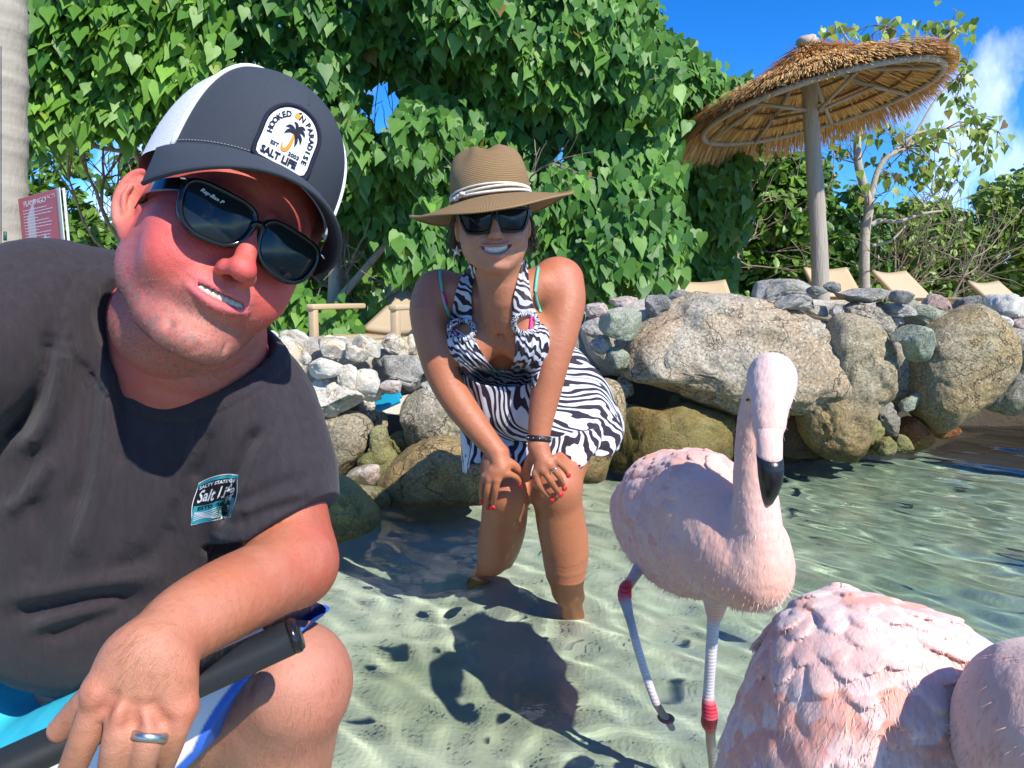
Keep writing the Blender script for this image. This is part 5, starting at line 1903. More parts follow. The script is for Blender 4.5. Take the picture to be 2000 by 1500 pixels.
leg([(1400, 1150, 1.06), (1396, 1200, 1.06), (1393, 1222, 1.06), (1388, 1290, 1.06), (1384, 1350, 1.07), (1384, 1372, 1.07), (1386, 1395, 1.07), (1385, 1418, 1.07), (1387, 1436, 1.08), (1388, 1455, 1.085), (1392, 1560, 1.11), (1394, 1760, 1.13)],
    [.026, .013, .0095, .0085, .0085, .0105, .0125, .0125, .0095, .0075, .0075, .0075], [PALE, PINK, WHT, WHT, WHT, RED, RED, RED, RED, GREYP, GREYP, GREYP])
leg([(1262, 1085, 1.22), (1245, 1115, 1.20), (1230, 1138, 1.18), (1222, 1148, 1.16), (1220, 1165, 1.15), (1223, 1180, 1.145), (1232, 1215, 1.14), (1245, 1265, 1.13), (1262, 1320, 1.12), (1282, 1375, 1.11), (1297, 1412, 1.11), (1310, 1450, 1.12)],
    [.016, .0105, .0090, .0105, .0115, .0095, .0070, .0068, .0066, .0066, .0070, .006], [PINK, GREYP, GREYP, RED, RED, BLU, BLU, WHT, WHT, GREYP, BLU, BLU])
V, F = icos(3)
mk('foot', V * np.array([.014, .014, .009]) + vec(1300, 1420, 1.115), F, simple('maroon_foot', (.20, .05, .05), .5), fl)
for s in (-1, 0, 1):
    V, F = tube([vec(1392, 1700, 1.13), vec(1392, 1700, 1.13) + np.array([s * .035, -.05, -.012])], [.006, .003], 8)
    mk('toe', V, F, simple('grey_toe', (.35, .30, .3), .5), fl)


# ---- near flamingo seen from behind / above, back only
f2 = empty('flamingo', (.30, .62, -.3), 'fluffy pale pink flamingo back in the bottom right corner, head out of the picture', 'flamingo', 'flamingos wading in the water')
g = Field((.10, .40, -.02), (.62, .84, .46), .0022)
R2 = np.array(rotm('Y', 10))
g.ell(vec(1690, 1520, .62), (.098, .115, .148), R2, k=.02)
g.ell(vec(1665, 1310, .61), (.062, .080, .058), R2, k=.05)
g.ell(vec(1790, 1420, .62), (.070, .090, .095), R2, k=.04)
g.ell(vec(1560, 1520, .60), (.052, .085, .11), R2, k=.04)
g.displace(.005, 14, 3, 3)
_V, _F = g.mesh()
topc = np.array([.30, .86, .60])
P2, K2, S2 = np.array((.78, .56, .49)), np.array((.80, .42, .34)), np.array((.82, .33, .22))
pp2, nn2 = surface_samples(_V, _F, 9000, 20, want=lambda c: (c[:, 1] < .74) * 1.0)
kp = spaced(pp2, nn2, .0150); pp2, nn2 = pp2[kp], nn2[kp]
rsf = np.random.RandomState(30); n_ = len(pp2)
dd2 = pp2 - topc; dd2 /= np.linalg.norm(dd2, axis=1, keepdims=True)
dd2 = dd2 + np.array([.05, -.05, -.35]) + rsf.randn(n_, 3) * .22
ln2 = .018 + .012 * rsf.rand(n_)
feather_relief(g, None, pp2, nn2, dd2, ln2, .60, .0034, .16, k=.0014)
g.displace(.0009, 110, 4, 3, stretch=(1, 1, .4))
V, F = g.mesh()
tips2 = pp2 + dd2 / np.linalg.norm(dd2, axis=1, keepdims=True) * .008
nf_ = nearest_feather(V, tips2)
dn_ = dd2 / np.linalg.norm(dd2, axis=1, keepdims=True)
along = ((V - tips2[nf_]) * dn_[nf_]).sum(1) / .016
lump_ = vnoise(tips2 * 16, 7, 3)[nf_]
tn_ = rsf.rand(n_)[nf_]
col = np.tile(P2, (len(V), 1))
col = lerp_col(col, K2, np.clip(.45 + lump_ * 1.2, 0, .8) * np.clip(.75 - along * .5, .1, 1))
col = lerp_col(col, S2, np.clip((lump_ > .12) * (tn_ < .45) * .75 + (tn_ < .05) * .7, 0, .8) * np.clip(.8 - along * .4, .2, 1))
col = lerp_col(col, np.array((.84, .70, .65)), np.clip((tn_ > .62) * .6, 0, 1) * np.clip(.6 + along * .5, 0, 1))
mk('body', V, F, M_PLUME, f2, cols={'col': col})
pp, nn_ = surface_samples(V, F, 12000, 44)
d = pp - topc; d /= np.linalg.norm(d, axis=1, keepdims=True)
fibres('down', pp, nn_, d + np.array([0, 0, -.6]), .0085, .00035, np.tile(P2, (len(pp), 1)), f2, M_PLUME, 9)
for sx in (-1, 1):
    V, F = tube([np.array(vec(1690, 1480, .64)) + [sx * .03, 0, -.06], (vec(1690, 1480, .64)[0] + sx * .035, .64, -.05), (vec(1690, 1480, .64)[0] + sx * .035, .63, -.36)], .008, 10)
    mk('leg', V, F, M_LEG, f2, cols={'col': np.tile(GREYP, (len(V), 1))})

# ---- third flamingo, only the shoulder comes into view
f3 = empty('flamingo', (.42, .45, -.3), 'shaded flamingo shoulder cut off by the right edge at the bottom corner', 'flamingo', 'flamingos wading in the water')
g = Field((.24, .28, .0), (.62, .72, .48), .003)
g.ell(vec(2080, 1520, .47), (.060, .085, .085), np.array(rotm('Y', -18)), k=.02)
g.ell(vec(2060, 1400, .47), (.040, .050, .045), k=.03)
g.ell((.46, .52, .18), (.09, .13, .09), k=.04)
g.displace(.0012, 80, 2, 3)
V, F = g.mesh()
mk('body', V, F, M_PLUME, f3, cols={'col': lerp_col(np.tile(PINK * .9, (len(V), 1)), PALE * .8, np.clip(.4 + vnoise(V * 20, 3, 3), 0, 1))})
pp, nn_ = surface_samples(V, F, 6000, 45)
fibres('down', pp, nn_, np.tile([0, .2, -1.], (len(pp), 1)), .008, .0005, np.tile(PINK, (len(pp), 1)), f3, M_PLUME, 9)
for sx in (-1, 1):
    V, F = tube([(.46 + sx * .03, .53, .14), (.46 + sx * .03, .53, -.38)], .008, 10)
    mk('leg', V, F, M_LEG, f3, cols={'col': np.tile(GREYP, (len(V), 1))})
# ------------------------------------------------------------------ the woman
woman = empty('person', tuple(P(1060, 1150, 1.65)), 'woman in a zebra striped dress and straw hat bending forward, hands on her knees', 'person', 'people')
HW = .0022
g = Field((-.27, 1.24, -.36), (.24, 2.06, .86), .0026)
hc = vec(968, 470, 1.365)            # face centre (nose bridge level is a little above)
HR = np.array(rotm('Y', -3) @ rotm('X', 6) @ rotm('Z', 4))
def H(x, y, z): return hc + HR @ np.array([x, y, z])
# hc sits on the face plane at mouth/nose height; the head extends behind
g.ell(H(0, .085, .055), (.068, .088, .080), HR, k=.01)
g.ell(H(0, .055, .008), (.0655, .053, .058), HR, k=.012)
g.ell(H(-.001, .044, -.021), (.0535, .045, .038), HR, k=.012)
g.ell(H(0, .012, -.045), (.018, .017, .013), HR, k=.016)
for s in (-1, 1):
    g.ell(H(s * .034, .016, .004), (.021, .018, .018), HR, k=.012)          # cheeks pushed up by the smile
    g.cap(H(s * .046, .040, -.012), H(s * .015, .018, -.045), .014, .010, k=.012)
    g.ell(H(s * .067, .075, .020), (.007, .013, .022), HR, k=.004)           # ears
g.cap(H(0, -.001, .048), H(0, -.012, .014), .0065, .0090, k=.010)
g.ell(H(0, -.012, .010), (.0105, .0105, .0080), HR, k=.007)
for s in (-1, 1):
    g.ell(H(s * .0095, -.005, .008), (.0060, .0075, .0060), HR, k=.004)
    g.ell(H(s * .0050, -.0125, .0040), (.0024, .0032, .0022), HR, k=.0015, mode='sub')
# mouth: muzzle, opening, lips
g.ell(H(0, .006, -.018), (.028, .014, .017), HR, k=.012)
pm = [H(x, -.0035 + 9.0 * x * x, -.0175 + 12 * x * x) for x in np.linspace(-.0275, .0275, 9)]
g.chain(pm, [.0022, .0048, .0064, .0072, .0074, .0072, .0064, .0048, .0022], k=.003, mode='sub')
pu = [H(x, -.0092 + 12 * x * x, -.0085 + 4.0 * x * x) for x in np.linspace(-.0285, .0285, 9)]
g.chain(pu, [.0016, .0023, .0027, .0030, .0027, .0030, .0027, .0023, .0016], k=.0025)
pl_ = [H(x, -.0088 + 12 * x * x, -.0285 + 19 * x * x) for x in np.linspace(-.0275, .0275, 9)]
g.chain(pl_, [.0016, .0026, .0036, .0042, .0044, .0042, .0036, .0026, .0016], k=.003)
# neck and trunk
nk0 = H(0, .075, -.03)
g.chain([nk0, vec(982, 575, 1.47), vec(985, 640, 1.53)], [.046, .046, .052], k=.03, smooth=3)
shL, shR = vec(850, 572, 1.585), vec(1098, 548, 1.575)
chest = vec(980, 640, 1.60)
g.chain([shL + [.02, 0, 0], vec(905, 575, 1.565), vec(985, 580, 1.56), vec(1060, 560, 1.56), shR - [.02, 0, 0]], [.045, .043, .045, .043, .045], k=.04)
g.ell(vec(980, 650, 1.635), (.118, .085, .090), np.array(rotm('X', -38)), k=.04)
g.ell(vec(1010, 720, 1.76), (.105, .115, .085), np.array(rotm('X', -20)), k=.05)
g.ell(vec(1045, 775, 1.88), (.135, .115, .100), k=.04)
# bust
g.ell(vec(925, 668, 1.53), (.050, .046, .056), np.array(rotm('X', -20)), k=.022)
g.ell(vec(1030, 662, 1.525), (.052, .046, .056), np.array(rotm('X', -20)), k=.022)
g.chain([vec(975, 610, 1.500), vec(977, 650, 1.488), vec(979, 690, 1.484), vec(981, 750, 1.500)], [.0005, .004, .0065, .006], k=.020, smooth=4, mode='sub')
# clavicles
g.cap(vec(955, 598, 1.512), vec(885, 560, 1.54), .0055, .0045, k=.012)
g.cap(vec(1008, 596, 1.512), vec(1075, 548, 1.54), .0055, .0045, k=.012)
# arms
armL = [shL, vec(838, 610, 1.56), vec(852, 690, 1.545), vec(872, 748, 1.54), vec(905, 800, 1.53), vec(945, 852, 1.515), vec(972, 884, 1.505)]
g.chain(armL, [.0455, .0415, .0375, .0345, .0325, .0260, .0215], k=.025, smooth=4)
armR = [shR, vec(1105, 590, 1.55), vec(1093, 650, 1.53), vec(1078, 712, 1.515), vec(1065, 770, 1.51), vec(1055, 830, 1.50), vec(1052, 866, 1.492)]
g.chain(armR, [.0455, .0415, .0390, .0345, .0315, .0252, .0212], k=.025, smooth=4)
# thighs and shins
hipL, hipR = vec(1010, 760, 1.93), vec(1105, 770, 1.92)
kL, kR = vec(988, 955, 1.585), vec(1086, 945, 1.575)
g.chain([hipL, vec(992, 860, 1.74), kL], [.085, .072, .052], k=.03, smooth=3)
g.chain([hipR, vec(1100, 860, 1.74), kR], [.088, .074, .054], k=.03, smooth=3)
def Pz(px, z, Y):
    """point at picture column px, world height z and distance Y"""
    q = P(px, 580, Y)
    return np.array([q.x, Y, z])
g.ell(kL + [0, -.012, -.012], (.040, .034, .042), k=.02); g.ell(kR + [0, -.012, -.010], (.042, .034, .044), k=.02)
aL, aR = np.array([-.085, 1.93, -.215]), np.array([.155, 1.75, -.265])
g.chain([kL, vec(985, 1010, 1.635), vec(978, 1060, 1.70), vec(962, 1112, 1.775), aL], [.050, .053, .050, .040, .029], k=.02, smooth=3)
g.chain([kR, vec(1094, 1010, 1.605), vec(1104, 1075, 1.63), vec(1107, 1150, 1.655), aR], [.052, .055, .054, .041, .030], k=.02, smooth=3)
g.ell(kL * .6 + aL * .4 + [0, .022, .02], (.038, .038, .075), k=.03)
g.ell(kR * .6 + aR * .4 + [0, .022, .02], (.040, .038, .080), k=.03)
for a_, s in ((aL, -1), (aR, 1)):
    g.chain([a_ + [0, .03, -.02], a_ + [s * .02, -.06, -.035], a_ + [s * .03, -.13, -.045]], [.027, .027, .018], k=.02)
# hands: palm plus five bent fingers each
def hand(g, wrist, palm, fingers, thumb, rw=.0225, k=.007):
    g.cap(wrist, palm, rw, .018, k=.008)
    for base, pts, r in fingers:
        g.cap(palm * .45 + base * .55, base, .0145, r * 1.1, k=.008)
        g.chain([base] + pts, [r * .98] + [r * .9 * (1 - .1 * (i + 1)) for i in range(len(pts))], k=k * .35, smooth=3)
    g.chain([wrist * .45 + palm * .55] + thumb, [.014] + [.0105 - .0012 * i for i in range(len(thumb))], k=k, smooth=3)
wR = vec(1052, 874, 1.487); pR = vec(1063, 905, 1.475)
fR = [(vec(1047, 925, 1.468), [vec(1052, 945, 1.468), vec(1064, 962, 1.483), vec(1074, 971, 1.500)], .0088),
      (vec(1062, 918, 1.462), [vec(1074, 937, 1.462), vec(1084, 953, 1.478), vec(1091, 962, 1.494)], .0090),
      (vec(1074, 908, 1.462), [vec(1089, 926, 1.464), vec(1097, 940, 1.480), vec(1100, 949, 1.494)], .0085),
      (vec(1082, 896, 1.468), [vec(1095, 908, 1.474), vec(1103, 917, 1.488), vec(1107, 924, 1.498)], .0076)]
hand(g, wR, pR, fR, [vec(1038, 895, 1.49), vec(1030, 915, 1.50), vec(1028, 935, 1.52)])
wL = vec(973, 888, 1.503); pL = vec(978, 912, 1.488)
fL = [(vec(957, 935, 1.482), [vec(952, 955, 1.484), vec(951, 972, 1.497), vec(953, 985, 1.512)], .0088),
      (vec(971, 936, 1.477), [vec(968, 955, 1.478), vec(965, 972, 1.490), vec(963, 985, 1.506)], .0090),
      (vec(948, 930, 1.492), [vec(942, 948, 1.500), vec(940, 964, 1.515), vec(941, 975, 1.53)], .0080),
      (vec(990, 925, 1.480), [vec(1000, 928, 1.484), vec(1010, 934, 1.492), vec(1015, 943, 1.502)], .0084)]
hand(g, wL, pL, fL, [vec(996, 905, 1.495), vec(1010, 915, 1.505), vec(1020, 925, 1.52)])
V, F = g.mesh()
WV, WF = V, F
TAN = np.array((.46, .165, .078)); FAIR = np.array((.58, .27, .17)); REDN = np.array((.58, .17, .10)); LIPS = np.array((.60, .20, .19))
col = np.tile(TAN, (len(V), 1))
col = lerp_col(col, FAIR, np.clip(gaus(V, H(0, .0, -.02), (.08, .09, .06)) * 1.3, 0, .8))
col = lerp_col(col, FAIR * .9, np.clip(gaus(V, vec(985, 600, 1.5), (.07, .08, .05)) * .5, 0, .5))
col = lerp_col(col, REDN, np.clip(gaus(V, shR + [0, -.03, .03], (.05, .06, .05)) * .6, 0, .6))
col = lerp_col(col, REDN, np.clip(gaus(V, shL + [0, -.03, .03], (.05, .06, .05)) * .8, 0, .7))
for q in np.array(pu)[1:-1]: col = lerp_col(col, LIPS, np.clip(gaus(V, q, (.004, .004, .0024)) * 1.4, 0, .85))
for q in np.array(pl_)[1:-1]: col = lerp_col(col, LIPS, np.clip(gaus(V, q, (.004, .005, .0032)) * 1.4, 0, .85))
inside = np.zeros(len(V))
for q in pm[1:-1]: inside = np.maximum(inside, gaus(V, q + HR @ np.array([0, .007, 0]), (.006, .0045, .005)))
col = lerp_col(col, (.10, .02, .02), np.clip(inside * 1.4, 0, 1))
for q in (kL, kR): col = lerp_col(col, REDN * .8, np.clip(gaus(V, q + [0, -.03, 0], (.035, .04, .035)) * .35, 0, .4))
wbody = mk('body', V, F, skin_mat('tanned_skin', .42, .04, .7, .48, fleck=.14), woman, cols={'col': col})
try: wbody.cycles.is_caustics_receiver = True
except Exception: pass
WB = bvh_of(V, F)

# teeth
M_TEETH = simple('teeth', (.86, .79, .66), .25, .5, .03, 200)
V, F = [], []
rows = [(x, -.0008 + 8 * x * x) for x in np.linspace(-.0215, .0215, 41)]
n = len(rows)
for zz, dy in ((-.0090, .0005), (-.014, -.0003), (-.0205, .0002), (-.0225, .0015)):
    for i, (x, y) in enumerate(rows):
        seam = .0009 if i % 5 == 0 else 0
        V.append(H(x, y - .0015 + dy + seam, zz + (4.5 if zz > -.012 else 13) * x * x + (.0008 * (i % 5 in (0,)) if zz < -.019 else 0)))
F = grid_faces(n, 4)
mk('teeth', V, F, M_TEETH, wbody)

# painted nails
M_NAIL = simple('red_nail_varnish', (.75, .02, .03), .18, .6, .02)
for base, pts, r in fR + fL:
    a_, b_ = pts[-2], pts[-1]
    d = b_ - a_; d /= np.linalg.norm(d)
    out = np.array([0, -1, .25]); out -= d * (out @ d); out /= np.linalg.norm(out)
    s_ = np.cross(d, out)
    Rn = np.stack([s_, d, out], 1)
    V, F = icos(2)
    q = (V * np.array([r * .78, .0085, .0030])) @ Rn.T + (b_ + d * .004 + out * (r * .66))
    mk('fingernail', q, F, M_NAIL, wbody)

# hair visible under the hat
M_HAIR = simple('dark_blond_hair', (.10, .055, .028), .45, .4, .3, 60, .4)
hv, hf = [], []
rsh = np.random.RandomState(5)
parts = []
for s in (-1, 1):
    for i in range(90):
        a0 = H(s * (.060 + .012 * rsh.rand()), .070 + .05 * rsh.rand(), .050 + .02 * rsh.rand())
        a1 = a0 + HR @ np.array([s * .010 * rsh.rand(), .01, -.035]) + rsh.randn(3) * .003
        a2 = a1 + HR @ np.array([s * (.004 + .010 * rsh.rand()), .015, -.03 - .03 * rsh.rand()]) + rsh.randn(3) * .005
        parts.append(tube(catmull([a0, a1, a2], 3), [.0012, .0012, .0011, .001, .0009, .0008, .0004], 3, False))
V, F = join(parts)
mk('hair', V, F, M_HAIR, wbody)['kind'] = 'stuff'
g2 = Field(H(0, .1, .06) - .13, H(0, .1, .06) + .13, .004)
g2.ell(H(0, .098, .052), (.0715, .082, .082), HR, k=.01)
g2.plane(H(0, .055, 0), HR @ np.array([0, -1, -.15]))
V, F = g2.mesh()
mk('hair', V, F, M_HAIR, wbody)

# ---- straw hat
t = NT('woven_straw')
gp = t.co('UV')
wa = t.new('ShaderNodeTexWave', Scale=38.0, Distortion=1.2, Detail=2.0); wa.bands_direction = 'X'
wb = t.new('ShaderNodeTexWave', Scale=20.0, Distortion=1.2, Detail=2.0); wb.bands_direction = 'Y'
t.link(gp, wa.inputs['Vector']); t.link(gp, wb.inputs['Vector'])
wv = t.math('MULTIPLY', wa.outputs['Fac'], wb.outputs['Fac'])
n = t.noise(30, 4)
c = t.mix(wv, (.26, .15, .055), (.66, .42, .19))
c = t.mix(t.math('MULTIPLY', n, .35), c, (.30, .19, .09))
t.set(Base__Color=c, Roughness=.7, Normal=t.bump(wv, .8, .003))
M_STRAW = t.m
hatc = H(0, .082, .070)
hat = empty('straw_hat', tuple(hatc), 'wide brimmed brown straw hat with a cream cord on the woman\'s head', 'hat')
HT = HR @ np.array(rotm('X', -9)) @ np.array(rotm('Y', -3))
def HH(x, y, z): return hatc + HT @ np.array([x, y, z])
SEG = 96
V, uv = [], []
prof = [(a_, b_ * .84) for a_, b_ in [(.0760, .0), (.0775, .012), (.0785, .03), (.0765, .055), (.0725, .08), (.0670, .100), (.0580, .113), (.0460, .118), (.0300, .114), (.0120, .108), (.0005, .106)]]
pr = catmull([(a, b, 0) for a, b in prof], 4)[:, :2]
for j, (r, z) in enumerate(pr):
    for i in range(SEG):
        w = 2 * math.pi * i / SEG
        x, y = r * math.cos(w) * .98, r * math.sin(w) * 1.12
        zz = z
        up = sstep(.042, .099, z)
        pinch = up * .016 * (math.exp(-((y + .05) / .03) ** 2) * math.exp(-(abs(x) - .052) ** 2 / .0006))
        zz -= up * .011 * math.exp(-(x / .020) ** 2) * (1 if r < .066 else .4)      # centre crease
        x -= math.copysign(pinch, x)
        V.append(HH(x, y, zz)); uv.append((i / SEG * 2, j / len(pr)))
crown = mk('crown', V, grid_faces(SEG, len(pr), True), M_STRAW, hat, uv=uv)
md = crown.modifiers.new('thickness', 'SOLIDIFY'); md.thickness = .002
V, uv = [], []
NRb = 22
for j in range(NRb):
    v = j / (NRb - 1)
    for i in range(SEG):
        w = 2 * math.pi * i / SEG
        rx, ry = .0705 + v * .087, .085 + v * .083
        x, y = rx * math.cos(w), ry * math.sin(w)
        z = -.004 - .012 * v * math.cos(2 * w) * 0 + v * v * (.014 * abs(math.cos(w)) ** 2 - .004) - .032 * v * v * (math.sin(w) < 0) * abs(math.sin(w)) + .002 * math.sin(5 * w) * v
        z += -.030 * v * max(0, -math.cos(w)) * (1 - .5 * v) 
        V.append(HH(x, y, z)); uv.append((i / SEG * 3, v * .9))
brim = mk('brim', V, grid_faces(SEG, NRb, True), M_STRAW, hat, uv=uv)
md = brim.modifiers.new('thickness', 'SOLIDIFY'); md.thickness = .0022
edge = [V[(NRb - 1) * SEG + i] for i in range(SEG)] + [V[(NRb - 1) * SEG]]
Ve, Fe = tube(edge, .0022, 6, False)
mk('brim_edge', Ve, Fe, simple('straw_edge', (.26, .16, .07), .7, var=.2), hat)
M_CORD = simple('cream_cord', (.70, .64, .54), .7, .3, .08, 90, .4)
for dz, dr in ((.006, .0030), (.012, .0026), (.017, .002)):
    ring = []
    for i in range(65):
        w = 2 * math.pi * i / 64
        ring.append(HH(.0785 * .985 * math.cos(w), .0775 * 1.14 * math.sin(w), dz + .002 * math.sin(w * 2 + dz * 300)))
    Ve, Fe = tube(ring, dr, 6, False)
    mk('hat_cord', Ve, Fe, M_CORD, hat)
for k in range(3):
    V, F = icos(2)
    mk('cord_knot', V * np.array([.006, .005, .004]) + HH(-.055 - .006 * k, -.068 + .007 * k, .009 - .003 * k), F, M_CORD, hat)

# ---- her sunglasses
M_FRAME = simple('glossy_black_frame', (.008, .009, .010), .14, .4, .05)
t = NT('dark_lens')
t.set(Base__Color=(.012, .016, .018), Roughness=.05, Specular__IOR__Level=.32)
M_LENS = t.m
def lens_outline(w, h, kind):
    if kind == 'wrap':
        p = [(-1, .78), (-.5, .95), (.3, 1.0), (.95, .92), (1, .55), (.88, -.1), (.62, -.85), (.25, -1), (-.55, -.95), (-.85, -.65), (-1, .0)]
    else:
        p = [(-1, .55), (-.72, .95), (0, 1.0), (.72, .98), (1.0, .72), (1.02, .2), (.84, -.55), (.42, -.97), (-.15, -1.0), (-.62, -.82), (-.92, -.3)]
    c = catmull([(a * w, b * h, 0) for a, b in p], 5, closed=True)
    return c[:, :2]


def glasses(root, T, lw, lh, sep, bow, kind, frame_w, temple, tilt=.0, mirror_lens=False):
    """T maps local (x right, y back, z up) to the world; lenses on a gently wrapped front"""
    for s in (-1, 1):
        o_ = lens_outline(lw, lh, kind)
        if s == -1: o_ = o_ * np.array([-1, 1])     # template is the viewer's right lens: inner side is -x
        def pt(x, z, dy=0.0):
            X = s * sep / 2 + x
            return T(X, bow * X * X + dy, z)
        n = len(o_)
        # domed lens
        V = [pt(0, 0, -.0035)]; F = []
        R_ = 6
        for r in range(1, R_ + 1):
            q = r / R_
            for a, b in o_:
                V.append(pt(a * q, b * q, -.0035 * (1 - q * q)))
        for k in range(n):
            F.append((0, 1 + k, 1 + (k + 1) % n))
        for r in range(R_ - 1):
            for k in range(n):
                a0 = 1 + r * n
                F.append((a0 + k, a0 + n + k, a0 + n + (k + 1) % n, a0 + (k + 1) % n))
        mk('lens', V, F, M_LENS, root)
        # rim: flat-sided band round the lens
        V, F = [], []
        cx = o_.mean(0)
        for a, b in o_:
            d = np.array([a, b]) - cx; d /= np.linalg.norm(d)
            e = np.array([a, b])
            for (u, dy) in ((-.0010, -.0012), (.4 * frame_w, -.0034), (frame_w, -.0015), (frame_w, .0032), (-.0010, .0030)):
                q = e + d * u
                V.append(pt(q[0], q[1], dy))
        for k in range(n):
            k2 = (k + 1) % n
            for j in range(5):
                j2 = (j + 1) % 5
                F.append((k * 5 + j, k * 5 + j2, k2 * 5 + j2, k2 * 5 + j))
        mk('rim', V, F, M_FRAME, root)
        xo = sep / 2 + lw + frame_w * .7
        pts = [T(s * (xo - .002), bow * xo * xo, lh * .62), T(s * (xo + .003), bow * xo * xo + .012, lh * .62), T(s * (xo + temple[0]), .065, lh * .60), T(s * (xo + temple[0]), .095, lh * .50), T(s * (xo + temple[0] - .002), .12, lh * -.3)]
        c = catmull(pts, 5)
        V, F = [], []
        for i, p in enumerate(c):
            hh = temple[1] * (1 - .35 * i / len(c)); tt = .0022
            e_ = (T(0, 0, 1) - T(0, 0, 0)) * hh; f_ = (T(1, 0, 0) - T(0, 0, 0)) * tt
            for a_, b_ in ((1, 1), (1, -1), (-1, -1), (-1, 1)):
                V.append(p + e_ * a_ + f_ * b_)
        F = [(i * 4 + k, i * 4 + (k + 1) % 4, (i + 1) * 4 + (k + 1) % 4, (i + 1) * 4 + k) for i in range(len(c) - 1) for k in range(4)] + [(3, 2, 1, 0), tuple(len(V) - 4 + k for k in range(4))]
        o = mk('temple', V, F, M_FRAME, root, smooth=False)
        md = o.modifiers.new('bevel', 'BEVEL'); md.width = .001; md.segments = 2
    hb = sep / 2 - lw
    V, F = tube(catmull([T(-hb + .001, .0005, lh * .30), T(-hb * .55, -.001, lh * .46), T(0, -.002, lh * .50), T(hb * .55, -.001, lh * .46), T(hb - .001, .0005, lh * .30)], 4), [.0032] * 17, 10)
    mk('bridge', V, F, M_FRAME, root)


wg = empty('sunglasses', tuple(H(0, -.01, .04)), 'black wraparound sunglasses on the woman\'s face under the hat brim', 'sunglasses')
def TW(x, y, z): return H(x, y - .010, z + .036)
glasses(wg, TW, .0275, .0185, .067, 3.2, 'wrap', .0048, (.004, .008))

# starfish earring
V, F = [], []
ec = H(-.072, .068, -.018)
for i in range(10):
    w = 2 * math.pi * i / 10 + .3
    r = .0115 if i % 2 == 0 else .0050
    V.append(ec + np.array([math.cos(w) * r, 0, math.sin(w) * r]))
V += [ec + np.array([0, -.003, 0]), ec + np.array([0, .002, 0])]
F = [(i, (i + 1) % 10, 10) for i in range(10)] + [((i + 1) % 10, i, 11) for i in range(10)]
er = mk('earring', V, F, simple('silver_earring', (.75, .70, .68), .3, .5, .1, 300, .3, metal=.7), None, smooth=False)
tag(er, 'starfish shaped silver earring hanging from the woman\'s ear', 'earring')

# ---- dress
def zebra(name, scale, distort, duty=.5, rot=0):
    t = NT(name)
    uvn = t.n.new('ShaderNodeUVMap'); uvn.uv_map = 'uv'
    m = t.n.new('ShaderNodeMapping'); m.inputs['Rotation'].default_value = (0, 0, math.radians(rot))
    t.link(uvn.outputs[0], m.inputs['Vector'])
    w = t.new('ShaderNodeTexWave', Scale=scale, Distortion=distort, Detail=2.5)
    w.inputs['Detail Scale'].default_value = 1.3
    w.inputs['Detail Roughness'].default_value = .4
    t.link(m.outputs['Vector'], w.inputs['Vector'])
    f = t.ramp(w.outputs['Fac'], [(duty - .03, 0), (duty + .03, 1)])
    n = t.noise(700, 2)
    n4 = t.noise(9, 3)
    dk = t.mix(n4, (.022, .016, .026), (.05, .03, .045))
    wh = t.mix(n4, (.72, .73, .80), (.84, .84, .86))
    wh = t.mix(t.ramp(t.noise(14, 3), [(.62, 0), (.72, .35)]), wh, (.40, .72, .68))
    c = t.mix(f, dk, wh)
    t.set(Base__Color=c, Roughness=.7, Specular__IOR__Level=.25, Sheen__Weight=.2, Normal=t.bump(n, .2, .0005))
    tr = t.new('ShaderNodeBsdfTranslucent'); t.link(c, tr.inputs['Color'])
    ms = t.n.new('ShaderNodeMixShader'); ms.inputs[0].default_value = .22
    t.link(t.bs.outputs[0], ms.inputs[1]); t.link(tr.outputs[0], ms.inputs[2]); t.link(ms.outputs[0], t.out.inputs['Surface'])
    return t.m


M_ZEB = zebra('zebra_cloth', 5.6, 15.0, .5, 8)
M_ZEB2 = zebra('zebra_cloth_fine', 5.6, 12.0, .5, 60)

def loft_cloth(name, rings, nu, nv, fold, mat, parent, uvs=(1, 1), hem=None, seed=0, arc=(0, 2 * math.pi), thick=.0012):
    """rings: (center, vecU, vecV) from top to hem, smoothly interpolated; folds deepen towards the hem"""
    arr = catmull([list(c) + list(u) + list(v) for c, u, v in rings], max(2, nv // (len(rings) - 1)))
    nv = len(arr)
    rs = np.random.RandomState(seed)
    ph = rs.rand(8) * 6.28
    V, uv = [], []
    closed = abs(arc[1] - arc[0] - 2 * math.pi) < 1e-6
    for j, a in enumerate(arr):
        v = j / (nv - 1)
        c, u_, v_ = a[:3], a[3:6], a[6:9]
        nn = np.cross(u_, v_); nn /= np.linalg.norm(nn)
        for i in range(nu):
            w = arc[0] + (arc[1] - arc[0]) * i / (nu if closed else nu - 1)
            f = fold(v) * (math.sin(9 * w + ph[0] + 1.2 * math.sin(2 * w + v * 2)) * .55 + math.sin(17 * w + ph[1] + v * 3) * .30 + math.sin(31 * w + ph[2] - v * 2) * .15)
            p = c + (u_ * math.cos(w) + v_ * math.sin(w)) * (1 + f)
            if hem and v > .6:
                p = p + np.array([0, 0, 1]) * hem * ((v - .6) / .4) ** 2 * (math.sin(9 * w + ph[3]) * .6 + math.sin(4 * w + ph[4]))
            V.append(p); uv.append((i / nu * uvs[0], v * uvs[1]))
    o = mk(name, V, grid_faces(nu, nv, closed), mat, parent, uv=uv)
    md = o.modifiers.new('thickness', 'SOLIDIFY'); md.thickness = thick
    return o


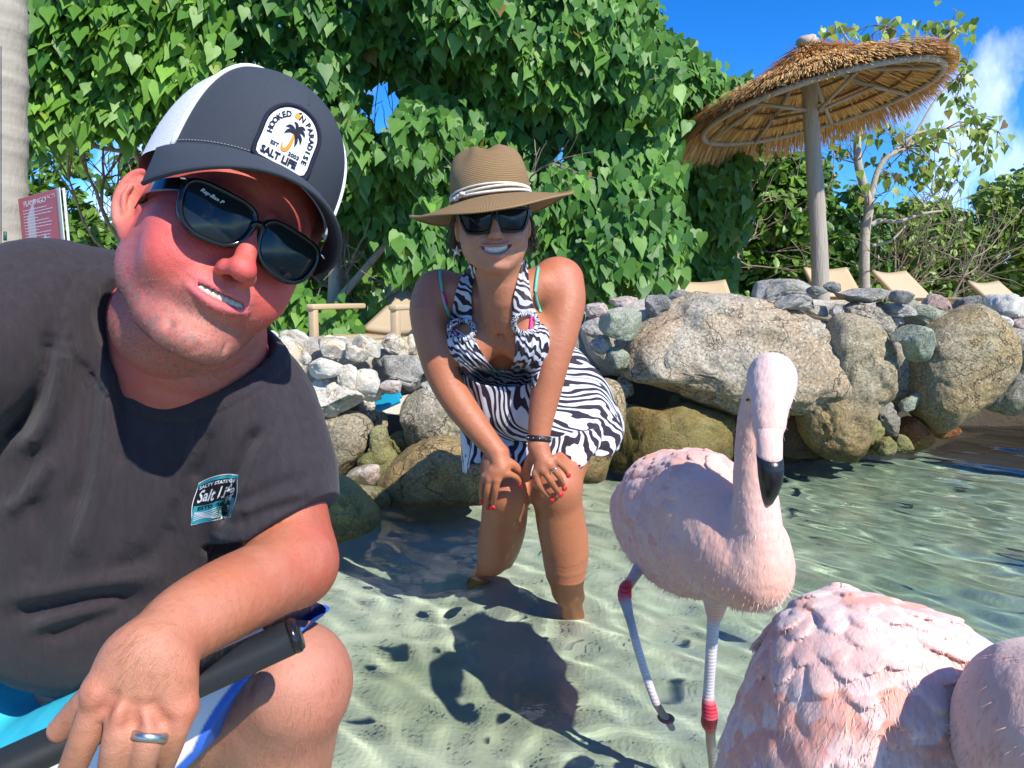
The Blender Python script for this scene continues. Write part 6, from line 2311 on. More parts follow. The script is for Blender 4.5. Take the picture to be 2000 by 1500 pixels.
dress = empty('dress', tuple(vec(1000, 760, 1.7)), None, None)
bpy.data.objects.remove(dress); dress = woman
skirt = [(vec(978, 700, 1.61), np.array([.106, 0, -.006]), np.array([.0, .070, .055])),
         (vec(992, 728, 1.69), np.array([.115, .0, -.004]), np.array([0, .130, .100])),
         (vec(1038, 748, 1.79), np.array([.172, .03, .0]), np.array([-.01, .185, .110])),
         (vec(1050, 798, 1.81), np.array([.195, .02, .0]), np.array([-.02, .195, .03])),
         (vec(1056, 842, 1.80), np.array([.198, .0, .01]), np.array([-.01, .225, .01])),
         (vec(1052, 882, 1.80), np.array([.188, .0, .022]), np.array([0, .235, .0]))]
sk = loft_cloth('skirt', skirt, 220, 50, lambda v: .018 + .085 * v ** 1.2, M_ZEB, wbody, uvs=(2.6, .45), hem=.014, seed=4)


def shrink_patch(name, outline, nu, nv, mat, parent, bvh, off=.004, uvs=(1, 1), rot=0, ruffle=.0, seed=0, thick=.0012, depth=None, drape=None, taut=0, sag=0.0):
    """cloth laid over the body: a four-sided patch (top-left, top-right, bottom-right, bottom-left edge curves in
    picture columns/rows) draped along the line of sight of the modelling view and pushed off the skin"""
    (L_, R_) = outline         # two polylines from top to bottom
    Lc, Rc = catmull([(a, b, 0) for a, b in L_], 8), catmull([(a, b, 0) for a, b in R_], 8)
    rs = np.random.RandomState(seed)
    V, uv = [], []
    origin = Vector((0, 0, CAM_H))
    ys = np.linspace(0, 1, nv)
    Dp = np.full((nv, nu), np.nan)
    dirs = {}
    for j, v in enumerate(ys):
        a = np.array([np.interp(v, np.linspace(0, 1, len(Lc)), Lc[:, k]) for k in (0, 1)])
        b = np.array([np.interp(v, np.linspace(0, 1, len(Rc)), Rc[:, k]) for k in (0, 1)])
        for i in range(nu):
            u = i / (nu - 1)
            q = a * (1 - u) + b * u
            q = q + np.array([0, sag * math.sin(math.pi * u) * (1 - v)])
            d = (P(q[0], q[1], 1.0) - origin).normalized()
            hit, nrm, idx, dist = bvh.ray_cast(origin, d)
            dirs[(j, i)] = d
            if hit is not None and (depth is None or abs(dist - depth) < .16): Dp[j, i] = dist - off
    # fill the misses, smooth a little so that the cloth spans hollows
    for _ in range(60):
        m = np.isnan(Dp)
        if not m.any(): break
        pad = np.pad(Dp, 1, constant_values=np.nan)
        st = np.stack([pad[:-2, 1:-1], pad[2:, 1:-1], pad[1:-1, :-2], pad[1:-1, 2:]])
        with np.errstate(all='ignore'):
            import warnings
            with warnings.catch_warnings():
                warnings.simplefilter('ignore')
                av = np.nanmean(st, 0)
        Dp = np.where(m, av + .004, Dp)
    for _ in range(taut):
        pad = np.pad(Dp, 1, mode='edge')
        av = (pad[:-2, 1:-1] + pad[2:, 1:-1] + pad[1:-1, :-2] + pad[1:-1, 2:]) / 4
        Dp = np.minimum(Dp, av)
    for j in range(nv):
        for i in range(nu):
            u, v = i / (nu - 1), ys[j]
            r = ruffle * (math.sin(u * 34 + 3 * math.sin(v * 5) + seed) * .6 + math.sin(u * 61 + v * 9) * .4)
            V.append(origin + dirs[(j, i)] * (Dp[j, i] + r)); uv.append((u * uvs[0], v * uvs[1]))
    o = mk(name, V, grid_faces(nu, nv), mat, parent, uv=uv)
    md = o.modifiers.new('thickness', 'SOLIDIFY'); md.thickness = thick; md.offset = 1
    return o


# bodice: two gathered cups meeting in a V, the under-bust band and the halter straps through rings
shrink_patch('bodice', ([(874, 632), (872, 655), (880, 690), (900, 715)], [(908, 655), (926, 662), (944, 695), (982, 742)]), 40, 30, M_ZEB2, wbody, WB, .006, (.45, .3), ruffle=.0016, seed=1, taut=6)
shrink_patch('bodice', ([(1006, 655), (1006, 690), (998, 720), (986, 744)], [(1060, 632), (1072, 650), (1070, 690), (1050, 712)]), 40, 30, M_ZEB2, wbody, WB, .006, (.45, .3), ruffle=.0016, seed=2, taut=6)
shrink_patch('waistband', ([(893, 704), (908, 730), (922, 750), (930, 765)], [(1064, 696), (1056, 718), (1050, 738), (1044, 756)]), 60, 20, M_ZEB2, wbody, WB, .011, (.7, .3), ruffle=.0022, seed=3, taut=10, sag=26)
shrink_patch('halter_strap', ([(918, 516), (897, 550), (886, 590), (880, 628)], [(930, 526), (922, 562), (921, 600), (922, 634)]), 12, 30, M_ZEB2, wbody, WB, .006, (.12, .5), ruffle=.0012, seed=4, taut=3)
shrink_patch('halter_strap', ([(1022, 506), (1012, 545), (1004, 580), (1000, 622)], [(1030, 512), (1033, 552), (1040, 590), (1050, 615)]), 12, 30, M_ZEB2, wbody, WB, .006, (.12, .5), ruffle=.0012, seed=5, taut=3)
def ring_on(cx, cy, rx, ry, tr, mat, name, parent, ff=.004):
    pts = []
    origin = Vector((0, 0, CAM_H))
    for i in range(33):
        w = 2 * math.pi * i / 32
        d = (P(cx + rx * math.cos(w), cy + ry * math.sin(w), 1.0) - origin).normalized()
        hit, nrm, idx, dist = WB.ray_cast(origin, d)
        pts.append(dist - ff if hit is not None else None)
    m = np.median([p for p in pts if p is not None])
    pts = [p if p is not None and abs(p - m) < .03 else m for p in pts]
    pts = [(pts[i - 1] + pts[i] + pts[(i + 1) % 32]) / 3 for i in range(32)]; pts.append(pts[0])
    W_ = [origin + (P(cx + rx * math.cos(2 * math.pi * i / 32), cy + ry * math.sin(2 * math.pi * i / 32), 1.0) - origin).normalized() * pts[i] for i in range(33)]
    V, F = tube(W_, tr, 10, False)
    return mk(name, V, F, mat, parent, uv=[((i // 10) / 12, (i % 10) / 60) for i in range(len(V))])
ring_on(902, 645, 24, 19, .0062, M_ZEB2, 'fabric_ring', wbody)
ring_on(1026, 632, 23, 20, .0062, M_ZEB2, 'fabric_ring', wbody)
M_TURQ = simple('turquoise_strap', (.10, .52, .40), .5); M_MAG = simple('magenta_trim', (.62, .01, .25), .5)
def strap(pts, r, mat, name, off=.003):
    origin = Vector((0, 0, CAM_H)); out = []
    for x, y, _ in catmull([(a, b, 0) for a, b in pts], 6):
        d = (P(x, y, 1.0) - origin).normalized()
        hit, nrm, idx, dist = WB.ray_cast(origin, d)
        if hit is None or dist > 1.75: continue
        out.append(origin + d * (dist - off))
    V, F = tube(out, r, 8)
    return mk(name, V, F, mat, wbody)
strap([(858, 520), (862, 555), (868, 590), (878, 618)], .0030, M_TURQ, 'bikini_strap')
strap([(1058, 484), (1050, 530), (1046, 575), (1056, 610)], .0032, M_TURQ, 'bikini_strap')
strap([(865, 570), (872, 596)], .0033, M_MAG, 'bikini_strap', .0035)
strap([(884, 628), (890, 645), (897, 662)], .0032, M_MAG, 'bikini_trim')
strap([(1037, 612), (1037, 632), (1035, 648)], .0036, M_MAG, 'bikini_trim')
strap([(960, 722), (972, 726), (984, 722)], .0026, M_TURQ, 'bikini_trim', .006)

# bracelet and ring
def band_round(c, ax_, r, w, mat, name, rx=1.0):
    a = np.array(ax_, float); a /= np.linalg.norm(a)
    u = np.cross(a, [0, 1, 0]); u /= np.linalg.norm(u); v = np.cross(a, u)
    V, F = [], []
    prof_ = [(r, -w), (r + .0016, -w * .8), (r + .0016, w * .8), (r, w), (r - .001, 0)]
    n = 40
    for i in range(n):
        t_ = 2 * math.pi * i / n
        for rr_, h_ in prof_:
            V.append(c + (u * math.cos(t_) * rx + v * math.sin(t_)) * rr_ + a * h_)
    for i in range(n):
        for j in range(5):
            F.append((i * 5 + j, ((i + 1) % n) * 5 + j, ((i + 1) % n) * 5 + (j + 1) % 5, i * 5 + (j + 1) % 5))
    return mk(name, V, F, mat), u, v
bc = (armR[-1] * .75 + armR[-2] * .25); bax = armR[-1] - armR[-2]
br, bu, bv = band_round(bc, bax, .0245, .006, simple('black_band', (.012, .012, .012), .5), 'bracelet')
tag(br, 'black studded bracelet on the woman\'s wrist', 'bracelet')
M_SILV = simple('silver', (.78, .77, .75), .2, .5, .05, metal=1.0)
for k in range(12):
    w = 2 * math.pi * k / 12
    V, F = icos(1)
    mk('stud', V * .0016 + (bc + (bu * math.cos(w) + bv * math.sin(w)) * .0262), F, M_SILV, br)
b0, p0 = fR[2][0], fR[2][1][0]
rg, _, _ = band_round(b0 * .55 + p0 * .45, p0 - b0, .0098, .0016, M_SILV, 'ring')
tag(rg, 'silver ring with a clear stone on the woman\'s finger', 'ring')
V, F = icos(1)
mk('stone', V * .0032 + (b0 * .55 + p0 * .45 + np.array([0, -.0125, .002])), F, M_SILV, rg, smooth=False)
# ------------------------------------------------------------------ the man
man = empty('person', (-.45, .80, -.25), 'sunburnt man crouching at the left in a dark T-shirt and white shorts, leaning in', 'person', 'people')
MR = np.array([[0.701, -0.627, 0.341], [0.558, 0.779, 0.286], [-0.445, -0.010, 0.895]])
MR = np.linalg.svd(MR)[0] @ np.linalg.svd(MR)[2]
mo = np.array([-.2858, .7167, .7026])        # head origin: behind the nose bridge at eye level
def M_(x, y, z): return mo + MR @ np.array([x, y, z])

g = Field((-.48, .48, .30), (-.06, 1.0, .88), .0019)
g.ell(M_(0, .004, .048), (.076, .094, .076), MR, k=.01)              # skull
g.ell(M_(0, -.024, -.008), (.0605, .064, .070), MR, k=.014)            # face mass
g.ell(M_(0, -.034, -.058), (.0480, .052, .050), MR, k=.018)           # lower face
g.ell(M_(0, -.074, -.101), (.024, .019, .017), MR, k=.014)           # chin
g.ell(M_(0, -.030, -.090), (.038, .042, .020), MR, k=.018)           # soft underchin
for s in (-1, 1):
    g.chain([M_(s * .0455, .012, -.040), M_(s * .0400, -.018, -.074), M_(s * .0205, -.062, -.100)], [.0175, .0160, .0130], k=.016, smooth=4)     # jaw
    g.ell(M_(s * .037, -.061, -.038), (.027, .022, .026), MR, k=.022)                   # cheek
    g.ell(M_(s * .046, -.044, -.012), (.021, .026, .016), MR, k=.022)                   # cheekbone
    g.cap(M_(s * .012, -.090, .022), M_(s * .044, -.078, .020), .005, .004, k=.014)     # brow
    g.ell(M_(s * .031, -.094, .002), (.015, .010, .010), MR, k=.010, mode='sub')        # eye socket
for s in (-1, 1):
    g.ell(M_(s * .0450, -.028, -.034), (.0150, .034, .038), MR, k=.022)
    g.ell(M_(s * .052, .010, -.030), (.016, .034, .044), MR, k=.022)                    # jaw angle and ear root
# nose
g.cap(M_(0, -.094, .008), M_(0, -.113, -.030), .0078, .0092, k=.010)
g.ell(M_(0, -.1165, -.0350), (.0118, .0110, .0098), MR, k=.006)
for s in (-1, 1):
    g.ell(M_(s * .0120, -.104, -.0375), (.0060, .0092, .0070), MR, k=.006)
    g.ell(M_(s * .0066, -.1120, -.0460), (.0034, .0048, .0032), MR, k=.002, mode='sub')
# muzzle, philtrum, mouth
g.ell(M_(0, -.078, -.056), (.030, .018, .020), MR, k=.014)
def mouth(x, y0, z0, cy, cz): return M_(x, y0 + cy * x * x, z0 + .008 + cz * x * x)
XS = np.linspace(-.029, .029, 11)
mk_ = [mouth(x, -.0915, -.0692, 9, 6.0) for x in XS * .96]
g.chain(mk_, [.0006, .0026, .0040, .0047, .0050, .0051, .0050, .0047, .0040, .0026, .0006], k=.002, mode='sub')
mu_ = [mouth(x, -.0955, -.0622, 11, 3.4) for x in XS]
g.chain(mu_, [.0008, .0009, .0010, .0012, .0014, .0013, .0014, .0012, .0010, .0009, .0008], k=.003)
ml_ = [mouth(x, -.0955, -.0765, 12, 9.5) for x in XS]
g.chain(ml_, [.0010, .0018, .0029, .0038, .0044, .0046, .0044, .0038, .0029, .0018, .0010], k=.004)
for s in (-1, 1):      # smile folds
    q = [M_(s * .020, -.103, -.036), M_(s * .031, -.094, -.047), M_(s * .037, -.086, -.060), M_(s * .037, -.082, -.074)]
    g.chain(q, [.0012, .0030, .0030, .0012], k=.008, smooth=4, mode='sub')
g.chain([M_(-.022, -.090, -.083), M_(0, -.094, -.085), M_(.022, -.090, -.083)], [.0015, .0025, .0015], k=.010, smooth=4, mode='sub')
for s in (-1, 1):      # lines that frame the chin
    g.chain([M_(s * .030, -.084, -.074), M_(s * .030, -.082, -.086), M_(s * .024, -.080, -.098)], [.0006, .0014, .0006], k=.007, smooth=4, mode='sub')
g.cap(M_(0, -.094, -.106), M_(0, -.090, -.112), .0012, .0008, k=.006, mode='sub')
# ears: a shallow dish with a rolled rim and a lobe
for s in (-1, 1):
    ER = MR @ np.array(rotm('Z', s * 32)) @ np.array(rotm('Y', s * 8))
    ec_ = M_(s * .0765, .010, -.002)
    def E_(x, y, z): return ec_ + ER @ np.array([s * x, y, z])
    g.ell(ec_, (.0150, .0065, .0290), ER, k=.006)
    g.ell(E_(-.004, -.002, -.026), (.0085, .0050, .0100), ER, k=.005)
    g.ell(E_(.001, -.0065, .003), (.0100, .0052, .0200), ER, k=.003, mode='sub')
    rim = [E_(-.003 + .0165 * math.cos(a_), -.003, .002 + .0290 * math.sin(a_)) for a_ in np.linspace(-1.0, 2.7, 12)]
    g.chain(rim, [.0028] * 12, k=.003, smooth=2)
    g.chain([E_(.003, -.006, .014), E_(.006, -.005, .002), E_(.002, -.004, -.012)], [.0026, .0028, .0020], k=.003, smooth=3)
    g.ell(E_(-.012, -.005, -.004), (.0045, .0045, .0065), ER, k=.004)
# neck, throat and upper trunk
colr = vec(375, 705, .745)
g.chain([M_(0, .026, -.045), M_(0, .028, -.085), vec(382, 630, .740), vec(375, 720, .80)], [.052, .054, .064, .082], k=.006, smooth=3)
g.ell(vec(300, 830, .84), (.14, .09, .08), k=.05)
g.chain([vec(330, 640, .80), vec(240, 600, .82)], [.05, .045], k=.03)
V, F = g.mesh()
# colours: sunburnt face, paler ear hollow, stubble, lips
SUN = np.array((.66, .115, .092)); FLESH = np.array((.60, .245, .155)); LIPM = np.array((.70, .13, .15)); STUB = np.array((.34, .20, .16)); HOT = np.array((.68, .065, .07))
L = (V - mo) @ MR           # head-local coordinates
def lg(c, r): return gaus(L, c, r)
col = np.tile(SUN, (len(V), 1))
nzc = vnoise(V * 30, 5, 3)
col = lerp_col(col, HOT, np.clip(lg((.0, -.115, -.035), (.016, .02, .016)) * .9 + lg((-.040, -.08, -.040), (.022, .03, .02)) * .5 + lg((.040, -.08, -.040), (.022, .03, .02)) * .5 + lg((0, -.09, .05), (.05, .05, .03)) * .5, 0, .8))
col = lerp_col(col, FLESH, np.clip(lg((0, -.09, -.066), (.034, .05, .026)) * .75 + lg((0, -.06, -.10), (.04, .05, .02)) * .5, 0, .75))
col = lerp_col(col, FLESH * .95, np.clip(sstep(-.085, -.125, L[:, 2]) * .35, 0, .5))
col = lerp_col(col, FLESH * 1.05, np.clip(lg((-.084, .004, -.008), (.01, .02, .03)) * .7, 0, .7))
stub = np.clip(sstep(-.055, -.085, L[:, 2]) * sstep(.045, .0, L[:, 1]) * .55 + lg((-.062, -.01, -.05), (.016, .03, .035)) * .55 + lg((.062, -.01, -.05), (.016, .03, .035)) * .55 + lg((0, -.10, -.054), (.026, .02, .006)) * .4, 0, .65) * sstep(-.16, -.125, L[:, 2])
fine = vnoise(V * 420, 6, 2)
col = lerp_col(col, FLESH, np.clip(vnoise(V * 45, 21, 4) * 1.8, 0, 1) * .30)
col = lerp_col(col, HOT * .9, np.clip(vnoise(V * 60, 22, 4) * 1.8, 0, 1) * .35)
col = lerp_col(col, STUB, np.clip(stub * (.75 + 1.1 * fine), 0, .8))
for q in np.array(mu_)[1:-1]: col = lerp_col(col, LIPM, np.clip(gaus(V, q, (.0042,) * 3) * 1.1, 0, .55))
for q in np.array(ml_)[1:-1]: col = lerp_col(col, LIPM, np.clip(gaus(V, q, (.0052,) * 3) * 1.3, 0, .65))
ins = np.zeros(len(V))
for q in mk_[1:-1]: ins = np.maximum(ins, gaus(V, q + MR @ np.array([0, .0045, 0]), (.0042,) * 3))
col = lerp_col(col, (.12, .02, .02), np.clip(ins * 1.3, 0, 1))
HEADV, HEADF, HEADC = V, F, col

# forearm and hand, finer stretch of the same body (meets the rest inside the sleeve)
g = Field((-.46, .38, .05), (-.12, .90, .50), .0021)
elM = vec(572, 1098, .725)
g.chain([vec(545, 960, .765), vec(562, 1040, .748), elM], [.046, .045, .043], k=.01, smooth=4)
g.chain([elM, vec(520, 1132, .680), vec(440, 1172, .625), vec(370, 1212, .585), vec(322, 1252, .558), vec(300, 1278, .545)], [.0400, .0385, .0365, .0330, .0292, .0282], k=.02, smooth=5)
g.ell(elM + [.002, .008, -.010], (.031, .033, .033), k=.015)
# back of the hand
g.ell(vec(282, 1325, .535), (.0385, .021, .040), np.array(rotm('Y', 28)), k=.02)
kn = [vec(198, 1350, .522), vec(246, 1383, .518), vec(304, 1396, .522), vec(358, 1380, .532)]
wr = vec(305, 1272, .545)
FR = [.0118, .0118, .0110, .0096]
for q, r in zip(kn, FR):
    g.cap(wr * .6 + q * .4, q, .014, r * 1.02, k=.014)
    g.ell(q + [0, -.003, .001], (r * 1.05,) * 3, k=.006)
fing = [[vec(172, 1425, .520), vec(146, 1490, .528), vec(118, 1560, .545)],
        [vec(232, 1440, .512), vec(220, 1500, .520), vec(214, 1560, .540)],
        [vec(290, 1445, .514), vec(276, 1500, .522), vec(268, 1550, .542)],
        [vec(346, 1422, .526), vec(330, 1470, .536), vec(318, 1505, .555)]]
for q, f_, r in zip(kn, fing, FR):
    g.chain([q] + f_, [r, r * .97, r * .9, r * .8], k=.005, smooth=4)
g.chain([wr + [-.012, 0, -.004], vec(205, 1345, .565), vec(150, 1395, .572), vec(118, 1425, .575)], [.018, .0155, .0125, .0105], k=.010, smooth=4)
for a_, b_ in ((0, 1), (1, 2), (2, 3)):      # tendons' hollows
    g.cap(wr * .3 + (kn[a_] + kn[b_]) / 2 * .7 + [0, -.020, 0], (kn[a_] + kn[b_]) / 2 + [0, -.013, -.002], .0022, .0035, k=.010, mode='sub')
for f_ in fing: # knuckle creases
    c_ = f_[0] + [0, -.0115, 0]
    for dz in (-.0022, .0022): g.cap(c_ + [-.006, 0, dz], c_ + [.006, 0, dz], .0006, k=.0025, mode='sub')
V1, F1 = g.mesh()
q = V1
ARM = np.array((.50, .165, .085)); HANDC = np.array((.56, .25, .15)); ELB = np.array((.46, .095, .058))
c1 = np.tile(ARM, (len(q), 1))
pxv, pyv, _ = pix(q)
c1 = lerp_col(c1, ELB, sstep(480, 640, pxv) * .8)
c1 = lerp_col(c1, HANDC, sstep(420, 300, pxv) * .75)
for k_ in kn: c1 = lerp_col(c1, ELB * 1.02, gaus(q, k_ + [0, -.008, 0], (.012,) * 3) * .35)
c1 = lerp_col(c1, (.36, .13, .07), np.clip(vnoise(q * 55, 3, 3) * 1.6, 0, 1) * .45)
c1 = lerp_col(c1, (.62, .30, .20), np.clip(vnoise(q * 28, 9, 3) * 1.5, 0, 1) * .35)
ARMV, ARMF = V1, F1

# trunk, far arm and legs (mostly under the clothes)
g = Field((-.92, -.06, -.36), (-.10, 1.24, .70), .0046)
g.ell(vec(235, 880, .86), (.120, .075, .17), k=.04)
g.ell((-.48, .90, .20), (.130, .10, .16), k=.05)
g.ell((-.50, .98, .06), (.150, .14, .12), k=.05)
g.chain([vec(440, 770, .80), vec(500, 800, .79), vec(545, 960, .765)], [.055, .052, .044], k=.02, smooth=3)
g.chain([vec(180, 620, .80), vec(80, 640, .755), (-.62, .58, .54), (-.66, .42, .46)], [.045, .043, .040, .038], k=.02, smooth=4)
g.chain([(-.66, .42, .46), (-.46, .17, .53), (-.26, -.01, .62)], [.042, .036, .027], k=.02, smooth=4)
g.ell((-.235, -.02, .63), (.030, .022, .034), k=.015)
kneeM = vec(572, 1325, .775)
g.chain([(-.42, 1.0, .06), vec(400, 1400, .86), kneeM], [.085, .074, .060], k=.03, smooth=3)
g.ell(kneeM + [.006, -.006, -.002], (.053, .054, .060), k=.02)
g.ell(kneeM + [.004, -.052, .004], (.024, .014, .028), k=.014)
g.cap(kneeM + [-.026, -.050, .02], kneeM + [-.020, -.046, -.045], .004, .005, k=.012, mode='sub')
g.cap(kneeM + [.034, -.040, .02], kneeM + [.026, -.042, -.045], .003, .004, k=.012, mode='sub')
g.chain([kneeM + [0, .0, -.012], vec(540, 1560, .83), (-.31, .90, -.22), (-.31, .90, -.29)], [.058, .060, .038, .034], k=.02, smooth=3)
g.chain([(-.31, .91, -.30), (-.27, .80, -.325), (-.25, .72, -.33)], [.034, .030, .020], k=.02)
g.chain([(-.58, 1.0, .06), (-.70, .80, .10), (-.74, .66, .12)], [.095, .085, .064], k=.03, smooth=3)
g.chain([(-.74, .66, .11), (-.72, .78, -.14), (-.72, .84, -.27)], [.058, .052, .034], k=.02, smooth=3)
g.chain([(-.72, .85, -.29), (-.71, .72, -.32)], [.034, .022], k=.02)
V2, F2 = g.mesh()
c2_ = np.tile(FLESH * np.array([.80, .84, .86]), (len(V2), 1))
c2_ = lerp_col(c2_, (.60, .27, .18), np.clip(vnoise(V2 * 25, 3, 3) + .2, 0, 1) * .5)
c2_ = lerp_col(c2_, ELB, np.clip(gaus(V2, kneeM + [.04, -.01, -.02], (.03, .05, .05)) * .5, 0, .5))
KV, KF = V2, F2
n0, n1 = len(HEADV), len(HEADV) + len(V1)
VB = np.concatenate([HEADV, V1, V2]); FB = np.concatenate([HEADF, F1 + n0, F2 + n1]); CB = np.concatenate([HEADC, c1, c2_])
mbody = mk('body', VB, FB, skin_mat('sunburnt_skin', .42, .04, .8, .5, dist=.0012, fleck=.12, pore=1100), man, cols={'col': CB})
try: mbody.cycles.is_caustics_receiver = True
except Exception: pass

# teeth
V, F = [], []
XT = np.linspace(-.0245, .0245, 46)
for zz, dy, cz in ((-.0655, .0018, 3.5), (-.0685, .0006, 4), (-.0715, .0006, 7), (-.0735, .0020, 9)):
    for i, x in enumerate(XT):
        seam = .0010 if i % 5 == 0 else 0
        V.append(M_(x, -.0945 + 9 * x * x + dy + seam, zz + .008 + cz * x * x + (.0007 if i % 5 == 0 and zz < -.072 else 0)))
mk('teeth', V, grid_faces(len(XT), 4), simple('ivory_teeth', (.52, .46, .37), .3, .5, .06, 200), mbody)

# hair: short greying sideburns, arm and leg hair
rsh = np.random.RandomState(12)
M_GREYH = simple('greying_hair', (.26, .20, .16), .5, .4, .4, 200)
hp, hn = surface_samples(HEADV, HEADF, 700, 3, want=lambda c: (gaus((c - mo) @ MR, (-.072, -.018, .020), (.006, .010, .012)) > .35) * 1.0 + (gaus((c - mo) @ MR, (-.070, .04, .0), (.02, .02, .03)) > .4) * .5)
t = NT('body_hair'); a = t.attr('col'); t.set(Base__Color=a, Roughness=.45); M_BHAIR = t.m
fibres('sideburn_hair', hp, hn, np.tile(MR @ np.array([0, .25, -1]), (len(hp), 1)), .0085, .00022, np.clip(np.tile([.26, .20, .16], (len(hp), 1)) * (.5 + 1.3 * rsh.rand(len(hp), 1)), 0, 1), mbody, M_BHAIR, 2)
hp, hn = surface_samples(ARMV, ARMF, 14000, 5, want=lambda c: (pix(c)[0] > 235) * (pix(c)[1] < 1345) * 1.0)
fibres('arm_hair', hp, hn, np.tile([-.55, -.35, -.75], (len(hp), 1)), .0075, .00010, np.clip(np.tile([.26, .13, .06], (len(hp), 1)) * (.7 + .9 * rsh.rand(len(hp), 1)), 0, 1), mbody, M_BHAIR, 3)
hp, hn = surface_samples(KV, KF, 7000, 6, want=lambda c: (pix(c)[0] > 380) * (pix(c)[1] > 1180) * 1.0)
fibres('leg_hair', hp, hn, np.tile([.1, -.3, -1.0], (len(hp), 1)), .0095, .00012, np.clip(np.tile([.22, .11, .05], (len(hp), 1)) * (.7 + .9 * rsh.rand(len(hp), 1)), 0, 1), mbody, M_BHAIR, 4)
hp, hn = surface_samples(HEADV, HEADF, 17000, 8, want=lambda c: np.clip((lambda q: sstep(-.050, -.080, q[:, 2]) * sstep(.045, .01, q[:, 1]) * sstep(-.15, -.12, q[:, 2]) + .5 * (gaus(q, (-.062, -.01, -.05), (.016, .03, .035)) + gaus(q, (0, -.10, -.054), (.026, .02, .006))))((c - mo) @ MR), 0, 1))
fibres('stubble', hp, hn, hn + np.tile(MR @ np.array([0, 0, -.6]), (len(hp), 1)), .0015, .00012, np.clip(np.tile([.17, .12, .095], (len(hp), 1)) * (.5 + 1.5 * rsh.rand(len(hp), 1)), 0, 1), mbody, M_BHAIR, 7)

# ---- T-shirt
t = NT('charcoal_jersey')
gp = t.n.new('ShaderNodeNewGeometry').outputs['Position']
n = t.noise(8, 4, co=gp); n2 = t.noise(900, 2, co=gp); n3 = t.noise(160, 4, co=gp, stretch=(1, 1, .25))
nf = t.noise(45, 5, .6, 1.2, co=gp, stretch=(1, 1, .3))
t.set(Base__Color=t.mix(n3, (.020, .016, .019), (.046, .037, .042)), Roughness=.88, Specular__IOR__Level=.25, Sheen__Weight=.10, Sheen__Roughness=.5,
      Normal=t.bump(t.math('ADD', n2, t.math('MULTIPLY', n3, .8)), .7, .0011, normal=t.bump(nf, .5, .006)))
M_SHIRT = t.m
g = Field((-.86, .44, .10), (-.10, 1.12, .80), .0032)
g.ell(vec(275, 830, .830), (.165, .105, .17), k=.04)
g.ell(vec(205, 960, .835), (.170, .125, .17), np.array(rotm('Y', 8)), k=.06)
g.ell(vec(182, 1110, .850), (.160, .130, .15), k=.06)
g.chain([vec(330, 730, .83), vec(420, 745, .82), vec(478, 792, .795), vec(536, 905, .772), vec(546, 990, .755), vec(550, 1045, .748)], [.06, .066, .072, .064, .062, .062], k=.045, smooth=4)
g.chain([vec(240, 600, .82), vec(150, 592, .80), vec(70, 606, .765), vec(-90, 700, .69), (-.63, .56, .54)], [.058, .064, .072, .070, .066], k=.05, smooth=4)
nb_a, nb_b = vec(372, 600, .752), M_(0, .020, -.020)
fold_lines = [   # picture points, distance, width, height (+ ridge, - valley)
    ([(212, 640), (205, 770), (195, 900), (165, 1040), (120, 1150)], .74, .012, .010),
    ([(186, 660), (180, 800), (165, 920), (130, 1040)], .74, .009, -.011),
    ([(232, 700), (240, 820), (232, 930)], .73, .008, -.006),
    ([(100, 620), (88, 720), (60, 800), (0, 870)], .70, .010, -.012),
    ([(125, 640), (112, 740), (85, 830), (30, 900)], .71, .012, .012),
    ([(395, 820), (380, 880), (352, 950), (330, 1000)], .73, .007, .006),
    ([(410, 835), (400, 890), (372, 950)], .73, .006, -.006),
    ([(0, 1200), (90, 1186), (190, 1166), (300, 1158)], .74, .012, -.012),
    ([(0, 1175), (100, 1160), (220, 1140), (330, 1120)], .73, .010, .010),
    ([(70, 1250), (170, 1215), (290, 1165)], .75, .010, -.009),
    ([(40, 1232), (150, 1200), (260, 1175)], .74, .007, .008),
    ([(430, 1050), (450, 960), (480, 880), (520, 820)], .72, .008, -.016),
    ([(455, 1040), (475, 960), (505, 890), (545, 830)], .71, .010, .009),
    ([(440, 1000), (520, 960), (600, 930)], .70, .008, -.007),
    ([(445, 1025), (530, 995), (630, 975)], .70, .008, -.008),
    ([(450, 1012), (530, 980), (610, 955)], .70, .007, .006),
    ([(560, 720), (580, 800), (585, 880)], .72, .010, -.005),
    ([(300, 900), (290, 1000), (250, 1090)], .72, .012, .005),
    ([(60, 950), (80, 1050), (60, 1140)], .72, .012, -.007),
    ([(340, 1010), (300, 1080), (200, 1120)], .72, .010, -.006),
    ([(110, 880), (60, 960), (0, 1010)], .70, .010, .009),
]
segs = []
for pts_, Yf, wd, am in fold_lines:
    c_ = catmull([tuple(P(x, y, Yf)) for x, y in pts_], 4)
    # the fold acts on whatever part of the cloth lies behind those picture points
    segs.append((c_, wd, am))
def folds(q):
    out = np.zeros(len(q))
    fx, fy, fz = pix(q)
    for c_, wd, am in segs:
        cx_, cy_, _ = pix(c_)
        d2 = np.full(len(q), 1e9)
        for i in range(len(cx_) - 1):
            ax_, ay_, bx_, by_ = cx_[i], cy_[i], cx_[i + 1], cy_[i + 1]
            l2 = (bx_ - ax_) ** 2 + (by_ - ay_) ** 2 + 1e-9
            tt = np.clip(((fx - ax_) * (bx_ - ax_) + (fy - ay_) * (by_ - ay_)) / l2, 0, 1)
            e = (fx - ax_ - tt * (bx_ - ax_)) ** 2 + (fy - ay_ - tt * (by_ - ay_)) ** 2
            end = 1.0
            sp = (i + tt) / (len(cx_) - 1)
            d2 = np.minimum(d2, e + 2.5 * (1 - np.clip(np.minimum(sp, 1 - sp) * 5, 0, 1)) * (wd * FPX / .74) ** 2)
        wpx = wd * FPX / .74
        out += am * np.exp(-d2 / (wpx * wpx))
    return out * (q[:, 1] < .86)
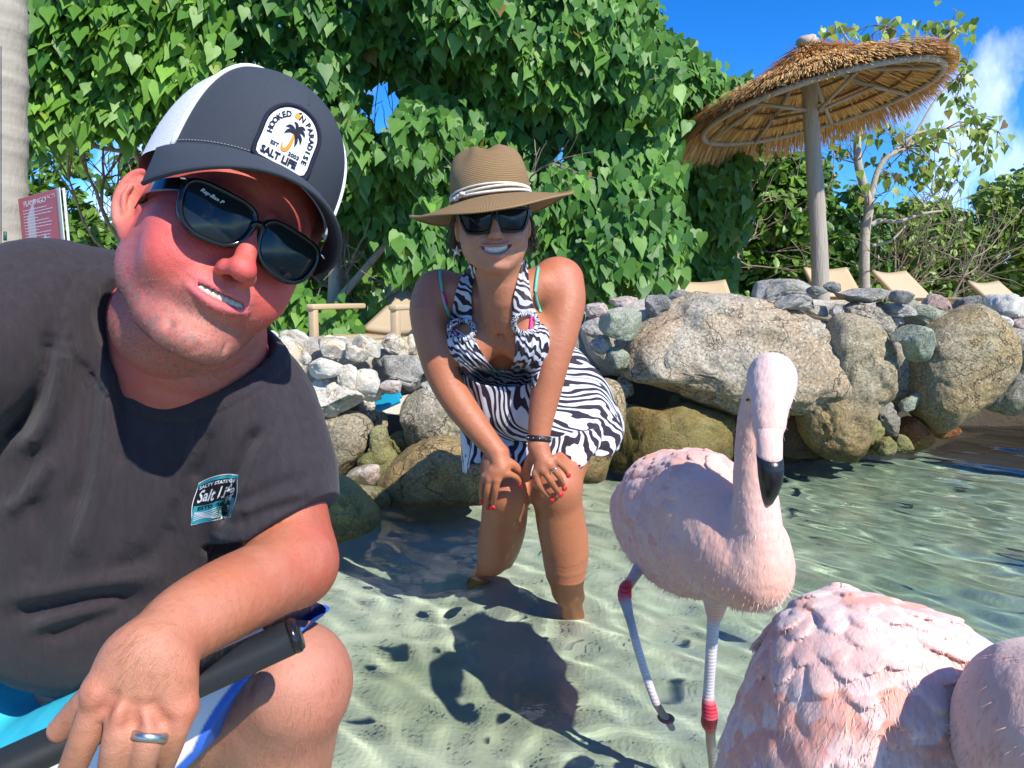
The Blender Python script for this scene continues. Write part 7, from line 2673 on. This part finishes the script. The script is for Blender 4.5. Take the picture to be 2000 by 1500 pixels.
g.displace(1.0, 1, fn=folds, band=.028)
g.displace(.0040, 9, 3, 3, band=.012, stretch=(1, 1, .5))
g.displace(.0016, 30, 7, 3, band=.010, stretch=(1, 1, .35))
# neckline: rib then opening
def neckd(X, Y, Z):
    a, b = nb_a, nb_b
    ba = b - a; L2 = (ba * ba).sum()
    px, py, pz = X - a[0], Y - a[1], Z - a[2]
    t = np.clip((px * ba[0] + py * ba[1] + pz * ba[2]) / L2, -.2, 1)
    return np.sqrt((px - ba[0] * t) ** 2 + (py - ba[1] * t) ** 2 + (pz - ba[2] * t) ** 2) - (.0905 + .002 * t)
idx = np.nonzero(np.abs(g.f) < .012)
qq = [g.ax[i][idx[i]] for i in range(3)]
nd = neckd(*qq)
g.f[idx] -= (.0022 * ((nd > 0) & (nd < .019)) - .0012 * np.exp(-((nd - .0205) / .0016) ** 2)).astype(np.float32)
g.op(neckd, np.minimum(nb_a, nb_b) - .11, np.maximum(nb_a, nb_b) + .11, .003, 'sub')
# hollow sleeve mouth, sleeve hem stitching line
g.cap(vec(549, 1046, .749), vec(556, 1130, .745), .0500, .0560, k=.002, mode='sub')
sleeve_n = np.array(vec(556, 1100, .742)) - np.array(vec(546, 1000, .755))
# trim below the bottom hem
pa, pb = vec(-10, 1448, .72), vec(345, 1178, .72)
hn_ = np.cross(pb - pa, (pa + pb) / 2 - np.array([0, 0, CAM_H])); hn_ /= np.linalg.norm(hn_)
if hn_[2] > 0: hn_ = -hn_
hn_ = hn_ + np.array([0, -.25, 0]); hn_ /= np.linalg.norm(hn_)
g.plane((pa + pb) / 2, hn_)
sn = sleeve_n / np.linalg.norm(sleeve_n)
S0 = vec(548, 1044, .748)
S_ = g.sl(S0 - [.10, .10, .09], S0 + [.10, .10, .06])
X, Y, Z = g.grid(S_)
dpl = (X - S0[0]) * sn[0] + (Y - S0[1]) * sn[1] + (Z - S0[2]) * sn[2]
dpl = np.broadcast_to(dpl, g.f[S_].shape)
near = np.sqrt((X - S0[0]) ** 2 + (Y - S0[1]) ** 2 + (Z - S0[2]) ** 2) < .088
g.f[S_] = np.where(near & (X > -.345), np.maximum(g.f[S_], dpl), g.f[S_])
V, F = g.mesh()
shirt = mk('t_shirt', V, F, M_SHIRT, mbody)
SB = bvh_of(V, F)


def decal(name, pts2, faces, px_of, bvh, off, mat, parent, subdiv=0):
    """flat print or embroidery laid on a curved surface"""
    origin = Vector((0, 0, CAM_H)); V = []
    last = .7
    for u, v in pts2:
        x, y = px_of(u, v)
        d = (P(x, y, 1.0) - origin).normalized()
        hit, nrm, idx, dist = bvh.ray_cast(origin, d)
        if hit is None or dist > 1.2: dist = last
        last = dist
        V.append(origin + d * (dist - off))
    return mk(name, V, faces, mat, parent, smooth=False)


def text2d(s, size, bold=.0, shear=0.0, fit=None):
    cu = bpy.data.curves.new('txt', 'FONT')
    cu.body = s; cu.size = size; cu.align_x = 'CENTER'; cu.align_y = 'CENTER'; cu.resolution_u = 2; cu.offset = bold; cu.shear = shear
    ob = bpy.data.objects.new('txt', cu)
    me = ob.to_mesh()
    V = [(v.co.x, v.co.y) for v in me.vertices]; F = [tuple(p.vertices) for p in me.polygons]
    ob.to_mesh_clear()
    bpy.data.objects.remove(ob); bpy.data.curves.remove(cu)
    if fit and V:
        w = max(v[0] for v in V) - min(v[0] for v in V)
        V = [(v[0] * fit / w, v[1]) for v in V]
    return V, F


def gridpoly(fn, nu, nv):
    """filled strip: fn(u,v) for u,v in 0..1"""
    return [fn(i / (nu - 1), j / (nv - 1)) for j in range(nv) for i in range(nu)], grid_faces(nu, nv)


# chest print
def cpx(u, v):      # u,v in -1..1 on the badge
    cx_, cy_ = 420, 971
    return cx_ + 43 * u + 8.5 * v, cy_ - 9 * u - 47 * v
M_TEAL = simple('teal_print', (.03, .33, .40), .7, .2, .05); M_WPR = simple('white_ink', (.78, .80, .82), .7, .2, .03); M_DPR = simple('dark_ink', (.012, .012, .016), .7, .2, .05)
def arch_top(u): return .92 - .16 * u * u
D0 = .0007
for k, (lo_, hi_, mat_, off_) in enumerate([(-1.0, None, M_WPR, D0), (-.97, 'in', M_DPR, D0 * 1.5)]):
    ins_ = 0 if k == 0 else .035
    V, F = gridpoly(lambda u, v: ((2 * u - 1) * (1 - ins_) * (.96 - .06 * math.cos(v * 6.28)), lo_ + (arch_top(2 * u - 1) - ins_ - lo_) * v), 16, 20)
    decal('print_badge', V, F, cpx, SB, off_, mat_, shirt)
V, F = gridpoly(lambda u, v: ((2 * u - 1) * .92, arch_top(2 * u - 1) - .06 - .12 * v), 16, 4)
decal('print_band', V, F, cpx, SB, D0 * 2, M_TEAL, shirt)
V, F = gridpoly(lambda u, v: ((2 * u - 1) * .92, -.93 + .72 * v - .04 * math.sin(u * 6)), 16, 10)
decal('print_band', V, F, cpx, SB, D0 * 2, M_TEAL, shirt)
for k in range(6):
    V, F = gridpoly(lambda u, v: ((2 * u - 1) * .84, -.84 + .065 * k + .028 * v + .045 * math.sin(u * 7 + k * .6)), 18, 2)
    decal('print_wave', V, F, cpx, SB, D0 * 2.6, M_WPR, shirt)
V, F = text2d('SALTY STATE OF', .19, .006, fit=1.62)
V = [(x, y + .60 - .14 * x * x) for x, y in V]
decal('print_lettering', V, F, cpx, SB, D0 * 2.6, M_WPR, shirt)
V, F = text2d('Salt Life', .66, .012, .25, fit=1.66)
V = [(x + .01 * math.sin(y * 30), (y - .02) * 1.05 + .14 + .02 * math.sin(x * 9)) for x, y in V]
decal('print_lettering', V, F, cpx, SB, D0 * 2.6, M_WPR, shirt)
V, F = text2d('ESTD  2003', .20, .008, fit=1.45)
V = [(x, y - .36) for x, y in V]
decal('print_lettering', V, F, cpx, SB, D0 * 2.6, M_DPR, shirt)

# ---- shorts
t = NT('board_shorts')
a = t.attr('col'); gp = t.n.new('ShaderNodeNewGeometry').outputs['Position']
t.set(Base__Color=a, Roughness=.7, Specular__IOR__Level=.3, Normal=t.bump(t.math('ADD', t.noise(700, 2, co=gp), t.noise(30, 4, co=gp)), .25, .0015))
M_SHORTS = t.m
g = Field((-.80, .55, -.12), (-.14, 1.2, .30), .0027)
g.ell((-.50, .98, .06), (.175, .165, .13), k=.05)
g.chain([(-.42, 1.0, .06), vec(400, 1395, .86), vec(540, 1320, .785), kneeM + [.01, 0, .004]], [.11, .104, .084, .0755], k=.03, smooth=4)
g.chain([vec(60, 1520, .80), vec(250, 1440, .76), vec(420, 1370, .76)], [.07, .075, .07], k=.04, smooth=3)
g.chain([(-.58, 1.0, .06), (-.70, .80, .10)], [.11, .10], k=.03)
g.displace(.0032, 16, 4, 3)
h0, h1 = vec(655, 1196, .72), vec(392, 1462, .70)
sn_ = np.cross(h1 - h0, (h0 + h1) / 2 - np.array([0, 0, CAM_H])); sn_ /= np.linalg.norm(sn_)
if sn_[0] < 0: sn_ = -sn_
pc = (h0 + h1) / 2
def hemd(q):
    """signed distance past the slightly bowed hem"""
    e = (h1 - h0) / np.linalg.norm(h1 - h0)
    s_ = (q - h0) @ e / np.linalg.norm(h1 - h0)
    return (q - pc) @ sn_ + .020 * (np.clip(s_, 0, 1) * (1 - np.clip(s_, 0, 1)) * 4) - .004
X, Y, Z = np.meshgrid(*g.ax, indexing='ij')
dd = hemd(np.stack([X.ravel(), Y.ravel(), Z.ravel()], 1)).reshape(X.shape)
dd = np.where(X < -.48, -1, dd)
g.f = np.maximum(g.f, dd.astype(np.float32))
V, F = g.mesh()
c = np.tile([.80, .76, .78], (len(V), 1)).astype(float)
hd_ = hemd(V)
px_, py_, _ = pix(V)
wb_ = sstep(-.0100, -.0072, hd_)[:, None]
c = c * (1 - wb_) + np.array([.035, .13, .52]) * wb_
teal = (px_ < 150 - (py_ - 1400) * .7) & (py_ < 1500)
c[teal] = (.04, .50, .62)
shorts = mk('shorts', V, F, M_SHORTS, mbody, cols={'col': c})

# ---- ring, handle
rgm, _, _ = band_round(kn[2] * .18 + fing[2][0] * .82 + np.array([0, .0, 0]), fing[2][0] - kn[2], .0120, .0032, simple('brushed_steel', (.50, .48, .46), .32, .5, .1, 200, metal=1.0), 'ring')
tag(rgm, 'wide brushed grey metal ring on the man\'s finger', 'ring')
hA, hB = P(578, 1240, .640), P(-60, 1530, .56)
axh = (hB - hA).normalized()
hnd = empty('selfie_stick', tuple(hA), 'black ribbed selfie stick handle lying under the man\'s hand', 'selfie stick')
t = NT('ribbed_grip')
uvn = t.n.new('ShaderNodeUVMap'); uvn.uv_map = 'uv'
mp_ = t.n.new('ShaderNodeMapping'); mp_.inputs['Rotation'].default_value = (0, 0, math.radians(35))
t.link(uvn.outputs[0], mp_.inputs['Vector'])
w_ = t.new('ShaderNodeTexWave', Scale=22.0, Distortion=0.0)
t.link(mp_.outputs[0], w_.inputs['Vector'])
t.set(Base__Color=(.020, .023, .028), Roughness=.45, Specular__IOR__Level=.5, Normal=t.bump(w_.outputs['Fac'], .6, .0015))
HRr = .0158
cpts = [hA + (hB - hA) * (i / 40) for i in range(41)]
V, F = tube(cpts, [HRr * (1 if i > 0 else .93) for i in range(41)], 28, True)
mk('grip', V, F, t.m, hnd, uv=[((i // 28) / 8, (i % 28) / 28) for i in range(len(V))])
V, F = tube([hA - axh * .004, hA - axh * .0005, hA + axh * .004], [HRr * .86, HRr * 1.03, HRr * 1.03], 28, True)
mk('end_cap', V, F, simple('gloss_black', (.01, .01, .012), .2), hnd)

# ---- cap
cap = empty('baseball_cap', tuple(M_(0, 0, .06)), 'charcoal and white mesh trucker cap with a round topped palm tree patch', 'cap')
M_CAPF = simple('charcoal_twill', (.042, .050, .062), .85, .25, .12, 400, .35, bscale=900, bdist=.0008)
t = NT('white_mesh')
uvn = t.n.new('ShaderNodeUVMap'); uvn.uv_map = 'uv'
w1 = t.new('ShaderNodeTexWave', Scale=30.0, Distortion=0.0); w1.bands_direction = 'X'
w2 = t.new('ShaderNodeTexWave', Scale=30.0, Distortion=0.0); w2.bands_direction = 'Y'
t.link(uvn.outputs[0], w1.inputs['Vector']); t.link(uvn.outputs[0], w2.inputs['Vector'])
wv = t.math('MAXIMUM', w1.outputs['Fac'], w2.outputs['Fac'])
t.set(Base__Color=t.mix(t.ramp(wv, [(.35, 0), (.6, 1)]), (.36, .36, .44), (.80, .80, .86)), Roughness=.6, Normal=t.bump(wv, .5, .0008))
M_MESH = t.m
CC = np.array([0, .004, .053])
def crownp(phi, tt, out=0.0):
    """phi 0 = front, positive towards the viewer's right; tt 0 rim .. 1 top"""
    fx, fy = math.sin(phi), -math.cos(phi)
    front = max(0, math.cos(phi)) ** 1.5
    n_ = 2.7 + .3 * front
    s_ = max(0.0, 1 - tt ** n_) ** (1 / 2.2)
    s_ = s_ * (1 + .03 * front * math.sin(tt * 3.1))
    rx, ry = .0865 + out, .1060 + out
    h = .116 + .004 * front + out
    sp = math.sin(phi) ** 2
    base = .060 - .018 * sp if math.cos(phi) > 0 else .042 - .020 * math.cos(phi) ** 2
    return M_(CC[0] + rx * fx * s_, CC[1] + ry * fy * s_, base + (.172 + out - base) * tt)
PF = math.radians(60)
def crown_patch(name, a0, a1, nu, nv, mat, out=0):
    V, uv = [], []
    for j in range(nv):
        for i in range(nu):
            tt = math.sin(j / (nv - 1) * math.pi / 2) ** .9
            V.append(crownp(a0 + (a1 - a0) * i / (nu - 1), tt, out)); uv.append((i / (nu - 1) * (a1 - a0) * 1.3, j / (nv - 1) * 1.5))
    return mk(name, V, grid_faces(nu, nv), mat, cap, uv=uv)
cf = crown_patch('front_panel', -PF, PF, 70, 40, M_CAPF, .0016)
cb = crown_patch('mesh_back', PF, 2 * math.pi - PF, 80, 40, M_MESH, .0)
for s in (-1, 1):
    V, F = tube([crownp(s * PF, math.sin(j / 30 * math.pi / 2) ** .9, .0022) for j in range(30)], .0022, 8)
    mk('piping', V, F, simple('white_piping', (.78, .78, .80), .7, .3, .04), cap)
V, F = tube([crownp(0, math.sin(j / 30 * math.pi / 2) ** .9, .0014) for j in range(12, 30)], .0008, 6)
mk('seam', V, F, M_CAPF, cap)
V, F = icos(2)
mk('button', (V * np.array([.006, .006, .003])) @ MR.T + crownp(0, 1, .002), F, M_CAPF, cap)
me_f = cf.data
CFV = np.array([v.co[:] for v in me_f.vertices]); CFF = [tuple(p.vertices) for p in me_f.polygons]
CBV = BVHTree.FromPolygons([tuple(v) for v in CFV], CFF)
# brim
V, NU, NV = [], 60, 16
def brimp(s, tt, dz=0.0):
    xr = .0835 * math.sin(s * math.pi / 2)
    q = math.sqrt(max(0.0, 1 - (xr / .0838) ** 2))
    yr = -.030 - .077 * q
    ye = -.030 - .140 * q ** .80
    xe = xr * (1 + .03 * (1 - abs(s)))
    x, y = xr * (1 - tt) + xe * tt, yr * (1 - tt) + ye * tt
    zr = .061 - .018 * (xr / .081) ** 2
    ze = .038 - .026 * (xr / .075) ** 2
    z = zr * (1 - tt) + ze * tt + .003 * math.sin(math.pi * tt) + dz
    return M_(x, y, z)
for j in range(NV):
    for i in range(NU):
        V.append(brimp((i / (NU - 1) * 2 - 1) * .995, j / (NV - 1)))
br_ = mk('brim', V, grid_faces(NU, NV), M_CAPF, cap)
md = br_.modifiers.new('thickness', 'SOLIDIFY'); md.thickness = .0032; md.offset = 0
V, F = tube([brimp((i / 59 * 2 - 1) * .995, 1.0) for i in range(60)], .0022, 8)
mk('brim_edge', V, F, M_CAPF, cap)
M_STITCH = simple('stitch', (.30, .31, .34), .8)
st = []
for k in range(70):
    s0, s1 = (k / 70 * 2 - 1) * .97, ((k + .55) / 70 * 2 - 1) * .97
    pa_, pb_ = [crownp(s * math.radians(62), .045, .0024) for s in (s0, s1)]
    st.append(tube([pa_, pb_], .0004, 4))
V, F = join(st); o = mk('stitching', V, F, M_STITCH, cap); o['kind'] = 'stuff'
# patch
def ppx(u, v): return 566 + 50 * u + 22 * v, 269 + 27 * u - 55 * v
def archp(k):
    """edge of the patch, k shrinks it"""
    pts = []
    for a_ in np.linspace(0, math.pi, 21): pts.append((math.cos(a_), .12 + .88 * math.sin(a_)))
    pts += [(-1, -.3), (-1.02, -.7), (-.98, -.92), (-.85, -1.0), (-.4, -1.0), (0, -1.0), (.4, -1.0), (.85, -1.0), (.98, -.92), (1.02, -.7), (1, -.3)]
    return [(x * k, y * k) for x, y in pts]
def disc(edge, c=(0, -.1), rings=6):
    n = len(edge); V = [c]; F = []
    for r in range(1, rings + 1):
        for x, y in edge: V.append((c[0] + (x - c[0]) * r / rings, c[1] + (y - c[1]) * r / rings))
    for k in range(n): F.append((0, 1 + k, 1 + (k + 1) % n))
    for r in range(rings - 1):
        for k in range(n):
            a0 = 1 + r * n
            F.append((a0 + k, a0 + n + k, a0 + n + (k + 1) % n, a0 + (k + 1) % n))
    return V, F
M_NAVY = simple('navy_thread', (.012, .014, .030), .8, .3, .2, 300, .4); M_PWH = simple('patch_white', (.80, .79, .80), .8, .2, .03, 300, .3); M_ORG = simple('orange_thread', (.80, .27, .03), .7, .3, .15, 200)
patch = decal('patch', *disc(archp(1.08)), ppx, CBV, .0016, M_NAVY, cap)
V3 = decal('patch_face', *disc(archp(.95)), ppx, CBV, .0022, M_PWH, patch)
ed = [P(*ppx(x, y), 1.0) for x, y in archp(1.045)]
rimpts = []
for e in ed:
    o_ = Vector((0, 0, CAM_H)); d = (e - o_).normalized(); hit, nrm, idx, dist = CBV.ray_cast(o_, d)
    rimpts.append(o_ + d * ((dist if hit is not None else .6) - .0016))
rimpts.append(rimpts[0])
V, F = tube(rimpts, .0018, 8, False)
mk('patch_border', V, F, M_NAVY, patch)
def arc_text(s, r, a0, a1, size, mat, cy=.02, bold=.012, flip=False):
    """letters along an arch from angle a0 to a1 (degrees, 90 = top)"""
    for i, ch in enumerate(s):
        if ch == ' ': continue
        a_ = math.radians(a0 + (a1 - a0) * i / (len(s) - 1))
        V, F = text2d(ch, size, bold)
        rr_ = a_ - math.pi / 2
        V = [(r * math.cos(a_) + x * math.cos(rr_) - y * math.sin(rr_), cy + r * math.sin(a_) + x * math.sin(rr_) + y * math.cos(rr_)) for x, y in V]
        decal('patch_letter', V, F, ppx, CBV, .0029, mat, patch)
arc_text('HOOKED', .74, 186, 116, .27, M_NAVY)
arc_text('N', .74, 72, 71, .27, M_NAVY) if False else None
V, F = text2d('N', .27, .012); a_ = math.radians(76); rr_ = a_ - math.pi / 2
decal('patch_letter', [(.74 * math.cos(a_) + x * math.cos(rr_) - y * math.sin(rr_), .02 + .74 * math.sin(a_) + x * math.sin(rr_) + y * math.cos(rr_)) for x, y in V], F, ppx, CBV, .0029, M_NAVY, patch)
edge = [(.0 - .02 + .105 * math.cos(w), .76 + .10 * math.sin(w)) for w in np.linspace(0, 2 * math.pi, 15)[:-1]]
decal('patch_orange', *disc(edge, (-.02, .76), 2), ppx, CBV, .0029, M_ORG, patch)
decal('patch_leaf', [(-.04, .86), (.05, .93), (.10, .88), (.02, .84)], [(0, 1, 2, 3)], ppx, CBV, .0031, M_NAVY, patch)
def arc2(s, a0, a1):
    for i, ch in enumerate(s):
        tt = a0 + (a1 - a0) * i / (len(s) - 1)
        if tt < 90 - 90: pass
        a_ = math.radians(tt); r = .76
        x0, y0, rot_ = r * math.cos(a_), .02 + r * math.sin(a_), a_ - math.pi / 2
        if tt < 0: x0, y0, rot_ = .76, .02 + .76 * math.radians(tt), -math.pi / 2
        V, F = text2d(ch, .25, .011)
        decal('patch_letter', [(x0 + x * math.cos(rot_) - y * math.sin(rot_), y0 + x * math.sin(rot_) + y * math.cos(rot_)) for x, y in V], F, ppx, CBV, .0029, M_NAVY, patch)
arc2('PARADISE', 55, -40)
V, F = text2d('SALT LIFE', .32, .016, fit=1.38); V = [(x - .12, y - .74) for x, y in V]
decal('patch_lettering', V, F, ppx, CBV, .0029, M_NAVY, patch)
V, F = text2d('EST', .17, .006, fit=.32); V = [(x - .42, y - .40) for x, y in V]
decal('patch_lettering', V, F, ppx, CBV, .0029, M_NAVY, patch)
V, F = text2d('2003', .17, .006, fit=.42); V = [(x + .36, y - .48) for x, y in V]
decal('patch_lettering', V, F, ppx, CBV, .0029, M_NAVY, patch)
def stroke(pts, w):
    c_ = catmull([(x, y, ww) for (x, y), ww in zip(pts, w)], 5)
    V = []
    for i, (x, y, ww) in enumerate(c_):
        d = c_[min(i + 1, len(c_) - 1)] - c_[max(i - 1, 0)]; n_ = np.array([-d[1], d[0]]); n_ /= max(1e-9, np.linalg.norm(n_))
        V += [(x + n_[0] * ww, y + n_[1] * ww), (x - n_[0] * ww, y - n_[1] * ww)]
    return V, [(2 * i, 2 * i + 1, 2 * i + 3, 2 * i + 2) for i in range(len(c_) - 1)]
V, F = stroke([(.10, .18), (.11, -.02), (.09, -.22), (.02, -.40), (-.10, -.44), (-.17, -.34), (-.17, -.22)], [.045, .055, .065, .065, .05, .035, .01])
decal('patch_hook', V, F, ppx, CBV, .0029, M_ORG, patch)
for fr_ in ([(.10, .20), (.0, .33), (-.14, .36), (-.28, .28)], [(.10, .20), (-.04, .24), (-.16, .18), (-.24, .06)], [(.10, .20), (.12, .38), (.06, .50), (-.06, .55)], [(.10, .20), (.26, .34), (.38, .34), (.48, .24)], [(.10, .20), (.28, .20), (.38, .10), (.42, -.04)], [(.10, .20), (.22, .08), (.26, -.04), (.26, -.18)], [(.10, .20), (.20, .42), (.30, .48), (.42, .46)]):
    V, F = stroke(fr_, [.03, .055, .05, .008]); decal('patch_frond', V, F, ppx, CBV, .0032, M_NAVY, patch)

# ---- his sunglasses
mg = empty('sunglasses', tuple(M_(0, -.11, 0)), 'classic thick framed black sunglasses on the man\'s sunburnt face', 'sunglasses')
def TM(x, y, z): return M_(x, y - .1070, z - .002)
glasses(mg, TM, .0272, .0200, .0655, 2.8, 'classic', .0038, (.0105, .0070))
V, F = text2d('Ray-Ban P', .0046, .00005, .35)
def lens_pt(x, z):
    X = -.0640 / 2 + x
    return TM(X, 2.6 * X * X - .0040, z)
mk('lens_lettering', [lens_pt(-.011 + x, .0125 + y - .1 * x) for x, y in V], F, M_WPR, mg, smooth=False)
for s in (-1, 1):
    V, F = boxm((0, 0, 0), .006, .0012, .0022)
    mk('rivet', [M_(s * .0655, -.0975, .0145) + MR @ (np.array(v) @ np.array(rotm('Y', s * 20)).T) for v in V], F, M_SILV, mg)

# surfaces under the water receive the light focused by the waves
for o in bpy.data.objects:
    if o.type == 'MESH' and o.name != 'water' and o.data.name != 'leaf':
        b = [(o.matrix_world @ Vector(c)).z if o.parent else Vector(c).z + o.location.z for c in o.bound_box] if o.parent is None else [c[2] for c in o.bound_box]
        if min(b) < 0.0:
            try: o.cycles.is_caustics_receiver = True
            except Exception: pass
